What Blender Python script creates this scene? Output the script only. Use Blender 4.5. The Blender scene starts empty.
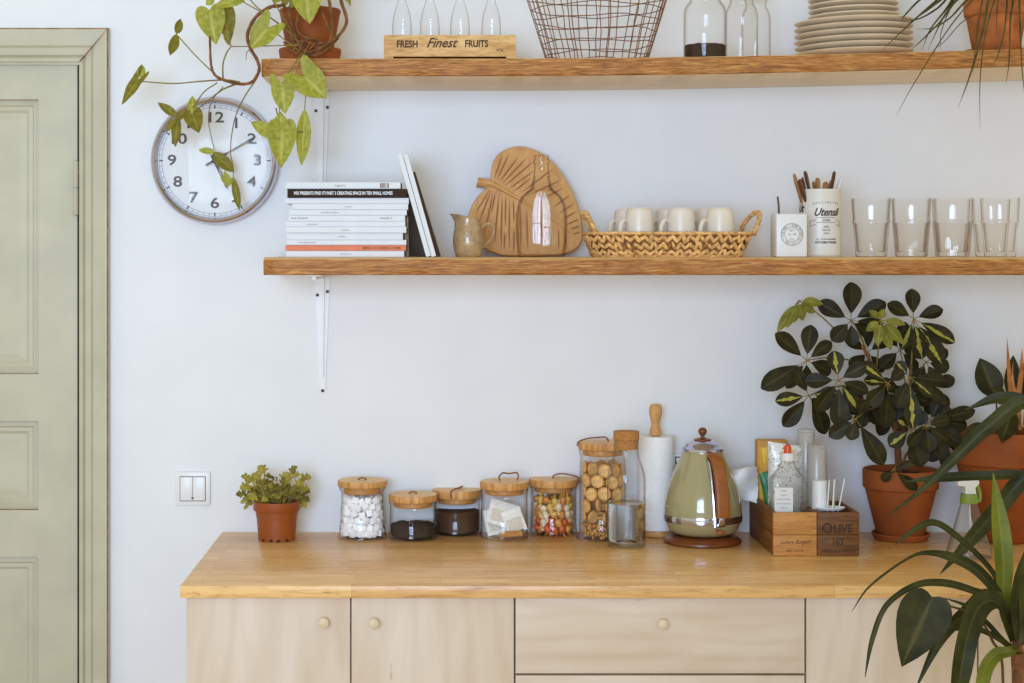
import bpy, bmesh, math, random
from mathutils import Vector, Matrix, Euler
random.seed(7)
R = math.radians
PI = math.pi
C = bpy.context.scene.collection

# ------------------------------------------------------------------ camera frame
VX, HY, F = 441.0, 252.0, 1760.0      # principal point of the photograph, focal length in pixels
EYE = 1.536
CAM = 4.0                             # camera stands 4 m in front of the back wall (wall face is y = 0)


def sc(y):
    return (y + CAM) / F


def P(px, py, y):
    """world point seen at photo pixel (px, py) on the plane at world depth y"""
    d = y + CAM
    return Vector(((px - VX) * d / F, y, EYE - (py - HY) * d / F))


def lin(c):
    """sRGB 0-255 to linear; colours are warmed to offset the blue daylight, near-whites are left neutral"""
    out = []
    for v in c[:3]:
        v = v / 255.0
        out.append(v / 12.92 if v <= 0.04045 else ((v + 0.055) / 1.055) ** 2.4)
    k = min(1.0, max(0.0, (220 - min(c[:3])) / 60.0))
    return (out[0], out[1] * (1 - 0.065 * k), out[2] * (1 - 0.25 * k), 1.0)


# ------------------------------------------------------------------ materials
MATS = {}


def new_mat(name):
    m = bpy.data.materials.new(name)
    m.use_nodes = True
    nt = m.node_tree
    nt.nodes.clear()
    out = nt.nodes.new('ShaderNodeOutputMaterial')
    MATS[name] = m
    return m, nt, out


def node(nt, typ, **kw):
    n = nt.nodes.new(typ)
    for k, v in kw.items():
        setattr(n, k, v)
    return n


def ramp(nt, fac, stops):
    r = node(nt, 'ShaderNodeValToRGB')
    el = r.color_ramp.elements
    while len(el) < len(stops):
        el.new(0.5)
    for e, (p, c) in zip(el, stops):
        e.position = p
        e.color = c
    nt.links.new(fac, r.inputs[0])
    return r.outputs[0]


def mixc(nt, fac, a, b, mode='MIX'):
    m = node(nt, 'ShaderNodeMix', data_type='RGBA', blend_type=mode)
    for i, v in ((0, fac), (6, a), (7, b)):
        if isinstance(v, (float, int)):
            m.inputs[i].default_value = v
        elif isinstance(v, tuple):
            m.inputs[i].default_value = v
        else:
            nt.links.new(v, m.inputs[i])
    return m.outputs[2]


def noise(nt, vec, scale, detail=4, rough=0.55, dist=0.0):
    n = node(nt, 'ShaderNodeTexNoise')
    n.inputs['Scale'].default_value = scale
    n.inputs['Detail'].default_value = detail
    n.inputs['Roughness'].default_value = rough
    n.inputs['Distortion'].default_value = dist
    nt.links.new(vec, n.inputs['Vector'])
    return n.outputs['Fac']


def coords(nt, scale=(1, 1, 1), loc=(0, 0, 0)):
    t = node(nt, 'ShaderNodeTexCoord')
    m = node(nt, 'ShaderNodeMapping')
    m.inputs['Scale'].default_value = scale
    m.inputs['Location'].default_value = loc
    nt.links.new(t.outputs['Object'], m.inputs['Vector'])
    return m.outputs['Vector']


def principled(nt, out, col, rough=0.5, metal=0.0, spec=0.5, coat=0.0, bump=None, bump_d=0.002, sss=0.0):
    p = node(nt, 'ShaderNodeBsdfPrincipled')
    if isinstance(col, tuple):
        p.inputs['Base Color'].default_value = col
    else:
        nt.links.new(col, p.inputs['Base Color'])
    if isinstance(rough, (float, int)):
        p.inputs['Roughness'].default_value = rough
    else:
        nt.links.new(rough, p.inputs['Roughness'])
    p.inputs['Metallic'].default_value = metal
    p.inputs['Specular IOR Level'].default_value = spec
    p.inputs['Coat Weight'].default_value = coat
    if bump is not None:
        b = node(nt, 'ShaderNodeBump')
        b.inputs['Strength'].default_value = 0.6
        b.inputs['Distance'].default_value = bump_d
        nt.links.new(bump, b.inputs['Height'])
        nt.links.new(b.outputs[0], p.inputs['Normal'])
    nt.links.new(p.outputs[0], out.inputs['Surface'])
    return p


def plain(name, col, rough=0.5, metal=0.0, var=0.06, scale=20.0, spec=0.5, coat=0.0, bump=0.0):
    """one colour with a faint mottling"""
    m, nt, out = new_mat(name)
    v = coords(nt)
    n = noise(nt, v, scale, 3)
    c = lin(col)
    lo = tuple(max(0, x * (1 - var * 2)) for x in c[:3]) + (1,)
    hi = tuple(min(1, x * (1 + var * 2)) for x in c[:3]) + (1,)
    principled(nt, out, ramp(nt, n, [(0.3, lo), (0.7, hi)]), rough, metal, spec, coat,
               n if bump else None, bump)
    return m


def wood(name, stops, scale=(2, 30, 30), rough=0.5, streak=None, streak_amt=0.0, fine=0.25, bump=0.0006, spec=0.4, dist=0.6, knots=0.0, base=3.0):
    """grain runs along the axis with the smallest scale"""
    m, nt, out = new_mat(name)
    v = coords(nt, scale)
    n1 = noise(nt, v, base, 6, 0.6, dist)
    col = ramp(nt, n1, [(p, lin(c)) for p, c in stops])
    v2 = coords(nt, tuple(s * 4 for s in scale))
    n2 = noise(nt, v2, base, 4, 0.6)
    dk = ramp(nt, n2, [(0.35, (1 - fine, 1 - fine, 1 - fine, 1)), (0.6, (1, 1, 1, 1))])
    col = mixc(nt, 1.0, col, dk, 'MULTIPLY')
    if streak:
        v3 = coords(nt, tuple(s * 1.7 for s in scale), (3.1, 1.7, 0.4))
        n3 = noise(nt, v3, base, 5, 0.7, 1.0)
        f = ramp(nt, n3, [(0.60, (0, 0, 0, 1)), (0.72, (streak_amt,) * 3 + (1,))])
        col = mixc(nt, f, col, lin(streak))
    if knots:
        vo = node(nt, 'ShaderNodeTexVoronoi')
        vo.inputs['Scale'].default_value = knots
        nt.links.new(coords(nt, tuple(max(1.0, s / 9) for s in scale)), vo.inputs['Vector'])
        f = ramp(nt, vo.outputs['Distance'], [(0.03, (0.75,) * 3 + (1,)), (0.11, (0, 0, 0, 1))])
        col = mixc(nt, f, col, lin(streak or stops[0][1]))
    principled(nt, out, col, rough, 0, spec, 0, n2, bump)
    return m


def glass_mat(name, tint=(0.99, 0.992, 0.99), edge=(0.60, 0.53, 0.44), refl=1.0, rough=0.015, haze=0.0, start=0.42):
    """thin clear glass: Fresnel reflection over a transparent sheet that absorbs more where it is seen edge on"""
    m, nt, out = new_mat(name)
    lw = node(nt, 'ShaderNodeLayerWeight')
    lw.inputs['Blend'].default_value = 0.50
    c = ramp(nt, lw.outputs['Facing'], [(start, tint + (1,)), (start + 0.28, tuple((a + b) / 2 for a, b in zip(tint, edge)) + (1,)), (0.94, edge + (1,))])
    t = node(nt, 'ShaderNodeBsdfTransparent')
    nt.links.new(c, t.inputs[0])
    g = node(nt, 'ShaderNodeBsdfGlossy')
    g.inputs['Roughness'].default_value = rough
    l2 = node(nt, 'ShaderNodeLayerWeight')
    l2.inputs['Blend'].default_value = 0.5
    pw = node(nt, 'ShaderNodeMath', operation='POWER')
    nt.links.new(l2.outputs['Facing'], pw.inputs[0])
    pw.inputs[1].default_value = 5.0
    mu = node(nt, 'ShaderNodeMath', operation='MULTIPLY_ADD')
    nt.links.new(pw.outputs[0], mu.inputs[0])
    mu.inputs[1].default_value = 0.80 * refl
    mu.inputs[2].default_value = 0.028 * refl
    mu.use_clamp = True
    ms = node(nt, 'ShaderNodeMixShader')
    nt.links.new(mu.outputs[0], ms.inputs[0])
    nt.links.new(t.outputs[0], ms.inputs[1])
    nt.links.new(g.outputs[0], ms.inputs[2])
    last = ms.outputs[0]
    if haze:
        d = node(nt, 'ShaderNodeBsdfDiffuse')
        d.inputs[0].default_value = (0.9, 0.9, 0.9, 1)
        m2 = node(nt, 'ShaderNodeMixShader')
        m2.inputs[0].default_value = haze
        nt.links.new(last, m2.inputs[1])
        nt.links.new(d.outputs[0], m2.inputs[2])
        last = m2.outputs[0]
    nt.links.new(last, out.inputs['Surface'])
    return m


def refract_mat(name, ior, col=(0.95, 0.96, 0.96)):
    m, nt, out = new_mat(name)
    g = node(nt, 'ShaderNodeBsdfGlass')
    g.inputs['IOR'].default_value = ior
    g.inputs['Roughness'].default_value = 0.0
    g.inputs[0].default_value = col + (1,)
    nt.links.new(g.outputs[0], out.inputs['Surface'])
    return m


def leaf_mat(name, dark, light, rib, rough=0.5, var=None, var_amt=0.0, scale=40.0, trans=0.25):
    """leaf blade: colour varies over the blade, the midrib is paler; `var` adds patches of variegation along the midrib"""
    m, nt, out = new_mat(name)
    v = coords(nt)
    n = noise(nt, v, scale, 4)
    col = ramp(nt, n, [(0.35, lin(dark)), (0.68, lin(light))])
    at = node(nt, 'ShaderNodeAttribute', attribute_name='rib')
    f = at.outputs['Fac']
    if var:
        n2 = noise(nt, coords(nt), scale * 1.6, 3)
        ad = node(nt, 'ShaderNodeMath', operation='ADD')
        nt.links.new(n2, ad.inputs[0])
        nt.links.new(f, ad.inputs[1])
        fv = ramp(nt, ad.outputs[0], [(0.78 - var_amt, (1, 1, 1, 1)), (0.84 - var_amt, (0, 0, 0, 1))])
        inv = fv
        col = mixc(nt, inv, col, lin(var))
    fr = ramp(nt, f, [(0.0, (0.6, 0.6, 0.6, 1)), (0.16, (0, 0, 0, 1))])
    col = mixc(nt, fr, col, lin(rib))
    p = principled(nt, out, col, rough + 0.08, 0, 0.22, 0, n, 0.001)
    if trans:
        tr = node(nt, 'ShaderNodeBsdfTranslucent')
        nt.links.new(col, tr.inputs[0])
        ms = node(nt, 'ShaderNodeMixShader')
        ms.inputs[0].default_value = trans
        nt.links.new(p.outputs[0], ms.inputs[1])
        nt.links.new(tr.outputs[0], ms.inputs[2])
        nt.links.new(ms.outputs[0], out.inputs['Surface'])
    return m


# setting
M_wall = plain('white_wall_paint', (228, 228, 229), 0.75, var=0.012, scale=6, bump=0.0004)
M_door = plain('sage_door_paint', (186, 184, 171), 0.5, var=0.035, scale=9, bump=0.0004)
M_worn = plain('worn_paint_edge', (150, 112, 76), 0.7, var=0.2, scale=60)
M_gap = plain('dark_gap', (38, 24, 14), 0.9)
M_floor = wood('oak_floor', [(0.3, (216, 190, 158)), (0.7, (234, 212, 184))], (2, 20, 20), 0.4)
# timber
M_shelf_edge = wood('oiled_live_edge', [(0.28, (116, 68, 28)), (0.43, (170, 110, 54)), (0.58, (196, 138, 76)), (0.76, (228, 184, 124))],
                    (2.4, 14, 34), 0.55, (70, 38, 15), 0.9, 0.42, 0.0015, dist=1.6, base=4.0)
M_shelf_face = wood('planed_shelf_face', [(0.3, (232, 210, 184)), (0.7, (242, 226, 204))], (1.2, 16, 16), 0.6, (150, 105, 60), 0.5, 0.06, 0.0003, knots=0.6)  # pale unfinished underside, colour lightened further to stand for bounced light
M_shelf_top = wood('worn_shelf_top', [(0.3, (214, 174, 124)), (0.7, (232, 200, 154))], (1.2, 16, 16), 0.5, (150, 105, 60), 0.4, 0.08, 0.0003)


def counter_mat(name='butcher_block'):
    m, nt, out = new_mat(name)
    v = coords(nt)
    br = node(nt, 'ShaderNodeTexBrick')
    br.inputs['Color1'].default_value = lin((238, 200, 148))
    br.inputs['Color2'].default_value = lin((220, 176, 122))
    br.inputs['Mortar'].default_value = lin((186, 136, 82))
    br.inputs['Scale'].default_value = 1.0
    br.inputs['Mortar Size'].default_value = 0.0006
    br.inputs['Mortar Smooth'].default_value = 0.6
    br.inputs['Bias'].default_value = 0.0
    br.inputs['Brick Width'].default_value = 0.46
    br.inputs['Row Height'].default_value = 0.043
    br.offset = 0.37
    nt.links.new(v, br.inputs['Vector'])
    n = noise(nt, coords(nt, (3, 34, 34)), 3.0, 6, 0.6, 0.9)
    g = ramp(nt, n, [(0.30, (0.72, 0.64, 0.54, 1)), (0.52, (0.97, 0.96, 0.94, 1)), (0.75, (1.10, 1.10, 1.10, 1))])
    col = mixc(nt, 1.0, br.outputs[0], g, 'MULTIPLY')
    n3 = noise(nt, coords(nt, (5, 22, 22), (2, 5, 1)), 3.0, 4, 0.7, 1.0)
    f = ramp(nt, n3, [(0.60, (0, 0, 0, 1)), (0.74, (0.62,) * 3 + (1,))])
    col = mixc(nt, f, col, lin((128, 78, 36)))
    r = ramp(nt, n, [(0.3, (0.34,) * 3 + (1,)), (0.7, (0.24,) * 3 + (1,))])
    principled(nt, out, col, r, 0, 0.42, 0, n, 0.0002)
    return m


M_counter = counter_mat()


def ply_mat(name, scale):
    m, nt, out = new_mat(name)
    v = coords(nt, scale)
    n = noise(nt, v, 1.6, 5, 0.5, 1.6)
    wv = node(nt, 'ShaderNodeTexWave', wave_type='RINGS', rings_direction='SPHERICAL')
    wv.inputs['Scale'].default_value = 1.3
    wv.inputs['Distortion'].default_value = 7.0
    wv.inputs['Detail'].default_value = 3.0
    nt.links.new(v, wv.inputs['Vector'])
    c1 = ramp(nt, n, [(0.3, lin((208, 190, 175))), (0.7, lin((218, 202, 190)))])
    c2 = ramp(nt, wv.outputs['Fac'], [(0.0, (0.95, 0.925, 0.89, 1)), (0.55, (1, 1, 1, 1))])
    col = mixc(nt, 1.0, c1, c2, 'MULTIPLY')
    f = ramp(nt, noise(nt, coords(nt, tuple(s * 6 for s in scale), (1, 7, 2)), 2.2, 2, 0.4), [(0.76, (0, 0, 0, 1)), (0.80, (0.5,) * 3 + (1,))])
    col = mixc(nt, f, col, lin((176, 130, 84)))
    principled(nt, out, col, 0.5, 0, 0.35)
    return m


M_ply_v = ply_mat('birch_front_upright_grain', (7, 7, 1.3))
M_ply_h = ply_mat('birch_front_level_grain', (1.6, 7, 7))
M_knob = wood('birch_knob', [(0.3, (212, 196, 172)), (0.7, (220, 206, 186))], (20, 20, 20), 0.45, fine=0.05)
M_lid = wood('acacia_lid', [(0.30, (150, 92, 44)), (0.48, (206, 152, 94)), (0.70, (230, 188, 134))], (34, 34, 3), 0.5, (110, 60, 24), 0.5, 0.12)
M_lid_top = wood('acacia_lid_top', [(0.3, (222, 184, 138)), (0.7, (236, 206, 166))], (18, 3, 18), 0.5, fine=0.10)
M_stop = wood('stopper_wood', [(0.3, (184, 126, 70)), (0.7, (214, 162, 104))], (18, 18, 18), 0.5)
M_leather = plain('tan_leather_cord', (128, 80, 42), 0.7, var=0.15, scale=120)
M_crate_light = wood('crate_board_light', [(0.3, (168, 112, 58)), (0.55, (204, 148, 84)), (0.8, (222, 172, 110))], (4, 40, 40), 0.55, (104, 62, 26), 0.5, 0.2)
M_crate_dark = wood('crate_board_dark', [(0.3, (92, 56, 26)), (0.7, (136, 90, 48))], (4, 40, 40), 0.6, (58, 32, 14), 0.5, 0.25)
M_crate_side = wood('crate_board_brown', [(0.3, (104, 62, 28)), (0.7, (150, 98, 50))], (40, 4, 40), 0.6, (60, 34, 14), 0.5, 0.25)
M_fruit = wood('fruit_crate_board', [(0.28, (168, 120, 72)), (0.48, (214, 172, 120)), (0.75, (234, 202, 156))], (5, 40, 26), 0.6, (128, 78, 34), 0.75, 0.18, knots=1.0)
M_board = wood('carved_leaf_wood', [(0.3, (196, 142, 82)), (0.7, (220, 172, 112))], (14, 14, 5), 0.5, fine=0.10)
M_groove = plain('carved_groove', (156, 104, 56), 0.7)
M_turned = wood('turned_handle_wood', [(0.3, (196, 146, 92)), (0.7, (220, 176, 122))], (16, 16, 4), 0.5, fine=0.12)
M_cork = plain('cork', (176, 122, 68), 0.85, var=0.16, scale=260, bump=0.0008)
M_ink = plain('dark_brown_ink', (58, 34, 18), 0.7)
M_ink_soft = plain('faded_brown_ink', (112, 76, 44), 0.75)
M_ink_grey = plain('grey_ink', (136, 128, 118), 0.7)
# clay, ceramic, plastic, metal
M_terra = plain('terracotta_clay', (148, 76, 24), 0.75, var=0.12, scale=14, bump=0.0006)
M_terra_old = plain('weathered_terracotta', (176, 106, 58), 0.8, var=0.22, scale=26, bump=0.0008)
M_terra_plastic = plain('terracotta_plastic', (148, 74, 18), 0.5, var=0.05)
M_soil = plain('potting_soil', (44, 28, 16), 0.95, var=0.4, scale=200, bump=0.003)
M_plate = plain('cream_stoneware', (228, 214, 196), 0.35, var=0.03, scale=8)
M_mug = plain('white_porcelain', (224, 213, 203), 0.3, var=0.02)
M_jug = plain('taupe_glaze', (172, 146, 118), 0.2, var=0.14, scale=55, coat=0.4, bump=0.004)
M_white = plain('white_enamel', (222, 221, 220), 0.4, var=0.015)
M_tin = plain('cream_tin', (221, 217, 211), 0.35, var=0.02)
M_paper = plain('white_paper', (240, 240, 240), 0.8, var=0.02, scale=90, bump=0.0006)
M_book_white = plain('white_book_cover', (216, 216, 218), 0.55, var=0.012)
M_pages = plain('paper_pages', (226, 220, 208), 0.85, var=0.05, scale=300)
M_book_black = plain('charcoal_book_cover', (56, 42, 36), 0.7, var=0.05, spec=0.12)
M_book_orange = plain('orange_book_cover', (214, 112, 52), 0.5, var=0.04)
M_book_brown = plain('brown_book_cover', (98, 74, 54), 0.6, var=0.1)
M_bracket = plain('white_painted_steel', (228, 227, 226), 0.45, var=0.02)
M_screw = plain('dark_screw', (62, 40, 26), 0.4, metal=0.6)
M_plastic = plain('white_switch_plastic', (228, 227, 227), 0.35, var=0.01)
M_chrome = plain('polished_chrome', (196, 200, 226), 0.10, metal=1.0, var=0.01)
M_copper = plain('copper_chrome_ring', (192, 192, 218), 0.2, metal=1.0, var=0.02)
M_dial = plain('white_dial', (222, 221, 221), 0.5, var=0.01)
M_hand = plain('dark_clock_hand', (70, 46, 30), 0.45)
M_kettle = plain('sage_green_enamel', (162, 157, 126), 0.14, var=0.04, scale=12, spec=0.6, coat=0.6)
M_brown = plain('brown_bakelite', (118, 62, 28), 0.35, var=0.08, scale=30)
M_leather_handle = plain('tan_leather_grip', (146, 86, 36), 0.5, var=0.08, scale=60)
M_wire = plain('rusty_brown_wire', (124, 80, 44), 0.5, metal=0.4, var=0.2, scale=80)
M_seagrass = plain('seagrass_light', (216, 172, 118), 0.7, var=0.22, scale=110, bump=0.001)
M_seagrass_dark = plain('seagrass_brown', (150, 102, 54), 0.75, var=0.30, scale=90, bump=0.001)
# glass and contents
M_glass = glass_mat('clear_glass')
M_glass_warm = glass_mat('clear_glass_warm_edge', (0.995, 0.992, 0.988), (0.62, 0.50, 0.38), 1.0)
M_flask = glass_mat('flask_glass', (0.985, 0.98, 0.97), (0.46, 0.36, 0.25), 0.7, 0.03, 0.0, 0.34)
M_lens = glass_mat('clock_glass', (0.99, 0.99, 0.99), (0.9, 0.9, 0.9), 0.22, 0.01)
M_petg = glass_mat('clear_plastic', (0.96, 0.96, 0.95), (0.46, 0.42, 0.36), 1.2, 0.05, 0.04, 0.36)
M_cup = glass_mat('frosted_plastic_cup', (0.90, 0.88, 0.85), (0.62, 0.58, 0.50), 1.0, 0.2, 0.20)
M_water = refract_mat('water', 1.33)
M_sugar = plain('white_sugar', (248, 247, 247), 0.7, var=0.02, scale=300, bump=0.0004)
M_coffee = plain('ground_coffee', (52, 30, 15), 0.9, var=0.4, scale=420, bump=0.003)
M_coffee_fine = plain('fine_brown_powder', (74, 46, 26), 0.9, var=0.15, scale=300)
M_biscuit = plain('golden_biscuit', (208, 160, 102), 0.8, var=0.12, scale=90, bump=0.001)
M_biscuit_top = plain('biscuit_centre', (228, 188, 132), 0.8, var=0.12, scale=120, bump=0.001)
M_nut = plain('nut_crumbs', (196, 146, 86), 0.8, var=0.25, scale=150)
M_tea = plain('tea_bag_paper', (238, 234, 229), 0.8, var=0.05, scale=160)
M_tea_fill = plain('tea_leaf_fill', (220, 212, 200), 0.9, var=0.08, scale=300)
M_green_tag = plain('green_tag', (74, 104, 32), 0.5, var=0.15)
CANDY = [plain('gold_candy_wrap', (226, 166, 84), 0.3, var=0.2, scale=160), plain('red_candy_wrap', (206, 92, 52), 0.3, var=0.2, scale=160),
         plain('caramel_candy_wrap', (206, 140, 78), 0.35, var=0.2, scale=160), plain('cream_candy_wrap', (238, 218, 190), 0.3, var=0.15, scale=160),
         plain('yellow_candy_wrap', (228, 186, 98), 0.3, var=0.2, scale=160), plain('blue_candy_wrap', (122, 150, 186), 0.3, var=0.2, scale=160)]
M_card = plain('yellow_cardboard', (214, 164, 90), 0.7, var=0.08)
M_yellow = plain('yellow_stripe', (230, 186, 60), 0.5, var=0.05)
M_greenfoil = plain('green_foil', (28, 112, 78), 0.4, var=0.12, scale=60)


def pattern_mat():
    m, nt, out = new_mat('grey_patterned_foil')
    n = noise(nt, coords(nt), 150.0, 3, 0.6, 1.5)
    col = ramp(nt, n, [(0.36, lin((130, 126, 118))), (0.44, lin((221, 219, 216))), (0.7, lin((236, 234, 230)))])
    principled(nt, out, col, 0.35, 0.15)
    return m


M_foil = pattern_mat()
M_red = plain('orange_red_cap', (212, 78, 26), 0.4, var=0.04)
M_spray_green = plain('green_collar', (122, 150, 60), 0.4, var=0.05)
M_dark_handle = wood('dark_brown_handle', [(0.3, (74, 42, 20)), (0.7, (118, 74, 40))], (30, 30, 6), 0.45)
M_mid_handle = wood('mid_brown_handle', [(0.3, (144, 98, 56)), (0.7, (176, 128, 80))], (30, 30, 6), 0.5)
# plants
M_syn = leaf_mat('lime_green_leaf', (146, 150, 52), (178, 180, 84), (210, 210, 136), 0.4, scale=110)
M_syn_dark = leaf_mat('olive_green_leaf', (116, 110, 36), (142, 134, 50), (168, 162, 86), 0.42, scale=110)
M_sch = leaf_mat('dark_green_leaf', (30, 28, 12), (54, 50, 20), (84, 76, 40), 0.42, scale=35, trans=0.08)
M_sch_var = leaf_mat('variegated_leaf', (34, 32, 13), (58, 54, 22), (140, 138, 66), 0.42, (172, 170, 82), 0.12, 45, trans=0.1)
M_sch_young = leaf_mat('young_green_leaf', (118, 120, 46), (156, 158, 76), (182, 182, 112), 0.42, scale=40, trans=0.25)
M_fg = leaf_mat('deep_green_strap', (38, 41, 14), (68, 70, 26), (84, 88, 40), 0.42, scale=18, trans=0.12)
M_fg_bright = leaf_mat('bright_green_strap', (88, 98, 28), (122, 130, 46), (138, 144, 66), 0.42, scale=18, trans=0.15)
M_heart = leaf_mat('dark_heart_leaf', (36, 36, 14), (60, 60, 25), (98, 96, 54), 0.42, scale=30, trans=0.08)
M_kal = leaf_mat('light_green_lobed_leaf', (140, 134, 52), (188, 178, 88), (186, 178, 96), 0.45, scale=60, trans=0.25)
M_kal_dark = leaf_mat('dark_olive_leaf', (94, 88, 36), (144, 136, 62), (146, 140, 72), 0.45, scale=60, trans=0.15)  # darker leaf tone, dealt out at random
M_grass = leaf_mat('grey_green_blade', (54, 52, 30), (98, 92, 54), (108, 104, 66), 0.5, scale=30, trans=0.1)
M_dry = leaf_mat('dry_brown_leaf', (150, 96, 54), (196, 142, 96), (206, 160, 112), 0.6, scale=40, trans=0.1)
M_stem_brown = plain('woody_stem', (118, 74, 36), 0.75, var=0.25, scale=70, bump=0.001)
M_stem_green = plain('green_stem', (128, 112, 46), 0.6, var=0.15, scale=60)
M_stem_dark = plain('dark_petiole', (84, 64, 30), 0.6, var=0.2, scale=60)


# ------------------------------------------------------------------ mesh helpers
def crv(pts, n=6):
    """Catmull-Rom through 3D (or 2D) points"""
    pts = [Vector(p) for p in pts]
    if len(pts) < 3:
        return [pts[0].lerp(pts[-1], i / n) for i in range(n + 1)]
    out = []
    ext = [pts[0] * 2 - pts[1]] + pts + [pts[-1] * 2 - pts[-2]]
    for i in range(1, len(ext) - 2):
        a, b, c, d = ext[i - 1], ext[i], ext[i + 1], ext[i + 2]
        for k in range(n):
            t = k / n
            out.append(0.5 * ((2 * b) + (c - a) * t + (2 * a - 5 * b + 4 * c - d) * t * t + (3 * b - a - 3 * c + d) * t ** 3))
    out.append(pts[-1])
    return out


class B:
    def __init__(s):
        s.bm = bmesh.new()
        s.rib = s.bm.verts.layers.float.new('rib')
        s.mi = 0

    def v(s, p, rib=0.5):
        w = s.bm.verts.new(p)
        w[s.rib] = rib
        return w

    def f(s, vs):
        try:
            q = s.bm.faces.new(vs)
            q.material_index = s.mi
            return q
        except ValueError:
            return None

    def box(s, x0, x1, y0, y1, z0, z1, bev=0.0, M=None):
        co = [(x, y, z) for x in (x0, x1) for y in (y0, y1) for z in (z0, z1)]
        vs = [s.v(c) for c in co]
        fs = [s.f([vs[i] for i in q]) for q in ((0, 1, 3, 2), (4, 6, 7, 5), (0, 4, 5, 1), (2, 3, 7, 6), (0, 2, 6, 4), (1, 5, 7, 3))]
        if bev:
            es = list({e for q in fs for e in q.edges})
            r = bmesh.ops.bevel(s.bm, geom=es, offset=bev, segments=2, profile=0.5, affect='EDGES')
            vs = list({v for q in r['faces'] for v in q.verts} | {v for v in vs if v.is_valid})
            for q in r['faces']:
                q.material_index = s.mi
        if M is not None:
            bmesh.ops.transform(s.bm, matrix=M, verts=[v for v in vs if v.is_valid])
        return vs

    def lathe(s, cx, cy, prof, n=32, rmod=None, sx=1.0, sy=1.0, z0=0.0, close=False, M=None):
        """prof: (radius, z) list; closes at radius 0"""
        rings = []
        allv = []
        for (r, z) in prof:
            if r <= 1e-6:
                w = [s.v((cx, cy, z + z0))]
            else:
                w = []
                for k in range(n):
                    a = 2 * PI * k / n
                    q = r * (rmod(a, z) if rmod else 1.0)
                    w.append(s.v((cx + q * math.cos(a) * sx, cy + q * math.sin(a) * sy, z + z0)))
            rings.append(w)
            allv += w
        prs = list(zip(rings, rings[1:]))
        if close:
            prs.append((rings[-1], rings[0]))
        for a, b in prs:
            for k in range(n):
                k2 = (k + 1) % n
                if len(a) == 1 and len(b) == 1:
                    break
                if len(a) == 1:
                    s.f([a[0], b[k2], b[k]])
                elif len(b) == 1:
                    s.f([a[k], a[k2], b[0]])
                else:
                    s.f([a[k], a[k2], b[k2], b[k]])
        if M is not None:
            bmesh.ops.transform(s.bm, matrix=M, verts=allv)
        return allv

    def tube(s, pts, r, n=8, cap=True, flat=1.0, up=None, closed=False):
        pts = [Vector(p) for p in pts]
        rs = r if isinstance(r, (list, tuple)) else [r] * len(pts)
        if len(rs) != len(pts):
            rs = [rs[0] + (rs[-1] - rs[0]) * i / (len(pts) - 1) for i in range(len(pts))]
        rings = []
        N = None
        for i, p in enumerate(pts):
            if closed:
                t = pts[(i + 1) % len(pts)] - pts[i - 1]
            else:
                t = pts[min(i + 1, len(pts) - 1)] - pts[max(i - 1, 0)]
            if t.length < 1e-9:
                t = Vector((0, 0, 1))
            t.normalize()
            if N is None:
                N = Vector(up) if up else (Vector((0, 0, 1)) if abs(t.z) < 0.9 else Vector((1, 0, 0)))
            N = N - t * N.dot(t)
            if N.length < 1e-6:
                N = t.orthogonal()
            N.normalize()
            Bn = t.cross(N)
            rings.append([s.v(p + (N * math.cos(2 * PI * k / n) * flat + Bn * math.sin(2 * PI * k / n)) * rs[i]) for k in range(n)])
        prs = list(zip(rings, rings[1:]))
        if closed:
            prs.append((rings[-1], rings[0]))
        for a, b in prs:
            for k in range(n):
                s.f([a[k], a[(k + 1) % n], b[(k + 1) % n], b[k]])
        if cap and not closed:
            s.f(list(reversed(rings[0])))
            s.f(rings[-1])
        return [v for q in rings for v in q]

    def prism(s, poly, y0, y1, M=None, bev=0.0):
        """poly: (x, z) outline, extruded from y0 (front) to y1 (back)"""
        a = [s.v((x, y0, z)) for x, z in poly]
        b = [s.v((x, y1, z)) for x, z in poly]
        s.f(a)
        s.f(list(reversed(b)))
        n = len(poly)
        for k in range(n):
            s.f([a[k], b[k], b[(k + 1) % n], a[(k + 1) % n]])
        if M is not None:
            bmesh.ops.transform(s.bm, matrix=M, verts=a + b)
        return a + b

    def ball(s, c, r, n=14, sx=1, sy=1, sz=1, M=None):
        prof = [(r * math.sin(PI * i / n), -r * math.cos(PI * i / n)) for i in range(n + 1)]
        prof[0] = (0, -r)
        prof[-1] = (0, r)
        vs = s.lathe(0, 0, prof, n * 2)
        T = Matrix.Translation(Vector(c)) @ (M if M is not None else Matrix()) @ Matrix.Diagonal((sx, sy, sz, 1))
        bmesh.ops.transform(s.bm, matrix=T, verts=vs)
        return vs

    def text(s, body, size, M, depth=0.0004, shear=0.0, align='CENTER', bend=None, spacing=1.0, sx=1.0, bold=0.0):
        cu = bpy.data.curves.new('lettering_curve', 'FONT')
        cu.body = body
        cu.size = size
        cu.align_x = align
        cu.align_y = 'CENTER'
        cu.extrude = depth
        cu.shear = shear
        cu.offset = bold
        cu.space_character = spacing
        cu.resolution_u = 3
        o = bpy.data.objects.new('lettering_tmp', cu)
        C.objects.link(o)
        bpy.context.view_layer.update()
        me = bpy.data.meshes.new_from_object(o.evaluated_get(bpy.context.evaluated_depsgraph_get()))
        nv, nf = len(s.bm.verts), len(s.bm.faces)
        s.bm.from_mesh(me)
        s.bm.verts.ensure_lookup_table()
        s.bm.faces.ensure_lookup_table()
        vs = s.bm.verts[nv:]
        for q in s.bm.faces[nf:]:
            q.material_index = s.mi
        for v in vs:
            x, y, z = v.co
            x *= sx
            if bend:                               # wrap round a vertical cylinder of radius `bend` facing -y
                a = x / bend
                rr = bend + z
                v.co = Vector((rr * math.sin(a), -rr * math.cos(a), y))
            else:
                v.co = Vector((x, -z, y))           # upright, reading from -y
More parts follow.
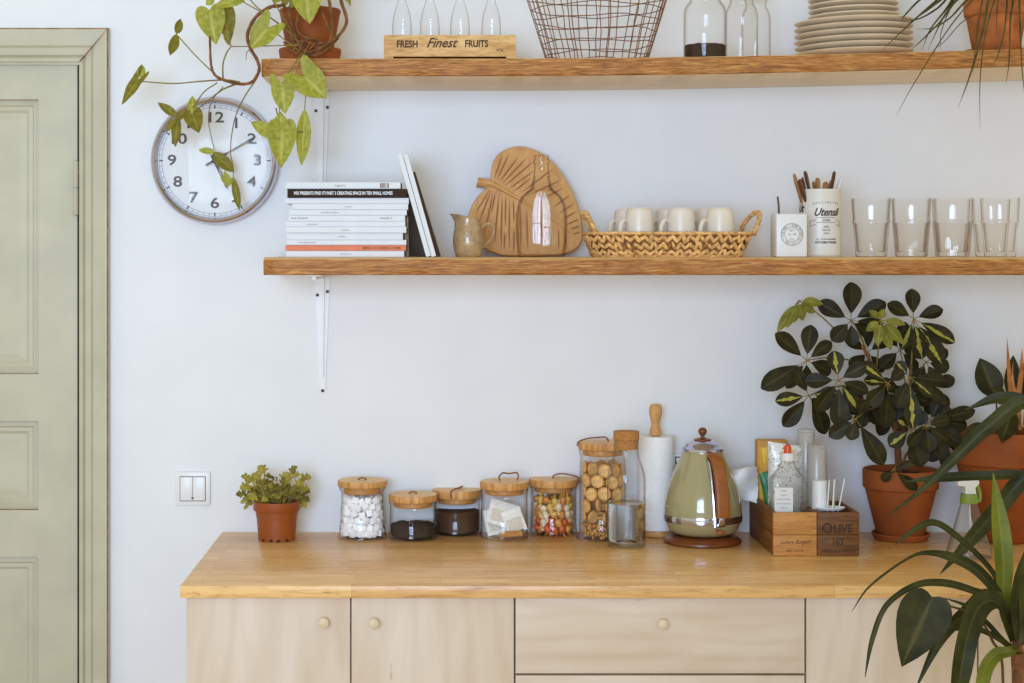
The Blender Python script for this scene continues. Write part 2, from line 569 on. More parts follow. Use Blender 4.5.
        bmesh.ops.transform(s.bm, matrix=M, verts=vs)
        bpy.data.objects.remove(o)
        bpy.data.curves.remove(cu)
        bpy.data.meshes.remove(me)
        return vs

    # leaves ---------------------------------------------------------------
    def leaf(s, base, tip, W, shape, normal=(0, -1, 0.25), fold=0.25, droop=0.12, wave=0.0, roll=0.0):
        base, tip = Vector(base), Vector(tip)
        L = (tip - base).length
        yd = (tip - base).normalized()
        nrm = Vector(normal).normalized()
        xd = yd.cross(nrm)
        if xd.length < 1e-4:
            xd = yd.orthogonal()
        xd.normalize()
        if roll:
            xd = Matrix.Rotation(roll, 3, yd) @ xd
        zd = xd.cross(yd)
        mg = SHAPES[shape]
        n = len(mg)
        us = (0.0, 0.35, 0.7, 1.0)
        ph = random.random() * 6
        mid = None
        for sg in (-1, 1):
            rows = []
            for i, (mx, my) in enumerate(mg):
                ry = i / (n - 1)
                row = []
                for u in us:
                    if u == 0 and mid is not None:
                        row.append(mid[i])
                        continue
                    x = mx * u * sg * W
                    y = (ry * (1 - u) + my * u) * L
                    t = y / L
                    z = fold * abs(x) - droop * L * max(t, 0) ** 2 + wave * W * u * math.sin(t * 11 + ph + sg)
                    row.append(s.v(base + xd * x + yd * y + zd * z, u))
                rows.append(row)
            if mid is None:
                mid = [r[0] for r in rows]
            for a, b in zip(rows, rows[1:]):
                for k in range(len(us) - 1):
                    q = [a[k], b[k], b[k + 1], a[k + 1]]
                    q = list(dict.fromkeys(q))
                    if len({tuple(round(c, 7) for c in w.co) for w in q}) < 3:
                        continue
                    if sg > 0:
                        q.reverse()
                    s.f(q)

    def strap(s, pts, widths, normal=(0, -1, 0.3), fold=0.25, n=6, twist=0.0):
        """long blade along a curved path; widths are full widths at the control points"""
        path = crv(pts, n)
        wc = crv([(w, 0, 0) for w in widths], n) if len(widths) == len(pts) else crv([(w, 0, 0) for w in widths], max(1, round((len(path) - 1) / (len(widths) - 1))))
        rows = []
        for i, p in enumerate(path):
            t = path[min(i + 1, len(path) - 1)] - path[max(i - 1, 0)]
            t.normalize()
            nrm = Vector(normal)
            nrm = nrm - t * nrm.dot(t)
            nrm.normalize()
            if twist:
                nrm = Matrix.Rotation(twist * i / len(path), 3, t) @ nrm
            xd = t.cross(nrm)
            w = max(0.0002, wc[min(i, len(wc) - 1)].x) / 2
            rows.append([s.v(p + xd * w * u + nrm * fold * w * abs(u), abs(u)) for u in (-1, -0.5, 0, 0.5, 1)])
        for a, b in zip(rows, rows[1:]):
            for k in range(4):
                s.f([a[k], a[k + 1], b[k + 1], b[k]])


def half(fn, n=12):
    return [fn(i / n) for i in range(n + 1)]


SHAPES = {
    # half margins (x in widths, y in lengths) from petiole to tip
    'heart': [(0, 0), (0.10, -0.10), (0.24, -0.155), (0.38, -0.12), (0.47, -0.01), (0.50, 0.13), (0.475, 0.29), (0.41, 0.46), (0.31, 0.63), (0.19, 0.79), (0.08, 0.91), (0, 1.0)],
    'arrow': [(0, 0), (0.10, -0.20), (0.26, -0.42), (0.40, -0.48), (0.46, -0.36), (0.44, -0.16), (0.43, 0.03), (0.44, 0.22), (0.40, 0.42), (0.30, 0.62), (0.15, 0.83), (0, 1.0)],
    'obovate': [(0, 0), (0.09, 0.07), (0.19, 0.16), (0.30, 0.27), (0.395, 0.38), (0.465, 0.50), (0.50, 0.61), (0.48, 0.72), (0.41, 0.82), (0.28, 0.91), (0.12, 0.972), (0, 1.0)],
    'ovate': [(0, 0), (0.14, 0.04), (0.30, 0.13), (0.42, 0.24), (0.49, 0.36), (0.50, 0.48), (0.46, 0.60), (0.38, 0.72), (0.27, 0.82), (0.15, 0.91), (0.06, 0.965), (0, 1.0)],
    'cordate': [(0, 0), (0.11, -0.045), (0.24, -0.06), (0.37, -0.01), (0.46, 0.09), (0.50, 0.21), (0.485, 0.34), (0.43, 0.48), (0.33, 0.64), (0.20, 0.80), (0.08, 0.92), (0, 1.0)],
    'lobed': [(0, 0), (0.10, 0.16), (0.20, 0.22), (0.42, 0.22), (0.50, 0.36), (0.34, 0.44), (0.27, 0.50), (0.44, 0.60), (0.46, 0.74), (0.27, 0.74), (0.22, 0.90), (0, 1.0)],
}
ROOT_AT = {}


def obj(name, b, mats, parent=None, at=None, smooth=35):
    """link the builder's mesh as ONE object (children keep world coordinates relative to their thing's base)"""
    me = bpy.data.meshes.new(name)
    org = Vector((0, 0, 0))
    if parent is not None:
        org = ROOT_AT[parent.name]
    elif at is not None:
        org = Vector(at)
    if org.length > 0:
        bmesh.ops.translate(b.bm, vec=-org, verts=b.bm.verts)
    bmesh.ops.recalc_face_normals(b.bm, faces=b.bm.faces)
    b.bm.to_mesh(me)
    b.bm.free()
    for m in (mats if isinstance(mats, (list, tuple)) else [mats]):
        me.materials.append(m)
    if smooth:
        me.shade_smooth()
        me.set_sharp_from_angle(angle=R(smooth))
    o = bpy.data.objects.new(name, me)
    C.objects.link(o)
    if parent is not None:
        o.parent = parent
        ROOT_AT[o.name] = org
    else:
        o.location = org
        ROOT_AT[o.name] = org
    return o


def tag(o, label, cat, group=None, kind=None):
    o['label'] = label
    o['category'] = cat
    if group:
        o['group'] = group
    if kind:
        o['kind'] = kind
    return o


def thing(name, label, cat, at, group=None):
    o = bpy.data.objects.new(name, None)
    C.objects.link(o)
    o.empty_display_size = 0.03
    o.location = at
    ROOT_AT[o.name] = Vector(at)
    return tag(o, label, cat, group)


def structure(name, b, m, smooth=30):
    o = obj(name, b, m, smooth=smooth)
    o['kind'] = 'structure'
    return o


def dup(root, loc, rotz=None, label=None, group=None, rot=None):
    r = root.copy()
    C.objects.link(r)
    r.location = loc
    if rotz is not None:
        r.rotation_euler = (0, 0, rotz)
    if rot is not None:
        r.rotation_euler = rot
    if label:
        r['label'] = label
    if group:
        r['group'] = group
    for ch in list(root.children):
        c = ch.copy()
        C.objects.link(c)
        c.parent = r
        for g in ch.children:
            d = g.copy()
            C.objects.link(d)
            d.parent = c
    return r


ORD = ['first', 'second', 'third', 'fourth', 'fifth', 'sixth', 'seventh', 'eighth', 'ninth', 'tenth', 'eleventh', 'twelfth']

#@@SETTING
# ------------------------------------------------------------------ the room
CT = 0.90                                     # worktop height
CF = -0.647                                   # worktop front edge


def cy(py):
    """depth of the worktop point seen at photo row py"""
    return (EYE - CT) * F / (py - HY) - CAM


SHZ = 1.5250                                  # top of the middle shelf
SHF = -0.335                                  # front of both shelves

X_DI = (85 - VX) * 4.0 / F                    # door opening edge
Z_DT = P(79, 64, 0).z
b = B()
b.box(X_DI, 2.3, 0, 0.12, 0, 2.75)
b.box(-2.6, X_DI, 0, 0.12, Z_DT, 2.75)
structure('wall_back', b, M_wall, 0)
b = B()
b.box(-2.6, 2.3, -5.4, 0.1, -0.05, 0)
structure('floor', b, M_floor, 0)

# door leaf in its opening
DR = P(77.3, 0, 0.006).x
DL = DR - 0.84
DZ = P(0, 64, 0.006).z - 0.002


def sunk_panel(b, x0, x1, z0, z1, y):
    steps = [(0, 0), (0.001, 0.010), (0.012, 0.008), (0.016, 0.012), (0.024, 0.011), (0.030, 0.015), (0.045, 0.013)]
    prev = None
    for k, (i, d) in enumerate(steps):
        ring = [b.v((x, y + d, z)) for x, z in ((x0 + i, z0 + i), (x1 - i, z0 + i), (x1 - i, z1 - i), (x0 + i, z1 - i))]
        if prev:
            b.mi = 1 if k == 1 else 0
            for q in range(4):
                b.f([prev[q], prev[(q + 1) % 4], ring[(q + 1) % 4], ring[q]])
        prev = ring
    b.mi = 0
    b.f(prev)


b = B()
yd = 0.006
st = P(38.5, 0, yd).x                          # inner edge of the right stile
rails = [P(0, q, yd).z for q in (99.5, 374, 421, 510, 557, 860)]
b.box(st, DR, yd, yd + 0.04, 0.01, DZ)
b.box(DL, DL + (DR - st), yd, yd + 0.04, 0.01, DZ)
px0, px1 = DL + (DR - st), st
for z0, z1 in ((rails[0], DZ), (rails[2], rails[1]), (rails[4], rails[3]), (0.01, rails[5])):
    b.box(px0, px1, yd, yd + 0.04, z0, z1)
for z0, z1 in ((rails[1], rails[0]), (rails[3], rails[2]), (rails[5], rails[4])):
    sunk_panel(b, px0, px1, z0, z1, yd)
door = structure('door_1', b, [M_door, M_worn], 0)
# hinge
hb = B()
hx = P(75.8, 0, -0.004).x
hz0, hz1 = P(0, 216, 0).z, P(0, 160, 0).z
hm = (hz0 + hz1) / 2
hb.lathe(hx, -0.004, [(0, hz0), (0.005, hz0 + 0.002), (0.0062, hz0 + 0.006), (0.0062, hm - 0.001), (0.004, hm - 0.0005), (0.004, hm + 0.0005), (0.0062, hm + 0.001), (0.0062, hz1 - 0.006), (0.005, hz1 - 0.002), (0, hz1)], 14)
hb.box(hx - 0.012, hx - 0.002, -0.001, 0.008, hz0 + 0.006, hz1 - 0.006)
obj('hinge', hb, M_door, door)
gb = B()
gb.box(DR - 0.002, X_DI + 0.001, 0.03, 0.05, 0, Z_DT)
gb.box(DL, X_DI, 0.046, 0.06, 0, Z_DT + 0.0)
structure('gap_shade_1', gb, M_gap, 0)  # dark strip in the door gap, its shade put into the colour

# moulded casing: side and head, mitred
XO, XI = P(108.5, 0, -0.02).x, P(79.5, 0, -0.02).x
ZO, ZI = P(0, 28, -0.02).z, P(0, 61.5, -0.02).z
WID = XO - XI
prof = [(0, 0.000), (0, -0.016), (0.10, -0.018), (0.16, -0.013), (0.20, -0.018), (0.40, -0.021), (0.44, -0.018), (0.48, -0.021), (0.90, -0.026), (0.955, -0.026), (1.0, -0.022), (1.0, 0.0)]


def casing(b, vertical):
    rows = []
    for t, y in prof:
        x = XI + WID * t
        z = ZI + (ZO - ZI) * t
        if vertical:
            rows.append((b.v((x, y, 0)), b.v((x, y, z))))
        else:
            rows.append((b.v((x, y, z)), b.v((DL - 0.06, y, z))))
    for k, (a, c) in enumerate(zip(rows, rows[1:])):
        b.mi = 1 if k >= len(rows) - 3 and k < len(rows) - 1 and False else (1 if k == len(rows) - 3 else 0)
        b.f([a[0], a[1], c[1], c[0]])
    b.mi = 0


b = B()
casing(b, True)
b.box(XI - 0.004, X_DI + 0.03, -0.004, 0.03, 0, Z_DT + 0.004)
structure('trim_2', b, [M_door, M_worn], 0)
b = B()
casing(b, False)
b.box(DL - 0.06, X_DI + 0.03, -0.006, 0.03, ZI - 0.006, Z_DT + 0.03)
structure('trim_3', b, [M_door, M_worn], 0)
b = B()                                        # the open mitre joint between the two
b.prism([(XI, ZI), (XI + 0.0016, ZI), (XO, ZO - 0.0016), (XO, ZO)], -0.0265, -0.012)
structure('trim_4', b, M_worn, 0)

#@@CABINETS
# ------------------------------------------------------------------ worktop and cabinets
CX0 = (180 - VX) * (CF + CAM) / F
b = B()
b.box(CX0, 1.62, CF, -0.001, CT - 0.0235, CT, 0.0012)
tag(obj('worktop', b, M_counter, at=(0, -0.32, CT - 0.0235)), 'long butcher block wooden worktop running under the jars and plants', 'worktop')

FY = -0.634                                    # face of the fronts
ZT = CT - 0.0245


def fx(px):
    return (px - VX) * (FY + CAM) / F


def fz(py):
    return EYE - (py - HY) * (FY + CAM) / F


def knob(px, py, parent):
    k = B()
    p = P(px, py, FY)
    prof_ = [(0, 0), (0.007, 0), (0.0065, 0.006), (0.0075, 0.012), (0.0125, 0.016), (0.0142, 0.021), (0.0135, 0.026), (0.009, 0.029), (0, 0.0295)]
    k.lathe(0, 0, [(r * 0.74, z * 0.85) for r, z in prof_], 24, M=Matrix.Translation(p) @ Matrix.Rotation(R(90), 4, 'X'))
    obj('knob', k, M_knob, parent)


def front(t, name, x0, x1, z0, z1, m, kn=None):
    b = B()
    b.box(x0, x1, FY, FY + 0.018, z0, z1, 0.001)
    o = obj(name, b, m, t)
    if kn:
        knob(kn[0], kn[1], o)
    return o


def cabinet(name, label, x0, x1):
    t = thing(name, label, 'cabinet', ((x0 + x1) / 2, -0.32, 0))
    b = B()
    b.box(x0 + 0.0005, x1 - 0.0005, FY + 0.019, -0.012, 0.09, ZT)
    b.box(x0 + 0.01, x1 - 0.01, FY + 0.07, -0.03, 0.0, 0.0895)
    obj('carcass', b, M_ply_v, t)
    return t


GAP = 0.0016
t = cabinet('base_cabinet', 'pale birch base cabinet with two doors at the door end of the worktop', fx(186.5), fx(514.6))
front(t, 'door', fx(186.5), fx(350.8) - GAP, 0.10, ZT - 0.001, M_ply_v, (324, 621))
front(t, 'door', fx(350.8) + GAP, fx(514.6) - GAP, 0.10, ZT - 0.001, M_ply_v, (374, 621.5))
t = cabinet('drawer_cabinet', 'pale birch drawer cabinet below the kettle and cookie jar', fx(514.8), fx(805.4))
z1, z2 = fz(673.5), fz(675.6)
front(t, 'drawer', fx(514.8) + GAP, fx(805.4) - GAP, z1, ZT - 0.001, M_ply_h, (661.5, 622.5))
front(t, 'drawer', fx(514.8) + GAP, fx(805.4) - GAP, z2 - 0.30, z2, M_ply_h, (661.5, 757))
front(t, 'drawer', fx(514.8) + GAP, fx(805.4) - GAP, 0.10, z2 - 0.304, M_ply_h, (661.5, 880))
t = cabinet('base_cabinet', 'pale birch base cabinet behind the long leaves of the floor plant', fx(805.6), fx(1150))
front(t, 'door', fx(805.6) + GAP, fx(978) - GAP, 0.10, ZT - 0.001, M_ply_v, (953, 622))
front(t, 'door', fx(978) + GAP, fx(1150) - GAP, 0.10, ZT - 0.001, M_ply_v, (1003, 622))

# ------------------------------------------------------------------ shelves
TS = -0.0111                                   # the top shelf hangs slightly out of level
TZ0 = P(261, 58.2, SHF).z
TX0 = P(261, 0, SHF).x


def top_z(x):
    """the old plank is not true: level at the clock end, rising towards the far end"""
    px = VX + x * F / (SHF + CAM)
    u = max(0.0, (px - 500.0) / 524.0)
    return TZ0 + 9.6 * sc(SHF) * u ** 1.7


def shelf(name, label, x0, x1, zt, th, slope):
    b = B()
    n = 90
    secs = []
    for i in range(n + 1):
        x = x0 + (x1 - x0) * i / n
        z = top_z(x) if slope else zt
        w = 0.0016 * math.sin(x * 23) + 0.0012 * math.sin(x * 61 + 1) + 0.0008 * math.sin(x * 131)
        q = 0.0007 * math.sin(x * 47 + 2) + 0.0005 * math.sin(x * 97)
        e = 0.010 if i in (0, n) else 0.0
        ch = 0.0015 if slope else 0.0046
        secs.append([b.v((x, y, z + dz)) for y, dz in ((-0.001, 0), (SHF + 0.003 + ch * 2 + w + e, 0), (SHF + 0.001 + w + e, -ch + q), (SHF - 0.001 + w + e, -th * 0.5), (SHF + 0.001 - w * 0.5 + e, -th + 0.002 + q), (SHF + 0.004 + e, -th), (-0.001, -th))])
    for a, c in zip(secs, secs[1:]):
        for k in range(7):
            k2 = (k + 1) % 7
            b.mi = 1 if k <= 1 else 2 if k == 5 else 0
            b.f([a[k], a[k2], c[k2], c[k]])
    b.mi = 0
    b.f(secs[0])
    b.f(list(reversed(secs[-1])))
    return tag(obj(name, b, [M_shelf_edge, M_shelf_top, M_shelf_face], at=((x0 + x1) / 2, -0.17, zt - th)), label, 'shelf')


TH = 0.037
TH2 = 0.0370
shelf('wall_shelf', 'upper rough-edged plank shelf holding the wire basket and plates', TX0, 1.55, TZ0, TH, 0.0111)
shelf('wall_shelf', 'lower rough-edged plank shelf holding the books and drinking glasses', P(263, 0, SHF).x, 1.55, SHZ, TH2, 0.0)


def bracket(label, px, z_top, length, screws):
    x = P(px, 0, 0).x
    t = thing('shelf_bracket', label, 'bracket', (x, 0, z_top - length))
    s = sc(0)
    b = B()
    w0, w1 = 7.2 * s, 3.0 * s
    b.prism([(x - w0, z_top), (x + w0, z_top), (x + w0, z_top - 0.03), (x + w1, z_top - length + 0.004), (x + w1 * 0.6, z_top - length), (x - w1 * 0.6, z_top - length), (x - w1, z_top - length + 0.004), (x - w0, z_top - 0.03)], -0.0032, -0.0005)
    obj('wall_plate', b, M_bracket, t)
    b = B()
    b.prism([(x - 0.0045, z_top - 0.004), (x + 0.0045, z_top - 0.004), (x + 0.0025, z_top - length + 0.03), (x - 0.0025, z_top - length + 0.03)], -0.010, -0.003)
    obj('rib', b, M_bracket, t)
    b = B()
    b.box(x - w0, x + w0, -0.29, -0.0008, z_top - 0.003, z_top - 0.0004)
    b.box(x - 0.004, x + 0.004, -0.27, -0.0035, z_top - 0.011, z_top - 0.0028)
    obj('shelf_arm', b, M_bracket, t)
    for (qx, qy) in screws:
        p = P(qx, qy, 0)
        k = B()
        k.lathe(0, 0, [(0, 0), (0.0036, 0), (0.0036, 0.0012), (0.0022, 0.0024), (0, 0.0026)], 14, M=Matrix.Translation((p.x, -0.0032, p.z)) @ Matrix.Rotation(R(90), 4, 'X'))
        obj('screw', k, M_screw, t)


bracket('white steel bracket under the upper shelf, behind the hanging leaves', 322, top_z(P(322, 0, 0).x) - TH, 0.262, [(316, 111), (327.5, 107.5), (322, 199)])
bracket('white tapering steel bracket with three screws under the lower shelf', 322.5, SHZ - TH2, 0.266, [(317.5, 295), (327.5, 291.5), (322.7, 390.5)])

#@@WALLTHINGS
# ------------------------------------------------------------------ wall clock
cc = P(214.5, 160.5, -0.03)
s = sc(-0.04)
RC = 64.0 * s
t = thing('wall_clock', 'round white wall clock with copper chrome rim, trailing leaves across it', 'clock', (cc.x, 0, cc.z))
TC = Matrix.Translation((cc.x, 0, cc.z)) @ Matrix.Rotation(R(90), 4, 'X')     # lathe axis towards the viewer
b = B()
b.lathe(0, 0, [(RC * 0.93, 0.001), (RC * 0.975, 0.004), (RC * 1.0, 0.018), (RC * 1.0, 0.030), (RC * 0.975, 0.042), (RC * 0.945, 0.045), (RC * 0.915, 0.042), (RC * 0.900, 0.034), (RC * 0.895, 0.026)], 72, M=TC)
obj('rim', b, M_copper, t)
b = B()
b.lathe(0, 0, [(0, 0.024), (RC * 0.899, 0.024), (RC * 0.925, 0.020), (RC * 0.925, 0.002), (0, 0.002)], 72, M=TC)
obj('dial', b, M_dial, t)
b = B()
rn = RC * 0.672
for h in range(1, 13):
    a = R(30 * h)
    b.text(str(h), 0.0335, Matrix.Translation((cc.x + rn * math.sin(a), -0.0245, cc.z + rn * math.cos(a))), 0.0003, bold=0.0006, sx=1.28)
obj('numerals', b, M_hand, t, smooth=0)
b = B()
for k in range(60):
    a = R(6 * k)
    r0, r1, w = (RC * 0.815, RC * 0.875, 0.0015) if k % 5 == 0 else (RC * 0.830, RC * 0.875, 0.00035)
    Mk = Matrix.Translation((cc.x, -0.0246, cc.z)) @ Matrix.Rotation(a, 4, 'Y')
    b.box(-w, w, -0.0002, 0.0002, r0, r1, M=Mk)
b.lathe(0, 0, [(RC * 0.830, 0.0243), (RC * 0.830, 0.0248), (RC * 0.834, 0.0248), (RC * 0.834, 0.0243)], 72, close=True, M=TC)
b.lathe(0, 0, [(RC * 0.872, 0.0243), (RC * 0.872, 0.0248), (RC * 0.876, 0.0248), (RC * 0.876, 0.0243)], 72, close=True, M=TC)
obj('minute_track', b, M_hand, t, smooth=0)


def hand(name, deg, length, tail, w, y, lume):
    b = B()
    Mk = Matrix.Translation((cc.x, y, cc.z)) @ Matrix.Rotation(R(deg), 4, 'Y')
    vs = b.prism([(-w, -tail), (w, -tail), (w * 0.75, length * 0.92), (0, length), (-w * 0.75, length * 0.92)], -0.0005, 0.0005, M=Mk)
    b.mi = 1
    b.prism([(-w * 0.45, length * 0.30), (w * 0.45, length * 0.30), (w * 0.4, length * 0.8), (-w * 0.4, length * 0.8)], -0.0008, -0.0004, M=Mk)
    b.mi = 0
    obj(name, b, [M_hand, lume], t, smooth=0)


M_lume = plain('pale_grey_lume', (168, 150, 136), 0.5)
hand('hour_hand', 155, RC * 0.50, RC * 0.10, 0.0042, -0.028, M_lume)
hand('minute_hand', 60, RC * 0.76, RC * 0.16, 0.0030, -0.031, M_lume)
b = B()
b.lathe(0, 0, [(0, 0.025), (0.006, 0.025), (0.006, 0.033), (0.004, 0.0345), (0, 0.0345)], 20, M=TC)
obj('hub', b, M_hand, t)
b = B()
b.lathe(0, 0, [(RC * 0.905, 0.037), (RC * 0.7, 0.0400), (RC * 0.45, 0.0422), (RC * 0.2, 0.0434), (0, 0.0437)], 72, M=TC)
obj('glass', b, M_lens, t)

# ------------------------------------------------------------------ light switch, wall socket
def switch():
    p0, p1 = P(176, 505, 0), P(210.5, 471.5, 0)
    t = thing('light_switch', 'white double rocker light switch on wall beside the worktop', 'light switch', ((p0.x + p1.x) / 2, 0, p0.z))
    b = B()
    w = 0.0105
    b.box(p0.x, p1.x, -0.008, -0.0005, p0.z, p1.z, 0.0025)
    b.mi = 1
    b.box(p0.x + w - 0.0010, p1.x - w + 0.0010, -0.0084, -0.0060, p0.z + w - 0.0010, p1.z - w + 0.0010)
    b.mi = 0
    obj('frame', b, [M_plastic, M_ink_grey], t)
    xm = (p0.x + p1.x) / 2
    for x0, x1 in ((p0.x + w + 0.0006, xm - 0.0004), (xm + 0.0004, p1.x - w - 0.0006)):
        b = B()
        b.box(x0, x1, -0.0105, -0.003, p0.z + w + 0.0008, p1.z - w - 0.0008, 0.0015)
        obj('rocker', b, M_plastic, t)
    b = B()
    b.ball((xm, -0.0104, p0.z + w + 0.007), 0.0024, 8, 1.6, 0.3, 0.7)
    obj('indicator', b, M_ink_soft, t)


switch()
p0, p1 = P(672, 472, 0), P(700, 453, 0)
t = thing('wall_socket', 'small white wall socket partly hidden behind the green kettle', 'socket', ((p0.x + p1.x) / 2, 0, p0.z))
b = B()
b.box(p0.x, p1.x, -0.010, -0.0005, p0.z, p1.z, 0.003)
obj('plate', b, M_plastic, t)
b = B()
q0, q1 = P(674.5, 463, 0), P(683, 456, 0)
for (x0, x1, z0, z1) in ((q0.x, q1.x, q0.z, q0.z + 0.0022), (q0.x, q1.x, q1.z - 0.0022, q1.z), (q0.x, q0.x + 0.0022, q0.z, q1.z), (q1.x - 0.0022, q1.x, q0.z, q1.z)):
    b.box(x0, x1, -0.0125, -0.009, z0, z1)
obj('socket_insert', b, M_ink_soft, t)

#@@MIDSHELF
# ------------------------------------------------------------------ books on the lower shelf
BY = -0.285
rows = [(62, 715, 183, 221), (70, 752, 222, 271), (58, 762, 274, 306), (97, 758, 308, 342), (80, 750, 343, 374), (80, 740, 375, 410),
        (62, 742, 411, 441), (62, 748, 443, 476), (67, 728, 478, 517), (68, 748, 519, 547), (57, 745, 548, 581), (62, 735, 582, 619)]
kinds = ['white', 'black', 'white', 'white', 'white', 'white', 'white', 'white', 'white', 'white', 'orange', 'white']
labels = ['white magazine on top of the stack, barcode at one end of its spine', 'charcoal book with white spine lettering, second from top of stack']
labels += ['white magazine, %s from the top of the stack' % ORD[k] for k in range(2, 10)]
labels += ['orange spined magazine near the bottom of the stack of books', 'white magazine at the very bottom of the stack, under the orange one']
COVER = {'white': M_book_white, 'black': M_book_black, 'orange': M_book_orange}
zt_ = P(0, 150 + 183 / 5.69, BY).z
zb_ = P(0, 150 + 619 / 5.69, BY).z
kz = (zt_ - SHZ) / (zt_ - zb_)
SPINE = ['', 'MIX PRESENTS FIND IT! PART 3 CREATING SPACE IN TEN SMALL HOMES', '', '', '', '', '', '', '', '', '', '']
for k, (x0, x1, y0, y1) in enumerate(rows):
    X0, X1 = P(275 + x0 / 5.69, 0, BY).x, P(275 + x1 / 5.69, 0, BY).x
    Z1 = SHZ + (P(0, 150 + y0 / 5.69, BY).z - zb_) * kz
    Z0 = SHZ + (P(0, 150 + y1 / 5.69, BY).z - zb_) * kz
    if k < 11:
        Z0 = SHZ + (P(0, 150 + rows[k + 1][2] / 5.69, BY).z - zb_) * kz + 0.0001
    yb = BY + random.uniform(-0.004, 0.006)
    dep = random.uniform(0.185, 0.205)
    t = thing('magazine' if k != 1 else 'book', labels[k], 'magazine' if k != 1 else 'book', ((X0 + X1) / 2, yb + dep / 2, Z0), 'books stacked flat on the lower shelf')
    c = 0.0009
    b = B()                                   # cover: spine at the front, one board above and one below the pages
    g_ = 0.0008
    b.prism([(X0 + g_ / 2, Z0 + g_), (X1 - g_ / 2, Z0 + g_), (X1 - g_ / 2, Z1 - g_), (X0 + g_ / 2, Z1 - g_)], yb, yb + 0.0035)
    b.box(X0, X1, yb + 0.003, yb + dep, Z0, Z0 + c)
    b.box(X0, X1, yb + 0.003, yb + dep, Z1 - c, Z1)
    obj('cover', b, COVER[kinds[k]], t, smooth=0)
    b = B()
    b.box(X0 + 0.0008, X1 - 0.0008, yb + 0.0036, yb + dep - 0.002, Z0 + c + 0.0001, Z1 - c - 0.0001)
    obj('pages', b, M_pages, t, smooth=0)
    zm = (Z0 + Z1) / 2
    hgt = Z1 - Z0

    def put(txt, px, size, m, align='LEFT', flip=False, bold=0.0):
        q = B()
        Mk = Matrix.Translation((P(275 + px / 5.69, 0, BY).x, yb - 0.0002, zm))
        if flip:
            Mk = Mk @ Matrix.Rotation(PI, 4, 'Y')
        q.text(txt, size, Mk, 0.0002, align=align, bold=bold)
        o = obj('spine_lettering', q, m, t, smooth=0)
        return o

    if k == 0:
        q = B()
        xx = P(275 + 598 / 5.69, 0, BY).x
        for i in range(11):
            w = random.choice((0.0006, 0.0010, 0.0015))
            q.box(xx, xx + w, yb - 0.0004, yb + 0.0002, zm - hgt * 0.36, zm + hgt * 0.36)
            xx += w + random.choice((0.0007, 0.0014))
        obj('barcode', q, M_ink_soft, t, smooth=0)
        put('magazine', 340, 0.006, M_ink_grey)
    elif k == 1:
        o = put(SPINE[1], 108, 0.0098, M_white, bold=0.00022)
        xs = [v.co.x for v in o.data.vertices]
        want = (668 - 108) / 5.69 * sc(BY)
        k_ = want / (max(xs) - min(xs))
        xm0 = min(xs)
        for v in o.data.vertices:
            v.co.x = xm0 + (v.co.x - xm0) * k_
    elif k == 5:
        put('SAVE THE DATE', 90, 0.0050, M_ink_soft)
        put('VOLUME 12', 596, 0.0050, M_ink_soft)
    elif k == 10:
        put('MAKE YOURSELF AT HOME', 715, 0.0066, M_ink_soft, 'LEFT', True, 0.0001)
    elif k in (3, 4, 7, 8, 9, 11, 6):
        put(['issue twenty', 'spring issue', 'summer', 'journal', 'the interiors issue'][k % 5], [0, 0, 0, 400, 260, 0, 180, 380, 360, 135, 0, 370][k], 0.0050, M_ink_grey)

# two books leaning against the stack
s = sc(BY)
def leaning(label, xb, xt, py_top, th, dep, mat_, ytop):
    """spine towards the viewer; foot at xb, head at xt (photo columns of the lower/upper left corner)"""
    pb = P(xb, 0, BY).x
    pt = P(xt, 0, BY).x
    zt = P(0, py_top, BY).z
    L = math.hypot(pt - pb, zt - SHZ)
    ang = math.atan2(pt - pb, zt - SHZ)
    T = Matrix.Translation((pb, BY, SHZ + th * math.sin(abs(ang)) * 0.0)) @ Matrix.Rotation(ang, 4, 'Y')
    t = thing('magazine', label, 'magazine', (pb, BY + dep / 2, SHZ), 'magazines leaning on the stack')
    b = B()
    b.box(0, th, 0, 0.0014, 0, L, M=T)
    b.mi = 0
    b.box(0, 0.0009, 0.001, dep, 0, L, M=T)
    b.mi = 1
    b.box(th - 0.0009, th, 0.001, dep, 0, L, M=T)
    obj('cover', b, [M_book_white, mat_], t, smooth=0)
    b = B()
    b.box(0.001, th - 0.001, 0.0016, dep - 0.003, 0.001, L - 0.001, M=T)
    obj('pages', b, M_pages, t, smooth=0)
    # lift so the lower corner rests on the shelf
    t.location.z += math.sin(abs(ang)) * 0.0 + 0.0003
    return t


leaning('white magazine leaning on the book stack, the one touching it', 426.3, 397.6, 154.5, 4.6 * s, 0.20, M_book_brown, 0)
leaning('white magazine leaning outermost, its brown back cover towards the small jug', 431.6, 403.3, 155.5, 4.6 * s, 0.185, M_book_brown, 0)


def brown_wedge():  # dark brown wedge added to fill the space behind the magazines
    y0 = -0.075
    a, c = P(409, 0, y0).x, P(441, 0, y0).x
    zt = P(0, 172, y0).z
    t = thing('folder', 'dark brown folder standing behind the leaning white magazines', 'folder', ((a + c) / 2, y0, SHZ))
    b = B()
    L = zt - SHZ
    b.prism([(a, SHZ + 0.0006), (c, SHZ + 0.0006), (a + 0.014, SHZ + L), (a - 0.004, SHZ + L)], y0, y0 + 0.006)
    obj('cover', b, M_book_brown, t, smooth=0)
    b = B()
    b.prism([(a + 0.001, SHZ + 0.0012), (c - 0.002, SHZ + 0.0012), (a + 0.013, SHZ + L - 0.002), (a - 0.003, SHZ + L - 0.002)], y0 + 0.0062, y0 + 0.012)
    obj('pages', b, M_pages, t, smooth=0)


brown_wedge()

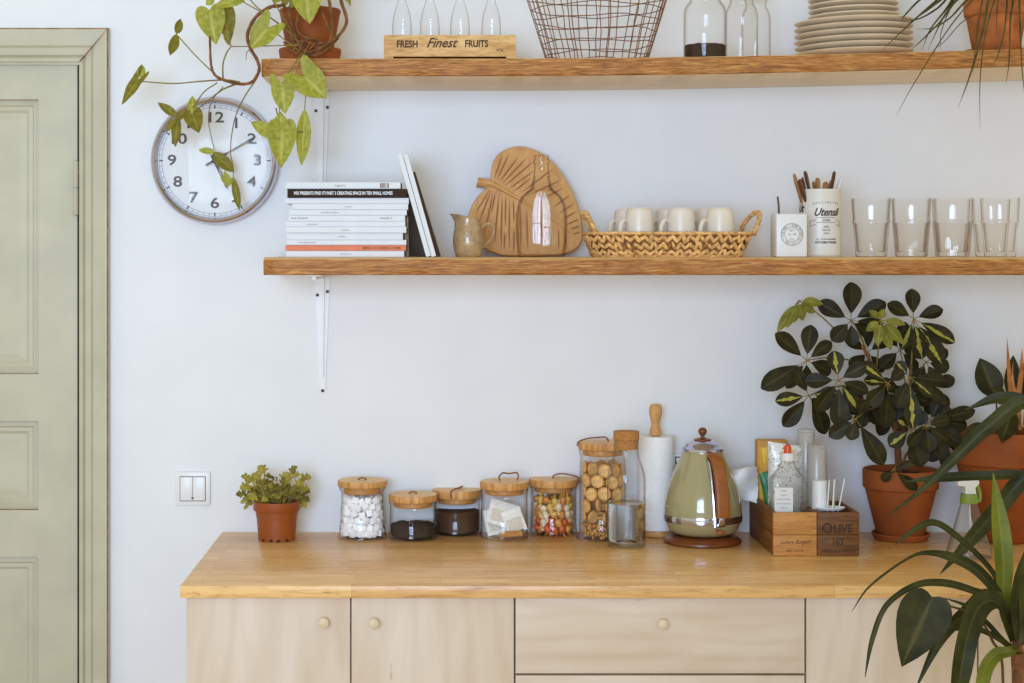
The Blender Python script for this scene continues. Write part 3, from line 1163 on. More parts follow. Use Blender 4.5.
# ------------------------------------------------------------------ jug
def jug():
    y0 = -0.225
    c = P(468.3, 0, y0)
    s = sc(y0)
    t = thing('milk_jug', 'small taupe glazed jug with spout in front of carved leaf board', 'jug', (c.x, y0, SHZ))
    hgt = 38 * s
    pr = [(0, 0.001), (11.5, 0.0), (12.6, 1.0), (14.6, 8), (15.5, 14), (15.2, 20), (13.8, 27), (12.6, 32), (12.6, 36.5), (13.0, 38)]
    pr = [(r * s, z * s * 1.06) for r, z in pr]
    hgt *= 1.06
    prof_ = pr + [(pr[-1][0] - 0.003, pr[-1][1])] + [(r - 0.003, z) for r, z in reversed(pr[2:-1])] + [(0, 0.006)]
    b = B()
    vs = b.lathe(c.x, y0, prof_, 36, z0=SHZ)
    for v in vs:                                # spout pulled out towards the books, rim rising to it
        zz = (v.co.z - SHZ) / hgt
        if zz > 0.72:
            k = (zz - 0.72) / 0.28
            dx = (c.x - v.co.x) / (13 * s)
            v.co.z += k * dx * 3.2 * s
            ay = abs(v.co.y - y0) / (13 * s)
            if dx > 0:
                g = k * k * max(0, dx) ** 3 * math.exp(-(ay * 2.4) ** 2)
                v.co.x -= g * 5.5 * s
            v.co.x -= 0.6 * s * k
    obj('body', b, M_jug, t)
    b = B()
    pts = [P(480.5, 229, y0), P(486, 224.5, y0), P(491.5, 224.3, y0), P(494, 230, y0), P(492.5, 237, y0), P(488, 243, y0), P(481, 248, y0)]
    b.tube(crv(pts, 6), [2.0 * s] * 37, 12, flat=0.75)
    obj('handle', b, M_jug, t)


jug()

# ------------------------------------------------------------------ carved leaf-shaped board against the wall
def leaf_board():
    y0 = -0.055
    s = sc(y0)
    pts = [(195, 235), (207, 210), (240, 216), (268, 226), (266, 190), (275, 140), (300, 92), (345, 60), (400, 45), (450, 48), (505, 66), (560, 98), (606, 142), (650, 200), (690, 270), (720, 345), (742, 430),
           (748, 500), (738, 552), (705, 588), (645, 610), (560, 617), (440, 619), (335, 617), (285, 603), (235, 580), (195, 548), (162, 500), (147, 445), (150, 400), (170, 350), (205, 300), (240, 268), (248, 262), (215, 256), (190, 255)]
    pix = [(440 + x / 5.256, 140 + y / 5.256) for x, y in pts]
    w3 = [P(a, c, y0) for a, c in pix]
    corners = {0, 1, 3, 33, 35}
    out = []
    n = len(w3)
    for i in range(n):
        a, bb, c, d = (w3[(i + k) % n] for k in (-1, 0, 1, 2))
        if i in (0, 1, 2, 33, 34, 35):
            out.append(bb)
            continue
        for k in range(4):
            tt = k / 4
            out.append(0.5 * ((2 * bb) + (c - a) * tt + (2 * a - 5 * bb + 4 * c - d) * tt * tt + (3 * bb - a - 3 * c + d) * tt ** 3))
    zlow = min(p.z for p in out)
    dz = SHZ - zlow + 0.0005
    T = Matrix.Translation((0, 0, 0))
    xc = P(525, 0, y0).x
    lean = Matrix.Translation((xc, y0, SHZ)) @ Matrix.Rotation(R(-6), 4, 'X') @ Matrix.Diagonal((1, 1, 1.012, 1)) @ Matrix.Translation((-xc, -y0, -SHZ))
    t = thing('leaf_shaped_board', 'large carved wooden leaf-shaped board leaning on wall behind the glass flask', 'board', (xc, y0, SHZ))
    b = B()
    th = 0.016
    poly = [(p.x, p.z + dz) for p in out]
    cxm = sum(p[0] for p in poly) / len(poly)
    czm = sum(p[1] for p in poly) / len(poly)
    rings = []
    for sc_, yy in ((0.985, th), (1.0, th - 0.004), (1.0, 0.004), (0.985, 0.0005)):
        rings.append([b.v((cxm + (x - cxm) * sc_, y0 + yy - th, czm + (z - czm) * sc_)) for x, z in poly])
    for a, c in zip(rings, rings[1:]):
        for k in range(len(poly)):
            b.f([a[k], a[(k + 1) % len(poly)], c[(k + 1) % len(poly)], c[k]])
    b.f(rings[0])
    b.f(list(reversed(rings[-1])))
    b.mi = 1
    yf = y0 - th - 0.0003

    def groove(p, q, w=2.0):
        a = P(440 + p[0] / 5.256, 140 + p[1] / 5.256, y0)
        c = P(440 + q[0] / 5.256, 140 + q[1] / 5.256, y0)
        d = (c - a)
        nrm = Vector((-d.z, 0, d.x)).normalized() * w * s * 0.42
        m1, m2 = a.lerp(c, 0.3), a.lerp(c, 0.7)
        b.prism([(v.x, v.z + dz) for v in (a, m1 - nrm, m2 - nrm, c, m2 + nrm, m1 + nrm)], yf, yf + 0.004)

    # upper half: grooves fan from the rib up towards the margin
    for p, q in (((285, 215), (330, 90)), ((298, 225), (365, 82)), ((312, 235), (415, 95)), ((322, 246), (462, 100)), ((335, 258), (500, 118)), ((358, 272), (500, 170)), ((385, 285), (480, 210)), ((425, 290), (600, 160)), ((460, 305), (640, 220)), ((520, 330), (650, 265)), ((590, 370), (685, 300)), ((620, 400), (705, 345)), ((640, 430), (720, 385)), ((660, 458), (732, 425)), ((680, 482), (735, 462)), ((698, 505), (736, 495))):
        groove(p, q)
    # lower half: grooves drop almost straight down
    for p, q in (((262, 272), (185, 400)), ((270, 275), (205, 440)), ((280, 280), (235, 500)), ((292, 285), (268, 400)), ((310, 290), (285, 560)), ((326, 297), (320, 590)), ((346, 306), (342, 470)), ((342, 490), (335, 590)), ((365, 314), (362, 590)), ((386, 324), (388, 450)), ((388, 470), (386, 600)), ((420, 345), (425, 590)), ((455, 370), (460, 590)), ((490, 395), (500, 590)), ((530, 420), (540, 590)), ((575, 450), (580, 590)), ((620, 470), (622, 590)), ((660, 500), (660, 588))):
        groove(p, q)
    bmesh.ops.transform(b.bm, matrix=lean, verts=b.bm.verts)
    obj('board', b, [M_board, M_groove], t, smooth=40)
    b = B()                                      # raised stem and rib
    rib = [P(440 + x / 5.256, 140 + y / 5.256, y0) for x, y in ((198, 233), (265, 240), (330, 272), (400, 312), (480, 360), (580, 425), (660, 480), (715, 525))]
    path = crv([(p.x, yf + 0.0015, p.z + dz) for p in rib], 5)
    rr = crv([(v, 0, 0) for v in (4.6, 3.6, 2.6, 2.2, 1.6, 1.3, 1.0, 0.6)], 5)
    b.tube(path, [q.x * s for q in rr], 10)
    bmesh.ops.transform(b.bm, matrix=lean, verts=b.bm.verts)
    obj('stem', b, M_board, t)


leaf_board()

# ------------------------------------------------------------------ flat glass flask
def flask():
    y0 = -0.225
    s = sc(y0)
    c = P(541.5, 0, y0)
    t = thing('glass_flask', 'clear glass flask with tiny finger loop before the leaf board', 'bottle', (c.x, y0, SHZ))
    pr = [(0, 0.6), (19, 0.6), (22, 0), (23.5, 1.8), (25.0, 14), (25.8, 30), (25.6, 42), (24.2, 52), (20.5, 60), (15.0, 65.5), (11.4, 68), (10.4, 70), (9.7, 74), (8.2, 81), (7.3, 86), (7.1, 93), (8.0, 94), (8.0, 97), (7.2, 98), (7.2, 100.5), (7.6, 101.6), (6.4, 102)]
    b = B()
    vs = b.lathe(0, 0, [(r * s, z * s) for r, z in pr], 44)
    for v in vs:
        k = 0.52 if v.co.z < 58 * s else 0.52 + 0.48 * min(1, (v.co.z / s - 58) / 9)
        v.co.y *= k
        v.co += Vector((c.x, y0, SHZ))
    obj('body', b, M_flask, t)
    b = B()
    vs = b.lathe(0, 0, [(max(0, r - 1.5) * s, (z + (2.2 if z < 3 else 0)) * s) for r, z in pr[:14]], 44)
    for v in vs:
        k = 0.52 if v.co.z < 58 * s else 0.52 + 0.48 * min(1, (v.co.z / s - 58) / 9)
        v.co.y *= k
        v.co += Vector((c.x, y0, SHZ))
    obj('inner_wall', b, M_flask, t)
    b = B()
    pts = [P(549, 176, y0), P(553, 173.5, y0), P(558, 174, y0), P(560, 178, y0), P(557.5, 183, y0), P(552.5, 187, y0), P(551, 190.5, y0)]
    b.tube(crv(pts, 6), 1.5 * s, 10)
    obj('finger_loop', b, M_flask, t)


flask()

# ------------------------------------------------------------------ seagrass tray basket with mugs
def seagrass_basket():
    yf, yb = -0.315, -0.105
    y0 = (yf + yb) / 2
    s = sc(yf)
    xl0, xr0 = P(599, 0, yf).x, P(745, 0, yf).x        # base
    xl1, xr1 = P(589, 0, yf).x, P(756, 0, yf).x        # rim
    hb = 23.0 * s
    xc = (xl1 + xr1) / 2
    t = thing('seagrass_basket', 'low woven seagrass basket with two loop handles holding mugs', 'basket', (xc, y0, SHZ))

    def loop(k, u):
        """point on the wall at height share k, u 0..1 round the rounded rectangle"""
        hx = ((xr0 - xl0) / 2) * (1 - k) + ((xr1 - xl1) / 2) * k
        hy = (0.088) * (1 - k) + ((yb - yf) / 2) * k
        xm = ((xl0 + xr0) / 2) * (1 - k) + xc * k
        a = 2 * PI * u
        ca, sa = math.cos(a), math.sin(a)
        q = (abs(ca) ** 5 + abs(sa) ** 5) ** -0.2
        return Vector((xm + hx * q * ca, y0 + hy * q * sa, SHZ + 0.001 + hb * k))

    b = B()                                            # liner and floor
    n = 96
    rings = []
    for k in (0.0, 0.35, 0.7, 1.0):
        rings.append([b.v(loop(k, i / n).lerp(Vector((xc, y0, SHZ + hb * k)), 0.035)) for i in range(n)])
    for a, c in zip(rings, rings[1:]):
        for i in range(n):
            b.f([a[i], a[(i + 1) % n], c[(i + 1) % n], c[i]])
    b.f(rings[0])
    obj('lining', b, M_seagrass_dark, t)
    b = B()                                            # plaited tufts
    # even spacing along the perimeter
    fine = [loop(0.5, i / 720) for i in range(721)]
    cum = [0]
    for p, q in zip(fine, fine[1:]):
        cum.append(cum[-1] + (q - p).length)
    per = cum[-1]

    def at(frac):
        d = (frac % 1.0) * per
        lo = 0
        hi = 720
        while hi - lo > 1:
            m = (lo + hi) // 2
            if cum[m] <= d:
                lo = m
            else:
                hi = m
        return (lo + (d - cum[lo]) / max(1e-9, cum[hi] - cum[lo])) / 720

    nt_ = 50
    for r in range(3):
        for i in range(nt_):
            u = at((i + 0.5 * (r % 2)) / nt_)
            k = 0.17 + 0.31 * r
            for sgn in (-1, 1):
                uu = at((i + 0.5 * (r % 2) + sgn * 0.22) / nt_)
                p = loop(k, uu)
                q = loop(min(1, k + 0.01), uu + 0.002)
                ta = (loop(k, uu + 0.003) - loop(k, uu - 0.003)).normalized()
                up = (loop(k + 0.05, uu) - loop(k - 0.05, uu)).normalized()
                nr = ta.cross(up).normalized()
                if nr.dot(p - Vector((xc, y0, p.z))) < 0:
                    nr.negate()
                tilt = sgn * 0.62 * (1 if r % 2 == 0 else -1) + random.uniform(-0.4, 0.4)
                ax = (up * math.cos(tilt) + ta * math.sin(tilt)).normalized()
                bx = nr.cross(ax)
                Mx = Matrix((bx, nr, ax)).transposed().to_4x4()
                b.mi = 1 if random.random() < 0.12 else 0
                b.ball(p + nr * random.uniform(0.0006, 0.0024), 1.0, 5, random.uniform(0.0036, 0.0048), 0.0032, random.uniform(0.0098, 0.0122), Mx)
    obj('weave', b, [M_seagrass, M_seagrass_dark], t, smooth=60)
    b = B()                                            # bound rim: a plaited cord
    for r_, kk in ((0.0034, 1.0), (0.0032, 0.0)):
        nn = 200
        path = [loop(kk, at(i / nn)) + Vector((0, 0, 0.0012 + 0.0008 * math.sin(i * 1.7))) for i in range(nn)]
        b.tube(path, [r_ * (1 + 0.22 * math.sin(i * 1.9)) for i in range(nn)], 8, closed=True)
    obj('rim', b, M_seagrass, t)
    for pts in (([(592, 236), (588.5, 226), (584, 217), (582.8, 213.4), (586.5, 213.5), (591, 222), (596.5, 234)]), ([(739.5, 234), (744, 224), (750, 216.5), (756, 212.5), (759.3, 214), (758.5, 222), (753.5, 235)])):
        b = B()
        m = len(pts)
        path = []
        for i, (a, c) in enumerate(pts):
            yy = y0 - 0.045 + 0.09 * (1 - i / (m - 1)) if a < 650 else y0 - 0.045 + 0.09 * (1 - i / (m - 1))
            q = P(a, c, y0)
            path.append(Vector((q.x, yy, P(a, c, yy).z)))
            path[-1].x = P(a, c, yy).x
        pp = crv(path, 10)
        b.tube(pp, [0.0050 * (1 + 0.16 * math.sin(i * 2.2)) for i in range(len(pp))], 10)
        obj('handle', b, M_seagrass_dark if False else M_seagrass, t)
    return y0


by0 = seagrass_basket()


def mug_proto(x, y, s, label):
    """cup turned upside down: foot ring on top, mouth below"""
    z0 = SHZ + 0.006
    t = thing('mug', label, 'mug', (x, y, z0), 'upturned mugs in the seagrass basket')
    h = 46.5 * s
    pr = [(13.9, 0), (14.6, 0.4), (15.5, 3), (15.3, 12), (14.6, 26), (13.7, 39), (12.9, 44.2), (11.4, 45.6), (10.9, 46.5), (9.6, 46.5), (9.3, 45.4), (0, 45.0)]
    b = B()
    b.lathe(x, y, [(r * s, z * s) for r, z in pr] + [], 36, z0=z0)
    b.lathe(x, y, [(13.9 * s, 0), (13.6 * s, 10 * s), (12.4 * s, 38 * s), (11 * s, 42.5 * s), (0, 43 * s)], 36, z0=z0)
    obj('cup', b, M_mug, t)
    b = B()
    pts = [(x - 12.6 * s, y - 2.2 * s, z0 + 33 * s), (x - 17 * s, y - 7 * s, z0 + 33.6 * s), (x - 20 * s, y - 9.5 * s, z0 + 27 * s), (x - 20.2 * s, y - 9.5 * s, z0 + 17 * s), (x - 18 * s, y - 7.5 * s, z0 + 9.5 * s), (x - 14 * s, y - 3.2 * s, z0 + 8 * s)]
    b.tube(crv(pts, 6), 2.3 * s, 10, flat=1.0)
    obj('handle', b, M_mug, t)
    return t


sm = sc(-0.26)
fx_ = [P(q, 0, -0.26).x for q in (639.5, 681, 720)]
bx_ = [P(q, 0, -0.16).x for q in (627.5, 668.5, 707.5)]
m0 = mug_proto(fx_[0], -0.26, sm, 'white upturned mug, front row of basket, nearest the glass flask')
dup(m0, (fx_[1], -0.26, SHZ + 0.006), -0.08, 'white upturned mug, middle of the front row in the basket')
dup(m0, (fx_[2], -0.26, SHZ + 0.006), -0.05, 'white upturned mug, front row of basket, nearest the utensil tin')
for k, lab in enumerate(('white upturned mug, back row of basket, nearest the glass flask', 'white upturned mug, middle of the back row in the basket', 'white upturned mug, back row of basket, nearest the utensil tin')):
    dup(m0, (bx_[k], -0.16, SHZ + 0.006), 0.1, lab)

# ------------------------------------------------------------------ small white tin and utensil tin
def white_tin():
    yf = -0.30
    s = sc(yf)
    p0, p1 = P(776.3, 0, yf), P(807.3, 0, yf)
    w = p1.x - p0.x
    h = P(0, 213.5, yf).z - SHZ
    dep = 0.066
    xc = (p0.x + p1.x) / 2
    t = thing('ceramic_caddy', 'small white square caddy with round stamped emblem, in front of utensil tin', 'caddy', (xc, yf + dep / 2, SHZ))
    b = B()
    b.box(p0.x, p1.x, yf, yf + dep, SHZ + 0.0005, SHZ + h, 0.0035)
    obj('body', b, M_white, t)
    b = B()
    cz = SHZ + h * 0.52
    Tm = Matrix.Translation((xc + 0.0005, yf, cz)) @ Matrix.Rotation(R(90), 4, 'X')
    for r in (11.0, 7.3):
        b.lathe(0, 0, [((r - 0.25) * s, -0.0002), ((r - 0.25) * s, 0.0003), ((r + 0.25) * s, 0.0003), ((r + 0.25) * s, -0.0002)], 48, close=True, M=Tm)
    word = 'SUGAR POTTERY CO * EST 1902 * FINE WARE * '
    for i, ch in enumerate(word):
        a = -2 * PI * i / len(word)
        if ch == ' ':
            continue
        Mk = Matrix.Translation((xc + 0.0005 + 9.2 * s * math.sin(-a), yf, cz + 9.2 * s * math.cos(a))) @ Matrix.Rotation(-a, 4, 'Y')
        b.text(ch, 3.2 * s, Mk, 0.0003)
    b.text('NY', 3.6 * s, Matrix.Translation((xc, yf, cz + 4.0 * s)), 0.0003)
    b.text('Co', 3.2 * s, Matrix.Translation((xc, yf, cz - 4.6 * s)), 0.0003)
    b.text('18   98', 3.0 * s, Matrix.Translation((xc, yf, cz)), 0.0003)
    obj('emblem', b, M_ink_grey, t, smooth=0)
    # thin stick standing behind the caddy
    b = B()
    yk = yf + dep + 0.012
    pts = [P(778.4, 258.5, yk), P(778.8, 225, yk), P(778.8, 208, yk), P(777.6, 196.5, yk)]
    pts[0].z = SHZ + 0.001
    b.tube(crv(pts, 5), 0.0022, 8)
    tag(obj('cinnamon_stick', b, M_dark_handle, at=pts[0]), 'thin dark stick standing upright behind the small white caddy', 'stick')


white_tin()


def utensil_tin():
    y0 = -0.19
    s = sc(y0 - 0.045)
    s0 = sc(y0)
    x = P(820.3, 0, y0).x
    r = 20.6 * s0
    h = P(0, 189.5, y0).z - SHZ
    t = thing('utensil_tin', 'tall cream cylindrical utensil tin with brown script lettering', 'tin', (x, y0, SHZ))
    b = B()
    b.lathe(x, y0, [(0, 0.001), (r * 0.98, 0.001), (r, 0.003), (r * 1.015, 0.004), (r, 0.006), (r, h - 0.004), (r * 1.015, h - 0.002), (r * 1.01, h), (r * 0.985, h), (r * 0.975, h - 0.004), (r * 0.97, 0.01), (0, 0.01)], 48, z0=SHZ)
    obj('body', b, M_tin, t)
    b = B()
    T = Matrix.Translation((x, y0, SHZ))
    rot = Matrix.Rotation(R(5), 4, 'Z')

    def line(txt, zz, size, shear=0.0, sx=1.0, bold=0.0):
        b.text(txt, size, T @ rot @ Matrix.Translation((0, 0, zz)), 0.0004, shear=shear, bend=r + 0.0002, sx=sx, bold=bold)

    def zz(cy_):
        return P(0, 160 + cy_ / 6.5, y0 - r).z - SHZ

    word = 'SPECIALITY'                                # set on an arch
    for i, ch in enumerate(word):
        u = (i - 4.5) / 4.5
        b.text(ch, 0.0060, T @ Matrix.Rotation(R(5) + u * 0.62, 4, 'Z') @ Matrix.Translation((0, 0, zz(284) + 0.0028 * (1 - u * u))), 0.0004, bend=r + 0.0002)
    line('Utensil', zz(340), 0.0235, 0.45, 0.84, 0.0005)
    line('STORE', zz(392), 0.0055)
    line('METAL', zz(435), 0.0040)
    line('BOX FOR', zz(456), 0.0040)
    line('TOOLS', zz(477), 0.0040)
    line('ALL YOUR FAVOURITE', zz(515), 0.0044)
    line('KITCHEN TOOLS', zz(536), 0.0062, 0, 1.0, 0.0002)
    # ribbon outline round STORE
    for sg in (-1, 1):
        for za, zb2 in ((zz(378), zz(385)), (zz(402), zz(410))):
            pass
    for (u0, u1, c0, c1) in ((-0.50, 0.50, 377, 377), (-0.50, 0.50, 407, 407), (-0.80, -0.50, 400, 388), (-0.80, -0.50, 432, 418), (0.50, 0.80, 388, 400), (0.50, 0.80, 418, 432), (-0.80, -0.80, 400, 432), (0.80, 0.80, 400, 432)):
        pts = []
        for k in range(7):
            u = u0 + (u1 - u0) * k / 6
            c_ = c0 + (c1 - c0) * k / 6 + (3 * (1 - (u / 0.5) ** 2) * -1 if abs(u0) == 0.5 and abs(u1) == 0.5 else 0)
            a = R(5) + u
            pts.append((x + r * math.sin(a), y0 - r * math.cos(a), SHZ + zz(c_)))
        b.tube(pts, 0.0005, 5)
    # second panel further round the tin
    b.text('Ut', 0.022, T @ Matrix.Rotation(R(-80), 4, 'Z') @ Matrix.Translation((0, 0, zz(315))), 0.0004, shear=0.45, bend=r + 0.0002, bold=0.0005)
    obj('lettering', b, M_ink, t, smooth=0)
    zt = SHZ + h
    # utensils standing in the tin: (foot offset x,y), photo position of the top, half width, kind
    spec = [
        ((-0.010, -0.015), (793.8, 173.5), 1.3, 'thin', M_mid_handle, 'fork', 'slim pale wooden handled fork tilting out furthest towards the mugs'),
        ((-0.012, -0.006), (794.5, 177), 2.2, 'slab', M_dark_handle, 'knife', 'dark brown handled knife, low one tilting towards the mugs'),
        ((-0.004, -0.022), (799.5, 179), 2.8, 'slab', M_dark_handle, 'knife', 'broad dark brown handled knife, leaning over the rim of tin'),
        ((0.004, -0.012), (804.8, 170.8), 2.5, 'slab', M_dark_handle, 'knife', 'dark brown handled knife reaching highest on the caddy side'),
        ((0.002, 0.012), (802, 177), 2.0, 'slab', M_dark_handle, 'fork', 'dark handled fork half hidden behind the tall dark knife'),
        ((0.004, 0.02), (813.3, 181), 2.0, 'slab', M_mid_handle, 'fork', 'short light brown handled fork behind the middle of tin'),
        ((0.0, -0.018), (817.4, 177.5), 2.1, 'slab', M_mid_handle, 'spoon', 'light brown rounded wooden spoon handle at the middle of tin'),
        ((0.002, -0.020), (825.8, 181.5), 2.6, 'slab', M_mid_handle, 'spoon', 'short broad brown handle just over the front rim of tin'),
        ((-0.002, -0.010), (834.6, 171), 2.6, 'slab', M_dark_handle, 'knife', 'dark brown riveted knife handle on the drinking glass side'),
        ((-0.006, 0.010), (831.5, 180), 2.3, 'slab', M_mid_handle, 'fork', 'brown handled fork below the riveted knife handle'),
        ((-0.010, -0.016), (842.3, 176.3), 2.4, 'slab', M_white, 'spoon', 'white plastic spoon handle on the drinking glass side of tin'),
    ]
    for i, (ft, tp, hw, kd, m, nm, lab) in enumerate(spec):
        yy = y0 + ft[1] * 1.1
        foot = Vector((x + ft[0] * 1.0, y0 + ft[1] * 0.6, SHZ + 0.014))
        top = P(tp[0], tp[1], yy)
        g = hw * s0 * 1.35
        t2 = thing(nm, 'utensil: ' + lab if False else lab, nm, foot, 'utensils standing in the cream tin')
        d = (top - foot)
        L = d.length
        M3 = d.to_track_quat('Z', 'Y').to_matrix().to_4x4()
        Mk = Matrix.Translation(foot) @ M3
        b = B()
        pr = [(0, 0.0), (0.5, 0.0)]
        b.lathe(0, 0, [(0, L * 0.44), (g * 0.55, L * 0.45), (g * 0.72, L * 0.6), (g * 0.85, L * 0.8), (g * 1.0, L * 0.92), (g * 0.92, L * 0.97), (g * 0.55, L * 0.993), (0, L)], 16, sy=0.55 if kd == 'slab' else 1.0, M=Mk)
        obj('handle', b, m, t2)
        b = B()
        b.lathe(0, 0, [(0, 0), (0.0032, 0.004), (0.0040, L * 0.2), (0.0030, L * 0.45), (0, L * 0.455)], 10, sy=0.3, M=Mk)
        obj({'knife': 'blade', 'fork': 'shaft', 'spoon': 'shaft'}[nm], b, M_chrome, t2)
        if 'riveted' in lab:
            for q in (0.80, 0.90):
                b = B()
                b.ball(Mk @ Vector((0, -g * 0.55, L * q)), 0.0012, 6)
                obj('rivet', b, M_chrome, t2)


utensil_tin()

# ------------------------------------------------------------------ drinking glasses
def tumbler(x, y, label):
    s = sc(-0.255) * 1.015
    t = tag(None, label, 'glass') if False else thing('drinking_glass', label, 'glass', (x, y, SHZ), 'faceted drinking glasses on the lower shelf')

    def rm(a, z):
        if z > 35 * s or z < 1.5 * s:
            return 1.0
        k = min(1.0, (36 * s - z) / (4 * s))
        return 1.0 - 0.055 * k * abs(math.sin(a * 5)) ** 0.8

    pr = [(0, 0.3), (14.2, 0.2), (15.2, 0.8), (15.6, 2.4), (16.3, 12), (17.3, 24), (18.1, 33), (18.3, 35.5), (17.8, 36.6), (17.7, 38), (18.2, 46), (18.9, 57.5), (18.5, 58.2)]
    b = B()
    b.lathe(x, y, [(r * s, z * s) for r, z in pr], 60, rm, z0=SHZ + 0.0003)
    obj('tumbler', b, M_glass_warm, t)
    b = B()
    b.lathe(x, y, [(0, 5.0 * s), (12.6 * s, 5.0 * s), (13.6 * s, 6.0 * s), (15.6 * s, 30 * s), (16.0 * s, 34 * s)], 40, z0=SHZ + 0.0003)
    obj('inner_wall', b, M_glass_warm, t)
    return t


gf = [P(q, 0, -0.255).x for q in (871.3, 911.6, 953.5, 1000)]
g0 = tumbler(gf[0], -0.255, 'clear faceted drinking glass, front row, nearest the utensil tin')
for k, lab in ((1, 'clear faceted drinking glass, front row, second from utensil tin'), (2, 'clear faceted drinking glass, front row, third from utensil tin'), (3, 'clear faceted drinking glass, front row, farthest from utensil tin')):
    dup(g0, (gf[k], -0.255, SHZ), 0.2 * k, lab)
for k, lab in ((0, 'clear faceted drinking glass, back row, nearest the utensil tin'), (1, 'clear faceted drinking glass, back row, second from utensil tin'), (2, 'clear faceted drinking glass, back row, third from utensil tin'), (3, 'clear faceted drinking glass, back row, farthest from utensil tin')):
    dup(g0, (P((870.5, 910.5, 951, 991)[k], 0, -0.150).x, -0.150, SHZ), 0.15 * k + 0.1, lab)

#@@TOPSHELF
# ------------------------------------------------------------------ upper shelf
def tz(px, y):
    return top_z(P(px, 0, y).x)


# fruit crate with bottles
def fruit_crate():
    yf, yb = -0.295, -0.135
    s = sc(yf)
    x0, x1 = P(383.8, 0, yf).x, P(515.8, 0, yf).x
    xc = (x0 + x1) / 2
    zb = top_z(xc)
    tilt = Matrix.Translation((xc, 0, zb)) @ Matrix.Rotation(0.0, 4, 'Y') @ Matrix.Translation((-xc, 0, -zb))
    t = thing('fruit_crate', 'low wooden crate lettered for fresh fruits, four bottles standing inside', 'crate', (xc, (yf + yb) / 2, zb))
    z0, z1 = zb + 3.7 * s, zb + 25.3 * s
    th = 0.007
    b = B()
    b.box(x0, x1, yf, yf + th, z0, z1, 0.0008, M=tilt)
    obj('front_board', b, M_fruit, t)
    b = B()
    b.box(x0, x1, yb - th, yb, z0, z1, 0.0008, M=tilt)
    obj('back_board', b, M_fruit, t)
    for a, c in ((x0, x0 + th), (x1 - th, x1)):
        b = B()
        b.box(a, c, yf + th, yb - th, z0, z1 - 0.001, 0.0006, M=tilt)
        obj('end_board', b, M_fruit, t)
    b = B()
    b.box(x0 + th, x1 - th, yf + th, yb - th, z0 + 0.001, z0 + 0.005, M=tilt)
    obj('bottom_board', b, M_crate_dark, t)
    for (a, c) in ((x0 + 0.001, x0 + 9.5 * s), (x1 - 9.5 * s, x1 - 0.001)):
        for (d, e) in ((yf + 0.001, yf + 0.03), (yb - 0.03, yb - 0.001)):
            b = B()
            b.box(a, c, d, e, zb + 0.0003, z0, M=tilt)
            obj('foot', b, M_fruit, t)
    b = B()

    def w(txt, px, py, size, shear=0.0, sx=1.0, bold=0.0, m=0):
        p = P(px, py, yf)
        b.text(txt, size, tilt @ Matrix.Translation((p.x, yf - 0.0001, p.z)), 0.0003, shear=shear, sx=sx, bold=bold)

    w('FRESH', 407.2, 44.4, 0.0205, 0, 0.80, 0.0006)
    w('Finest', 441.0, 43.2, 0.0285, 0.42, 0.92, 0.0004)
    w('FRUITS', 476.5, 44.0, 0.0205, 0, 0.78, 0.0006)
    w('50 kg', 499.5, 50, 0.0070, 0.2, 1.0)
    obj('lettering', b, M_ink, t, smooth=0)
    # bottles
    yk = (yf + yb) / 2
    sk = sc(yk)
    zf = z0 + 0.0055
    pr = [(0, 0.5), (8.6, 0.2), (9.6, 1.4), (9.9, 8), (9.9, 26), (9.6, 34), (8.6, 42), (6.8, 49), (4.8, 54.5), (4.1, 58), (3.6, 75), (4.4, 76), (4.4, 80), (3.6, 80.4)]
    first = None
    labs = ['clear glass bottle in the fruit crate, nearest the trailing plant', 'clear glass bottle in the fruit crate, second from the trailing plant', 'clear glass bottle in the fruit crate, second from the wire basket', 'clear glass bottle in the fruit crate, nearest the wire basket']
    for px, lab in zip((402, 429.8, 460, 491.2), labs):
        x = P(px, 0, yk).x
        zz = zf
        if first is None:
            b = B()
            b.lathe(x, yk, [(r * sk, z * sk) for r, z in pr], 32, z0=zz)
            first = tag(obj('glass_bottle', b, M_glass_warm, at=(x, yk, zz)), lab, 'bottle', 'bottles in the fruit crate')
        else:
            dup(first, (x, yk, zz), 0, lab)


fruit_crate()


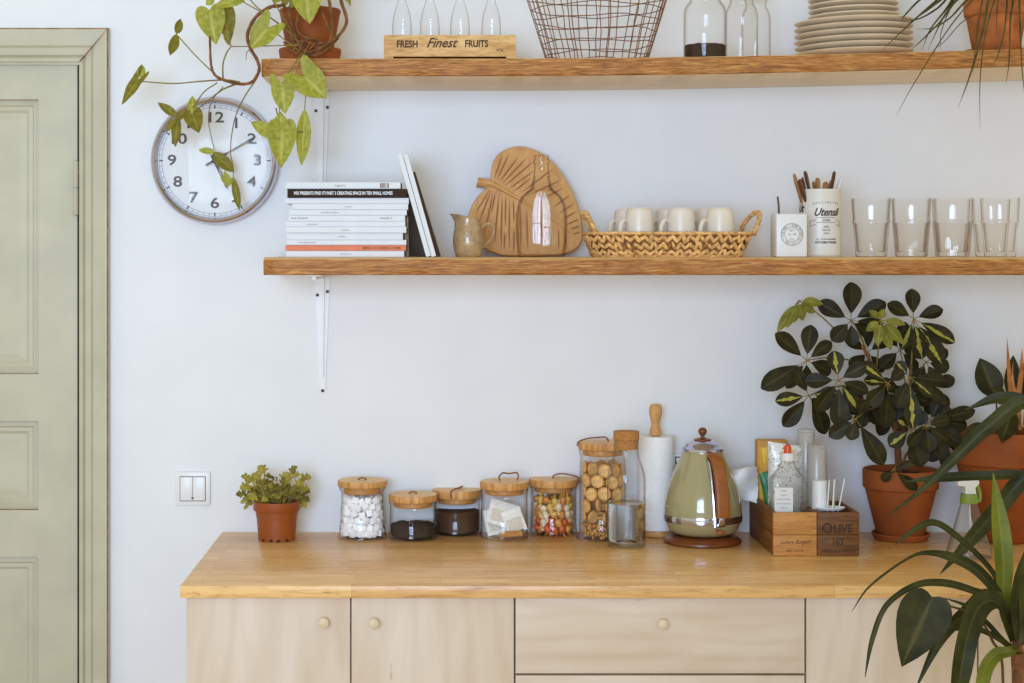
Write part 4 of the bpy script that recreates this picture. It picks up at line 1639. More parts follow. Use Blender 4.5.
def wire_basket():
    y0 = -0.185
    s = sc(y0)
    x0 = P(597, 0, y0).x
    zb = top_z(x0) + 0.002
    t = thing('wire_basket', 'open brown wire basket with flaring sides on the upper shelf', 'basket', (x0, y0, zb))
    rb, rt, h = 49.5 * s, 74 * s, 78 * s
    rot = Matrix.Translation((x0, y0, zb))
    w = 0.00125

    def pt(a, k):
        r = rb + (rt - rb) * k
        return Vector((x0 + r * math.cos(a), y0 + r * math.sin(a) * 0.82, zb + h * k + (x0 * 0) + r * math.cos(a) * 0.005))

    b = B()
    n = 30
    for i in range(n):
        a = 2 * PI * (i + 0.3 * math.sin(i * 2.3)) / n
        b.tube([pt(a + 0.015 * math.sin(k * 9 + i), k) for k in (0, 0.06, 0.25, 0.5, 0.75, 1.0)], w * 0.85, 6)
    obj('upright_wires', b, M_wire, t)
    b = B()
    for j, k in enumerate((0.02, 0.11, 0.25, 0.40, 0.55, 0.70, 0.85)):
        ph = j * 1.3
        path = [pt(2 * PI * i / 72, k + 0.012 * math.sin(2 * PI * i / 72 * 3 + ph) + 0.008 * math.sin(2 * PI * i / 72 * 7 + ph * 2)) for i in range(72)]
        for v in path:
            v.z = max(v.z, top_z(v.x) + 0.0016)
        b.tube(path, w * 0.85, 6, closed=True)
    obj('ring_wires', b, M_wire, t)
    b = B()
    b.tube([pt(2 * PI * i / 72, 1.0) for i in range(72)], w * 1.9, 8, closed=True)
    obj('rim_wire', b, M_wire, t)
    b = B()
    for q in (-0.75, -0.5, -0.25, 0, 0.25, 0.5, 0.75):
        half_ = math.sqrt(1 - q * q)
        b.tube([(x0 + rb * q, y0 - rb * half_ * 0.82, zb + 0.0005 + rb * q * 0.005), (x0 + rb * q, y0 + rb * half_ * 0.82, zb + 0.0005 + rb * q * 0.005)], w * 0.8, 6)
    for q in (-0.66, -0.33, 0, 0.33, 0.66):
        half_ = math.sqrt(1 - q * q)
        b.tube([(x0 - rb * half_, y0 + rb * q * 0.82, zb + 0.0022 - rb * half_ * 0.005), (x0 + rb * half_, y0 + rb * q * 0.82, zb + 0.0022 + rb * half_ * 0.005)], w * 0.8, 6)
    obj('bottom_wires', b, M_wire, t)


wire_basket()


def storage_jar(px, y, half_w, lab, coffee=None, name='glass_jar'):
    s = sc(y)
    x = P(px, 0, y).x
    z0 = top_z(x) + 0.0006
    t = thing(name, lab, 'jar', (x, y, z0), 'tall jars on the upper shelf')
    q = half_w
    pr = [(0, 0.4), (q * 0.90, 0.2), (q * 0.98, 1.2), (q, 4), (q, 45), (q * 0.985, 49), (q * 0.93, 53.5), (q * 0.82, 57), (q * 0.72, 59.5), (q * 0.70, 64), (q * 0.76, 65), (q * 0.76, 69), (q * 0.70, 70)]
    b = B()
    b.lathe(x, y, [(r * s, z * s) for r, z in pr], 40, z0=z0)
    obj('body', b, M_glass_warm, t)
    b = B()
    b.lathe(x, y, [(0, 70 * s), (q * 0.79 * s, 70 * s), (q * 0.79 * s, 77 * s), (0, 77.5 * s)], 32, z0=z0)
    obj('lid', b, M_cork, t)
    if coffee:
        b = B()
        rr = q * s * 0.955
        n = 40
        rng = random.Random(3)
        rings = []
        for r, z in ((0.9, 1.2), (1.0, 2.4), (1.0, coffee * 0.96), (0.8, coffee * 1.02), (0.4, coffee)):
            rings.append([b.v((x + rr * r * math.cos(2 * PI * k / n), y + rr * r * math.sin(2 * PI * k / n), z0 + z * s + (rng.uniform(-0.6, 0.6) * s if z > 5 else 0))) for k in range(n)])
        for a, c in zip(rings, rings[1:]):
            for k in range(n):
                b.f([a[k], a[(k + 1) % n], c[(k + 1) % n], c[k]])
        b.f(rings[0])
        b.f(list(reversed(rings[-1])))
        o = obj('ground_coffee', b, M_coffee, at=(x, y, z0))
        tag(o, 'dark ground coffee at the bottom of the upper shelf jar', 'coffee', kind='stuff')
    return t


storage_jar(705, -0.235, 21.3, 'tall clear jar holding dark coffee, beside the wire basket', 16)
storage_jar(741.5, -0.170, 16.3, 'tall empty clear jar standing beside the coffee jar')
storage_jar(756, -0.085, 14.5, 'narrow empty clear jar behind, nearest the stacked plates')


def plates():
    y0 = -0.185
    s = sc(y0)
    x = P(853.5, 0, y0).x
    zb = top_z(x) + 0.0022
    big, small = 58.2 * s, 44.5 * s
    def make(r, h, lab, z, grp):
        b = B()
        k = 1.0
        b.lathe(x, y0, [(0, 0.0026), (r * 0.56, 0.0026), (r * 0.58, 0.0), (r * 0.62, 0.0), (r * 0.64, 0.003), (r * 0.80, 0.0062), (r * 0.985, h - 0.003), (r, h - 0.0012), (r * 0.985, h), (r * 0.84, h - 0.0016), (r * 0.66, 0.0068), (r * 0.5, 0.0058), (0, 0.0058)], 56, z0=z)
        o = tag(obj('plate', b, M_plate, at=(x, y0, z)), lab, 'plate', grp)
        o.rotation_euler = (0, -0.0200, 0)
        return o
    step = 6.15 * s
    z = zb
    first = None
    labs = ['cream dinner plate at the very bottom, resting on the upper shelf'] + ['large cream dinner plate, %s from the bottom of the stack' % ORD[k] for k in range(1, 5)] + ['cream dinner plate topmost of the large ones, under the small plates']
    for k in range(6):
        if first is None:
            first = make(big, 0.0148, labs[0], z, 'large plates stacked on the upper shelf')
        else:
            o = dup(first, (x + random.uniform(-0.0012, 0.0012), y0, z), None, labs[k])
        z += step
    first = None
    z += 0.0012
    labs = ['small cream plate resting directly on the large plates'] + ['small cream plate, %s from the bottom of the small plates' % ORD[k] for k in range(1, 5)] + ['small cream plate at the very top of the plate stack']
    for k in range(6):
        if first is None:
            first = make(small, 0.0138, labs[0], z, 'small plates stacked on the large ones')
        else:
            dup(first, (x + random.uniform(-0.001, 0.001), y0, z), None, labs[k])
        z += 5.6 * s


plates()


def pot_profile(rt, rb, h, rim_h, lip, th=0.006):
    """classic clay pot: straight taper with a thicker collar"""
    return [(0, 0.0), (rb * 0.94, 0.0), (rb, 0.003), (rt - lip, h - rim_h - 0.002), (rt - lip * 0.6, h - rim_h), (rt - 0.001, h - rim_h + 0.002), (rt, h - 0.004), (rt - 0.002, h), (rt - th, h), (rt - th - 0.002, h - 0.006), (rt - th - lip, h - rim_h), (rb - th, 0.012), (0, 0.012)]


def soil(t, x, y, r, z):
    b = B()
    n = 28
    rings = []
    for k, q in ((1.0, 0.0), (0.7, 0.003), (0.35, 0.004)):
        rings.append([b.v((x + r * k * math.cos(2 * PI * i / n), y + r * k * math.sin(2 * PI * i / n), z + q + random.uniform(-0.0015, 0.0015))) for i in range(n)])
    for a, c in zip(rings, rings[1:]):
        for i in range(n):
            b.f([a[i], a[(i + 1) % n], c[(i + 1) % n], c[i]])
    b.f(list(reversed(rings[-1])))
    low = [b.v((x + r * 0.97 * math.cos(2 * PI * i / n), y + r * 0.97 * math.sin(2 * PI * i / n), z - 0.012)) for i in range(n)]
    for i in range(n):
        b.f([rings[0][i], low[i], low[(i + 1) % n], rings[0][(i + 1) % n]])
    b.f(low)
    return obj('soil', b, M_soil, t)


def grass_plant():
    y0 = -0.20
    s = sc(y0)
    x = P(996, 0, y0).x
    zb = top_z(x) + 0.0020
    t = thing('potted_grass_plant', 'thin-bladed hanging grass plant in weathered clay pot on upper shelf', 'potted plant', (x, y0, zb))
    b = B()
    b.lathe(x, y0, [(0, 0.0), (27 * s, 0.0), (31.5 * s, 4.6 * s), (30.4 * s, 4.8 * s), (26 * s, 1.2 * s), (0, 1.2 * s)], 40, z0=zb)
    obj('saucer', b, M_terra_old, t)
    z1 = zb + 1.4 * s
    b = B()
    b.lathe(x, y0, pot_profile(31.5 * s, 22.5 * s, 54 * s, 17 * s, 2.6 * s), 44, z0=z1)
    obj('pot', b, M_terra_old, t)
    soil(t, x, y0, 24.5 * s, z1 + 46 * s)
    b = B()
    zt = z1 + 50 * s
    rng = random.Random(11)

    def blade(pix, w=2.6, ys=None):
        m = len(pix)
        pts = [Vector((x + rng.uniform(-0.014, 0.014), y0 + rng.uniform(-0.014, 0.014), zt - 0.004))]
        for i, (a, c) in enumerate(pix):
            yy = (ys[i] if ys else y0 - 0.10)
            pts.append(P(a, c, yy))
        ws = [w * s * 0.8] + [w * s * (1.0 - 0.75 * (i / m) ** 1.5) for i in range(1, m)] + [0.0004]
        b.strap(pts, ws, (0.1, -1, 0.4), 0.5, 5)

    front = [-0.30, -0.37, -0.385, -0.385]
    # blades that show in the photo, then a mop above the frame
    blade([(960, -22), (925, -4), (906, 14), (901, 21)], 3.0, [-0.24, -0.27, -0.28, -0.28])
    blade([(962, -20), (935, 2), (912, 22), (880, 52)], 3.0, [-0.27, -0.31, -0.345, -0.36])
    blade([(964, -16), (938, 8), (915, 20), (898, 16)], 2.6, [-0.26, -0.30, -0.31, -0.31])
    blade([(966, -14), (944, 12), (930, 30), (922, 50)], 2.6, [-0.26, -0.29, -0.30, -0.30])
    blade([(966, -12), (948, 10), (938, 28), (928, 50)], 2.4, [-0.25, -0.28, -0.29, -0.29])
    blade([(968, -18), (945, -3), (925, 12), (907, 24)], 3.0, [-0.22, -0.25, -0.27, -0.27])
    blade([(970, -12), (952, 6), (941, 33), (941, 51)], 1.6, [-0.26, -0.29, -0.30, -0.30])
    blade([(964, -4), (940, 22), (921, 41), (912, 49)], 2.2, [-0.30, -0.33, -0.34, -0.34])
    blade([(972, -2), (950, 18), (933, 28), (914, 29)], 2.2, [-0.28, -0.30, -0.31, -0.31])
    blade([(965, 20), (946, 40), (936, 48), (934, 50)], 1.0, [-0.25, -0.27, -0.28, -0.28])
    blade([(990, -10), (983, 30), (970, 75), (958, 108)], 3.0, front)
    blade([(986, -10), (978, 25), (975, 50), (973, 76)], 1.8, front)
    blade([(1006, -12), (1005, 25), (998, 55), (990, 68)], 2.2, front)
    blade([(1013, -14), (1010, 22), (1009, 60), (1006, 84)], 2.6, front)
    blade([(998, -10), (986, 30), (980, 80), (980, 130)], 1.8, front)
    blade([(990, -14), (955, 20), (915, 82), (896, 116)], 1.6, [-0.30, -0.37, -0.385, -0.385])
    blade([(1016, -14), (1020, 30), (1022, 70), (1026, 105)], 2.4, front)
    blade([(1000, -16), (997, 10), (996, 40)], 1.6, [-0.29, -0.31, -0.315])
    for i in range(60):
        a = rng.uniform(0, 2 * PI)
        ln = rng.uniform(0.10, 0.22)
        hh = rng.uniform(0.04, 0.14)
        p0 = Vector((x + rng.uniform(-0.014, 0.014), y0 + rng.uniform(-0.014, 0.014), zt - 0.004))
        p1 = p0 + Vector((math.cos(a) * ln * 0.3, math.sin(a) * ln * 0.3, hh))
        p2 = p0 + Vector((math.cos(a) * ln * 0.75, math.sin(a) * ln * 0.7, hh * 0.9))
        p3 = p0 + Vector((math.cos(a) * ln, math.sin(a) * ln * 0.8, max(0.03, hh * 0.3)))
        for q in (p1, p2, p3):
            q.y = min(q.y, -0.012)
        b.strap([p0, p1, p2, p3], [0.004, 0.0048, 0.0032, 0.0005], (0, 0, 1), 0.4, 4)
    obj('foliage', b, M_grass, t)


grass_plant()


def trailing_plant():
    y0 = -0.20
    s = sc(y0)
    x = P(310, 0, y0).x
    zb = top_z(x) + 0.0012
    t = thing('trailing_vine_plant', 'trailing arrowhead vine in terracotta pot and deep saucer over the clock', 'potted plant', (x, y0, zb))
    b = B()
    sf = sc(y0)
    b.lathe(x, y0, [(0, 0), (28.2 * sf, 0), (29.3 * sf, 1.0 * sf), (31.3 * sf, 13.0 * sf), (30.6 * sf, 15.2 * sf), (29.0 * sf, 15.2 * sf), (27.0 * sf, 2.5 * sf), (0, 2.5 * sf)], 44, z0=zb)
    obj('saucer', b, M_terra, t)
    z1 = zb + 2.8 * sf
    b = B()
    b.lathe(x, y0, pot_profile(31.0 * s, 21.5 * s, 52 * s, 4 * s, 1.0 * s), 44, z0=z1)
    obj('pot', b, M_terra, t)
    soil(t, x, y0, 27.5 * s, z1 + 45 * s)
    top = (x, y0, z1 + 46 * s)

    def path(pix):
        return [P(a, c, y) for a, c, y in pix]

    YV = -0.30
    b = B()                                   # woody old stems
    def st(pix, r0, r1, n=5, knob=0.12):
        pp = crv(path(pix), n)
        m = len(pp)
        b.tube(pp, [1.3 * (r0 + (r1 - r0) * i / (m - 1)) * (1 + knob * math.sin(i * 2.1)) for i in range(m)], 8)
    st([(300, -32, -0.22), (292, -8, -0.27), (283, 4.7, -0.30), (270.5, 7, -0.32), (256, 17, -0.33), (247.6, 34, -0.34), (250.5, 48, -0.345), (257.6, 61, -0.352), (259, 71, -0.354), (252, 82, -0.345), (239, 84, -0.33), (224, 80, -0.32), (215, 75, -0.315), (211, 64, -0.31), (210, 41, -0.30), (209, 22, -0.29)], 0.0034, 0.0020)
    st([(322, -30, -0.22), (336, -12, -0.28), (342, 4, -0.29), (346.7, 21, -0.295), (341, 33, -0.30), (334, 39, -0.31), (318, 49, -0.32), (302, 55, -0.315), (296, 50, -0.31)], 0.0030, 0.0022)
    st([(318, -30, -0.22), (328, -4, -0.285), (331, 15, -0.295), (331.5, 34, -0.305), (326, 46, -0.31), (310, 52, -0.315)], 0.0028, 0.0022)
    st([(305, -28, -0.22), (320, 8, -0.29), (328, 26, -0.30), (334, 38, -0.305)], 0.0024, 0.0020)
    st([(298, -28, -0.22), (290, 10, -0.29), (294, 32, -0.30), (302, 46, -0.31), (320, 47, -0.315), (332, 42, -0.31)], 0.0026, 0.0020)
    st([(290, -20, -0.22), (284, 12, -0.29), (291, 36, -0.30), (300, 52, -0.315), (316, 54, -0.318), (329, 48, -0.31)], 0.0022, 0.0016)
    st([(310, -20, -0.22), (297, 20, -0.295), (300, 34, -0.302), (313, 40, -0.31), (330, 44, -0.312)], 0.0022, 0.0016)
    st([(252, 49, -0.347), (247, 52, -0.348), (246, 60, -0.348)], 0.0008, 0.0005)
    nr = random.Random(31)
    for k in range(9):
        px_a, px_b = nr.uniform(284, 300), nr.uniform(318, 338)
        pts = []
        for q in range(5):
            u = q / 4
            pts.append((px_a + (px_b - px_a) * u + nr.uniform(-3, 3), nr.uniform(38, 56) - 10 * abs(u - 0.5) * nr.random(), -0.29 - 0.03 * math.sin(PI * u) - nr.uniform(0, 0.012)))
        st(pts, 0.0017, 0.0012)
    obj('woody_stem', b, M_stem_brown, t)
    b = B()                                   # petioles and green runners
    g = lambda pix, r0=0.0012, r1=0.0009: st(pix, r0, r1, 5, 0.0)
    g([(216, 75.4, -0.315), (196, 56, -0.28), (176.6, 34.4, -0.25)])
    g([(240, 82, -0.335), (225, 80, -0.32), (198, 81.5, -0.27), (173, 83.5, -0.23), (142, 81.5, -0.20)], 0.0014, 0.0010)
    g([(223, 79, -0.32), (223, 64, -0.315), (227, 52, -0.31), (231, 46, -0.30), (228, 40, -0.30)], 0.0014, 0.0009)
    g([(231, 46.5, -0.30), (250, 46.3, -0.335), (280, 45.6, -0.345), (300, 45, -0.33)], 0.0009, 0.0009)
    g([(236, 84, -0.325), (222, 90, -0.30), (208, 101, -0.26), (194, 112, -0.22)], 0.0016, 0.0010)
    g([(217, 83, -0.31), (204, 92, -0.27), (192, 108, -0.21), (178, 117, -0.17)], 0.0011, 0.0009)
    g([(223, 87, -0.30), (212, 101, -0.20), (208.5, 121, -0.12), (214.6, 151, -0.105)], 0.0009, 0.0007)
    g([(256.5, 79, -0.345), (243, 99.5, -0.27), (234, 122, -0.17), (230.5, 150, -0.125), (233, 166, -0.11), (233.5, 178, -0.105)], 0.0011, 0.0008)
    g([(291, 33, -0.30), (268, 16, -0.33), (242, 1, -0.33), (238, -6, -0.33)])
    g([(298, 50, -0.32), (285, 40, -0.335), (272, 30, -0.345), (268, 27, -0.35)])
    g([(246, -6, -0.32), (258, 8, -0.325), (290, 33, -0.31), (302, 48, -0.32)])
    g([(270, -4, -0.32), (280, 12, -0.325), (292, 32, -0.31)])
    g([(302, 53, -0.335), (297, 60, -0.37), (288, 74, -0.385), (282.7, 84, -0.385)])
    g([(306, 50, -0.335), (300, 62, -0.368), (296, 74, -0.385), (303, 78, -0.385)])
    g([(276, 108, -0.37), (278, 116, -0.37), (282, 124, -0.37)])
    g([(305.5, 74, -0.385), (305.6, 94, -0.37), (304.5, 112, -0.36)], 0.0008, 0.0007)
    g([(281, 90, -0.384), (279, 104, -0.376), (281, 122, -0.372)], 0.0009, 0.0008)
    g([(309, -24, -0.27), (307, -12, -0.31), (306, -6, -0.33)])
    g([(303, 132, -0.36), (296, 132, -0.365), (288, 132, -0.37)], 0.0012, 0.0008)
    obj('petioles', b, M_stem_green, t)

    def lf(bx, by, tx, ty, w, shape, y1, y2=None, m=M_syn, nrm=(0, -1, 0.25), fold=0.2, droop=0.08, wave=0.03, roll=0.0):
        y2 = y1 if y2 is None else y2
        k = B()
        k.leaf(P(bx, by, y1), P(tx, ty, y2), w * sc(y1), shape, nrm, fold, droop, wave, roll)
        obj('leaf', k, m, t)

    lf(209.5, 10, 216, 44.5, 30, 'heart', -0.305, -0.30)
    lf(221, 9, 231, 42, 25, 'heart', -0.285, -0.28, M_syn_dark, (0.35, -1, 0.1))
    lf(226, 28, 229, 45.5, 8, 'ovate', -0.298, -0.30, M_syn_dark)
    lf(240, -2, 212, 7, 15, 'heart', -0.32, -0.315)
    lf(214, -2, 206, 5, 9, 'ovate', -0.31, -0.31)
    lf(176.5, 34, 170.5, 56, 11, 'ovate', -0.25, -0.24, M_syn_dark, (0.6, -1, 0))
    lf(176.5, 34, 181, 18.5, 9, 'ovate', -0.25, -0.25, M_syn_dark, (0.6, -1, 0))
    lf(138, 80, 120.5, 104.5, 15, 'arrow', -0.20, -0.19, M_syn_dark, (-0.5, -1, 0))
    lf(141, 78, 141.5, 64, 9, 'ovate', -0.20, -0.20, M_syn)
    lf(268.5, 27.5, 249.5, 49, 30, 'arrow', -0.35, -0.352)
    lf(306, -8, 309.5, 23.6, 31, 'heart', -0.335, -0.345, M_syn)
    lf(299, -8, 290.5, 7.6, 12, 'ovate', -0.32, -0.325, M_syn_dark)
    lf(283, -6, 287, 5, 9, 'ovate', -0.315, -0.315, M_syn_dark)
    lf(303.5, 76, 327, 97.8, 37, 'arrow', -0.385, -0.38)
    lf(282.5, 86, 285, 114, 26, 'arrow', -0.388, -0.385)
    lf(282, 125, 281.3, 168.5, 30, 'heart', -0.374, -0.36, M_syn, (0.1, -1, 0.1))
    lf(280, 138, 250.5, 121, 15, 'ovate', -0.374, -0.37)
    lf(281, 128, 280, 111, 17, 'heart', -0.376, -0.376)
    lf(304.8, 109.5, 302, 166, 15, 'ovate', -0.362, -0.355, M_syn, (0.2, -1, 0))
    lf(191.5, 112, 199.5, 133.5, 20, 'heart', -0.215, -0.20, M_syn_dark, (0.1, -1, 0.3))
    lf(192, 114, 192.5, 95.5, 9.5, 'ovate', -0.217, -0.21)
    lf(178, 117, 157.5, 102, 9, 'ovate', -0.17, -0.17, M_syn_dark)
    lf(178, 115, 174.5, 147.5, 10, 'ovate', -0.17, -0.16, M_syn_dark)
    lf(176, 119, 191, 109.5, 8, 'ovate', -0.172, -0.17, M_syn_dark)
    lf(176, 119, 165, 132, 7, 'ovate', -0.172, -0.17, M_syn_dark)
    lf(214.5, 152, 198, 149.5, 7, 'ovate', -0.107, -0.105, M_syn)
    lf(213, 152.5, 234.5, 172, 13.5, 'ovate', -0.108, -0.105, M_syn_dark)
    lf(233.5, 178, 239.5, 211, 8, 'ovate', -0.106, -0.10, M_syn_dark)
    lf(229.5, 182, 224, 170.5, 5, 'ovate', -0.106, -0.105)
    lf(228, 183, 221, 175, 7, 'ovate', -0.107, -0.105, M_syn)
    lf(234, 178, 224, 187, 6, 'ovate', -0.106, -0.104, M_syn)
    # crown above the frame
    rng = random.Random(5)
    for k in range(16):
        a = rng.uniform(0, 2 * PI)
        r = rng.uniform(0.04, 0.13)
        p = Vector(top) + Vector((math.cos(a) * r, math.sin(a) * r * 0.7, rng.uniform(0.06, 0.17)))
        q = p + Vector((math.cos(a) * 0.05, math.sin(a) * 0.035 - 0.01, -0.04))
        p.y = min(p.y, -0.07)
        q.y = min(q.y, -0.06)
        k_ = B()
        k_.leaf(p, q, 0.055, 'heart', (0.2 * math.cos(a), -0.6, 0.8), 0.2, 0.1, 0.02)
        obj('leaf', k_, M_syn, t)
        k_ = B()
        k_.tube(crv([top, (Vector(top) + p) / 2 + Vector((0, 0, 0.03)), p], 5), 0.0011, 6)
        obj('petiole', k_, M_stem_green, t)


trailing_plant()

#@@COUNTER
# ------------------------------------------------------------------ things on the worktop
def base_y(py, rpx):
    """centre depth of a round foot whose front edge shows at row py"""
    y = cy(py)
    return y + rpx * sc(y)


def lobed_plant():
    r_ = 18.3
    y0 = base_y(542.3, r_)
    s = sc(y0)
    x = P(276.8, 0, y0).x
    z0 = CT + 0.0006
    t = thing('potted_lobed_plant', 'small leafy plant in orange plastic pot at the end of worktop', 'potted plant', (x, y0, z0))
    b = B()
    rb, rt, h = 18.3 * s, 23.4 * s, 38.5 * s
    rc = 20.6 * s

    def notch(a, z):
        return 1.0
    pr = [(0, 0.005), (rb * 0.86, 0.005), (rb * 0.90, 0.0), (rb, 0.0), (rb * 1.01, 0.004), (rc, h - 10 * s), (rt * 0.97, h - 9.6 * s), (rt, h - 8.5 * s), (rt, h - 0.001), (rt - 0.0015, h), (rt - 0.003, h - 0.001), (rt - 0.004, h - 9 * s), (rb * 0.95, 0.01), (0, 0.01)]
    b.lathe(x, y0, pr, 40, z0=z0)
    b.mi = 1
    for a in (-130, -103, -80, -52, 30, 120):
        q = R(a)
        b.ball((x + rb * math.cos(q), y0 + rb * math.sin(q), z0 + 0.0025), 0.0030, 6, 1.2, 1.2, 0.9)
    b.mi = 0
    obj('pot', b, [M_terra_plastic, M_gap], t)
    soil(t, x, y0, rt - 0.006, z0 + h - 0.008)
    b = B()
    rng = random.Random(21)
    stems = B()
    tips = [(246, 478), (259, 466), (262, 480), (240, 488), (236, 494), (250, 491), (268, 474), (272, 484), (240, 502), (243, 508), (262, 500), (266, 514), (281, 487), (290, 480), (296, 466), (299, 474), (304, 482), (309, 488), (311, 476), (303, 496), (310, 500), (307, 507), (279, 498), (287, 494), (285, 478), (257, 484), (252, 474), (295, 488), (272, 492), (248, 497), (300, 489), (276, 478), (289, 472)]
    cz = z0 + h - 0.006
    for i, (a, c) in enumerate(tips):
        yy = y0 + rng.uniform(-0.055, 0.03)
        tip = P(a, c, yy)
        fo = Vector((x + (tip.x - x) * 0.35 + rng.uniform(-0.006, 0.006), y0 + (yy - y0) * 0.4, cz))
        fo.y = max(y0 - 0.035, min(y0 + 0.035, fo.y))
        midp = fo.lerp(tip, 0.5) + Vector((0, 0, 0.016))
        if tip.z < cz + 0.012:
            midp.z = max(midp.z, cz + 0.020)
        ndir = ((tip - midp).normalized() + Vector(((tip.x - x) * 9, -0.25, rng.uniform(-0.35, 0.45)))).normalized()
        b0 = tip - ndir * 0.027
        b0.z = max(b0.z, cz + 0.004)
        stems.tube(crv([fo, midp.lerp(b0, 0.3), b0], 5), [0.0016, 0.0011], 6)
        b.mi = 0 if rng.random() < 0.68 else 1
        w = rng.uniform(0.024, 0.030)
        nm = (rng.uniform(-0.6, 0.6), -0.8, rng.uniform(0.3, 1.6))
        b.leaf(b0, tip, w, 'lobed', nm, 0.22, 0.14, 0.06)
        q = b0.lerp(fo, 0.25)
        sd = Vector((rng.choice((-1, 1)) * 0.016, -0.006, rng.uniform(-0.006, 0.010)))
        b.mi = 0 if rng.random() < 0.5 else 1
        b.leaf(q, q + sd, 0.017, 'lobed', nm, 0.22, 0.14, 0.06)
    for i in range(12):                       # inner leaves
        a = rng.uniform(0, 2 * PI)
        r = rng.uniform(0.2, 0.9) * 30 * s
        p = Vector((x + r * math.cos(a), y0 + r * 0.7 * math.sin(a), cz + rng.uniform(0.012, 0.055)))
        q = p + Vector((math.cos(a) * 0.022, math.sin(a) * 0.018 - 0.008, rng.uniform(-0.004, 0.016)))
        stems.tube(crv([(x + r * 0.4 * math.cos(a), y0 + r * 0.3 * math.sin(a), cz), p], 3), 0.0012, 6)
        b.mi = 1 if rng.random() < 0.6 else 0
        b.leaf(p, q, 0.026, 'lobed', (rng.uniform(-0.4, 0.4), -1, rng.uniform(0.3, 1.2)), 0.2, 0.12, 0.05)
    obj('foliage', b, [M_kal, M_kal_dark], t)
    obj('stems', stems, M_stem_green, t)


lobed_plant()


def lid_parts(t, x, y, z, r, th, stop_r, stop_h, loop=None, ml=M_lid):
    """wooden disc lid with stopper below and a leather cord loop; z is the underside of the disc"""
    lid = B()
    lid.lathe(x, y, [(0, z), (r * 0.985, z), (r, z + 0.0015), (r, z + th - 0.002), (r * 0.985, z + th)], 44)
    lid.mi = 1
    lid.lathe(x, y, [(r * 0.985, z + th), (r * 0.6, z + th + 0.0003), (0, z + th + 0.0004)], 44)
    lid.mi = 0
    o = obj('lid', lid, [ml, M_lid_top], t)
    q = B()
    q.lathe(x, y, [(stop_r * 0.96, z - stop_h), (stop_r, z - stop_h + 0.002), (stop_r, z - 0.0002), (0, z - 0.0002)], 40)
    q.lathe(x, y, [(stop_r * 0.96, z - stop_h), (0, z - stop_h)], 40)
    obj('stopper', q, M_stop, o)
    if loop:
        q = B()
        q.tube(crv(loop, 8), 0.0022, 8, flat=0.7)
        obj('cord_loop', q, M_leather, o)
    return o


def glass_body(t, x, y, prof, n=44, m=M_glass):
    b = B()
    b.lathe(x, y, prof, n)
    return obj('glass_body', b, m, t)


Z0 = CT + 0.0008


def jar_sugar():
    r0 = 24.6
    y0 = base_y(541.5, r0)
    s = sc(y0)
    x = P(362.3, 0, y0).x
    t = thing('glass_jar', 'flared glass jar of white sugar cubes with wooden disc lid', 'jar', (x, y0, Z0), 'wooden lidded jars on the worktop')
    # heights (px above the foot) as seen at the axis
    zl = P(0, 489, y0 - 24 * s).z                # lid underside, front edge
    zl1 = P(0, 483.0, y0 - 24 * s).z
    H = zl - Z0
    pr = [(0, 0.002), (22.5 * s, 0.002), (23.8 * s, 0.0), (24.8 * s, 0.002), (24.6 * s, 0.006), (23.2 * s, 0.012), (21.9 * s, H * 0.40), (21.0 * s, H * 0.72), (20.9 * s, H * 0.83), (21.5 * s, H * 0.90), (23.4 * s, H * 0.955), (23.6 * s, H * 0.985), (22.6 * s, H - 0.0004)]
    glass_body(t, x, y0, [(r, z + Z0) for r, z in pr])
    lp = [(x - 0.007, y0 - 0.004, zl1 + 0.0006), (x - 0.008, y0 - 0.004, zl1 + 0.0025), (x, y0 - 0.002, zl1 + 0.005), (x + 0.008, y0 - 0.004, zl1 + 0.0025), (x + 0.007, y0 - 0.004, zl1 + 0.0006)]
    lid_parts(t, x, y0, zl, 24.5 * s, zl1 - zl, 18.7 * s, 0.016, lp)
    # sugar cubes
    a = 0.0138
    b = B()
    b.box(-a / 2, a / 2, -a / 2, a / 2, -a / 2, a / 2, 0.0009)
    first = None
    rng = random.Random(2)
    lay = 0
    z = Z0 + 0.004 + a * 0.55
    top = zl - 0.019
    lab = 'white sugar cube inside the flared jar beside the small leafy plant'
    while z < top:
        k = (z - Z0) / H
        rin = (23.0 - 3.0 * k) * s - 0.0015
        rings = [(rin - a * 0.66, 15 if k < 0.3 else 14), (rin - a * 1.75, 8)]
        if z + 0.016 > top:
            rings.append((a * 0.55, 3))
        for rr, n in rings:
            for i in range(n):
                an = 2 * PI * (i + 0.5 * (lay % 2)) / n + rng.uniform(-0.05, 0.05)
                loc = (x + rr * math.cos(an), y0 + rr * math.sin(an), z + rng.uniform(-0.0026, 0.0026))
                rot = (rng.uniform(-0.6, 0.6), rng.uniform(-0.6, 0.6), an + rng.uniform(-0.8, 0.8))
                if first is None:
                    first = tag(obj('sugar_cube', b, M_sugar, at=(0, 0, 0), smooth=40), lab, 'sugar cube', 'sugar cubes in the flared jar')
                    first.location = loc
                    first.rotation_euler = rot
                else:
                    dup(first, loc, rot=rot)
        z += a * 1.07
        lay += 1


jar_sugar()


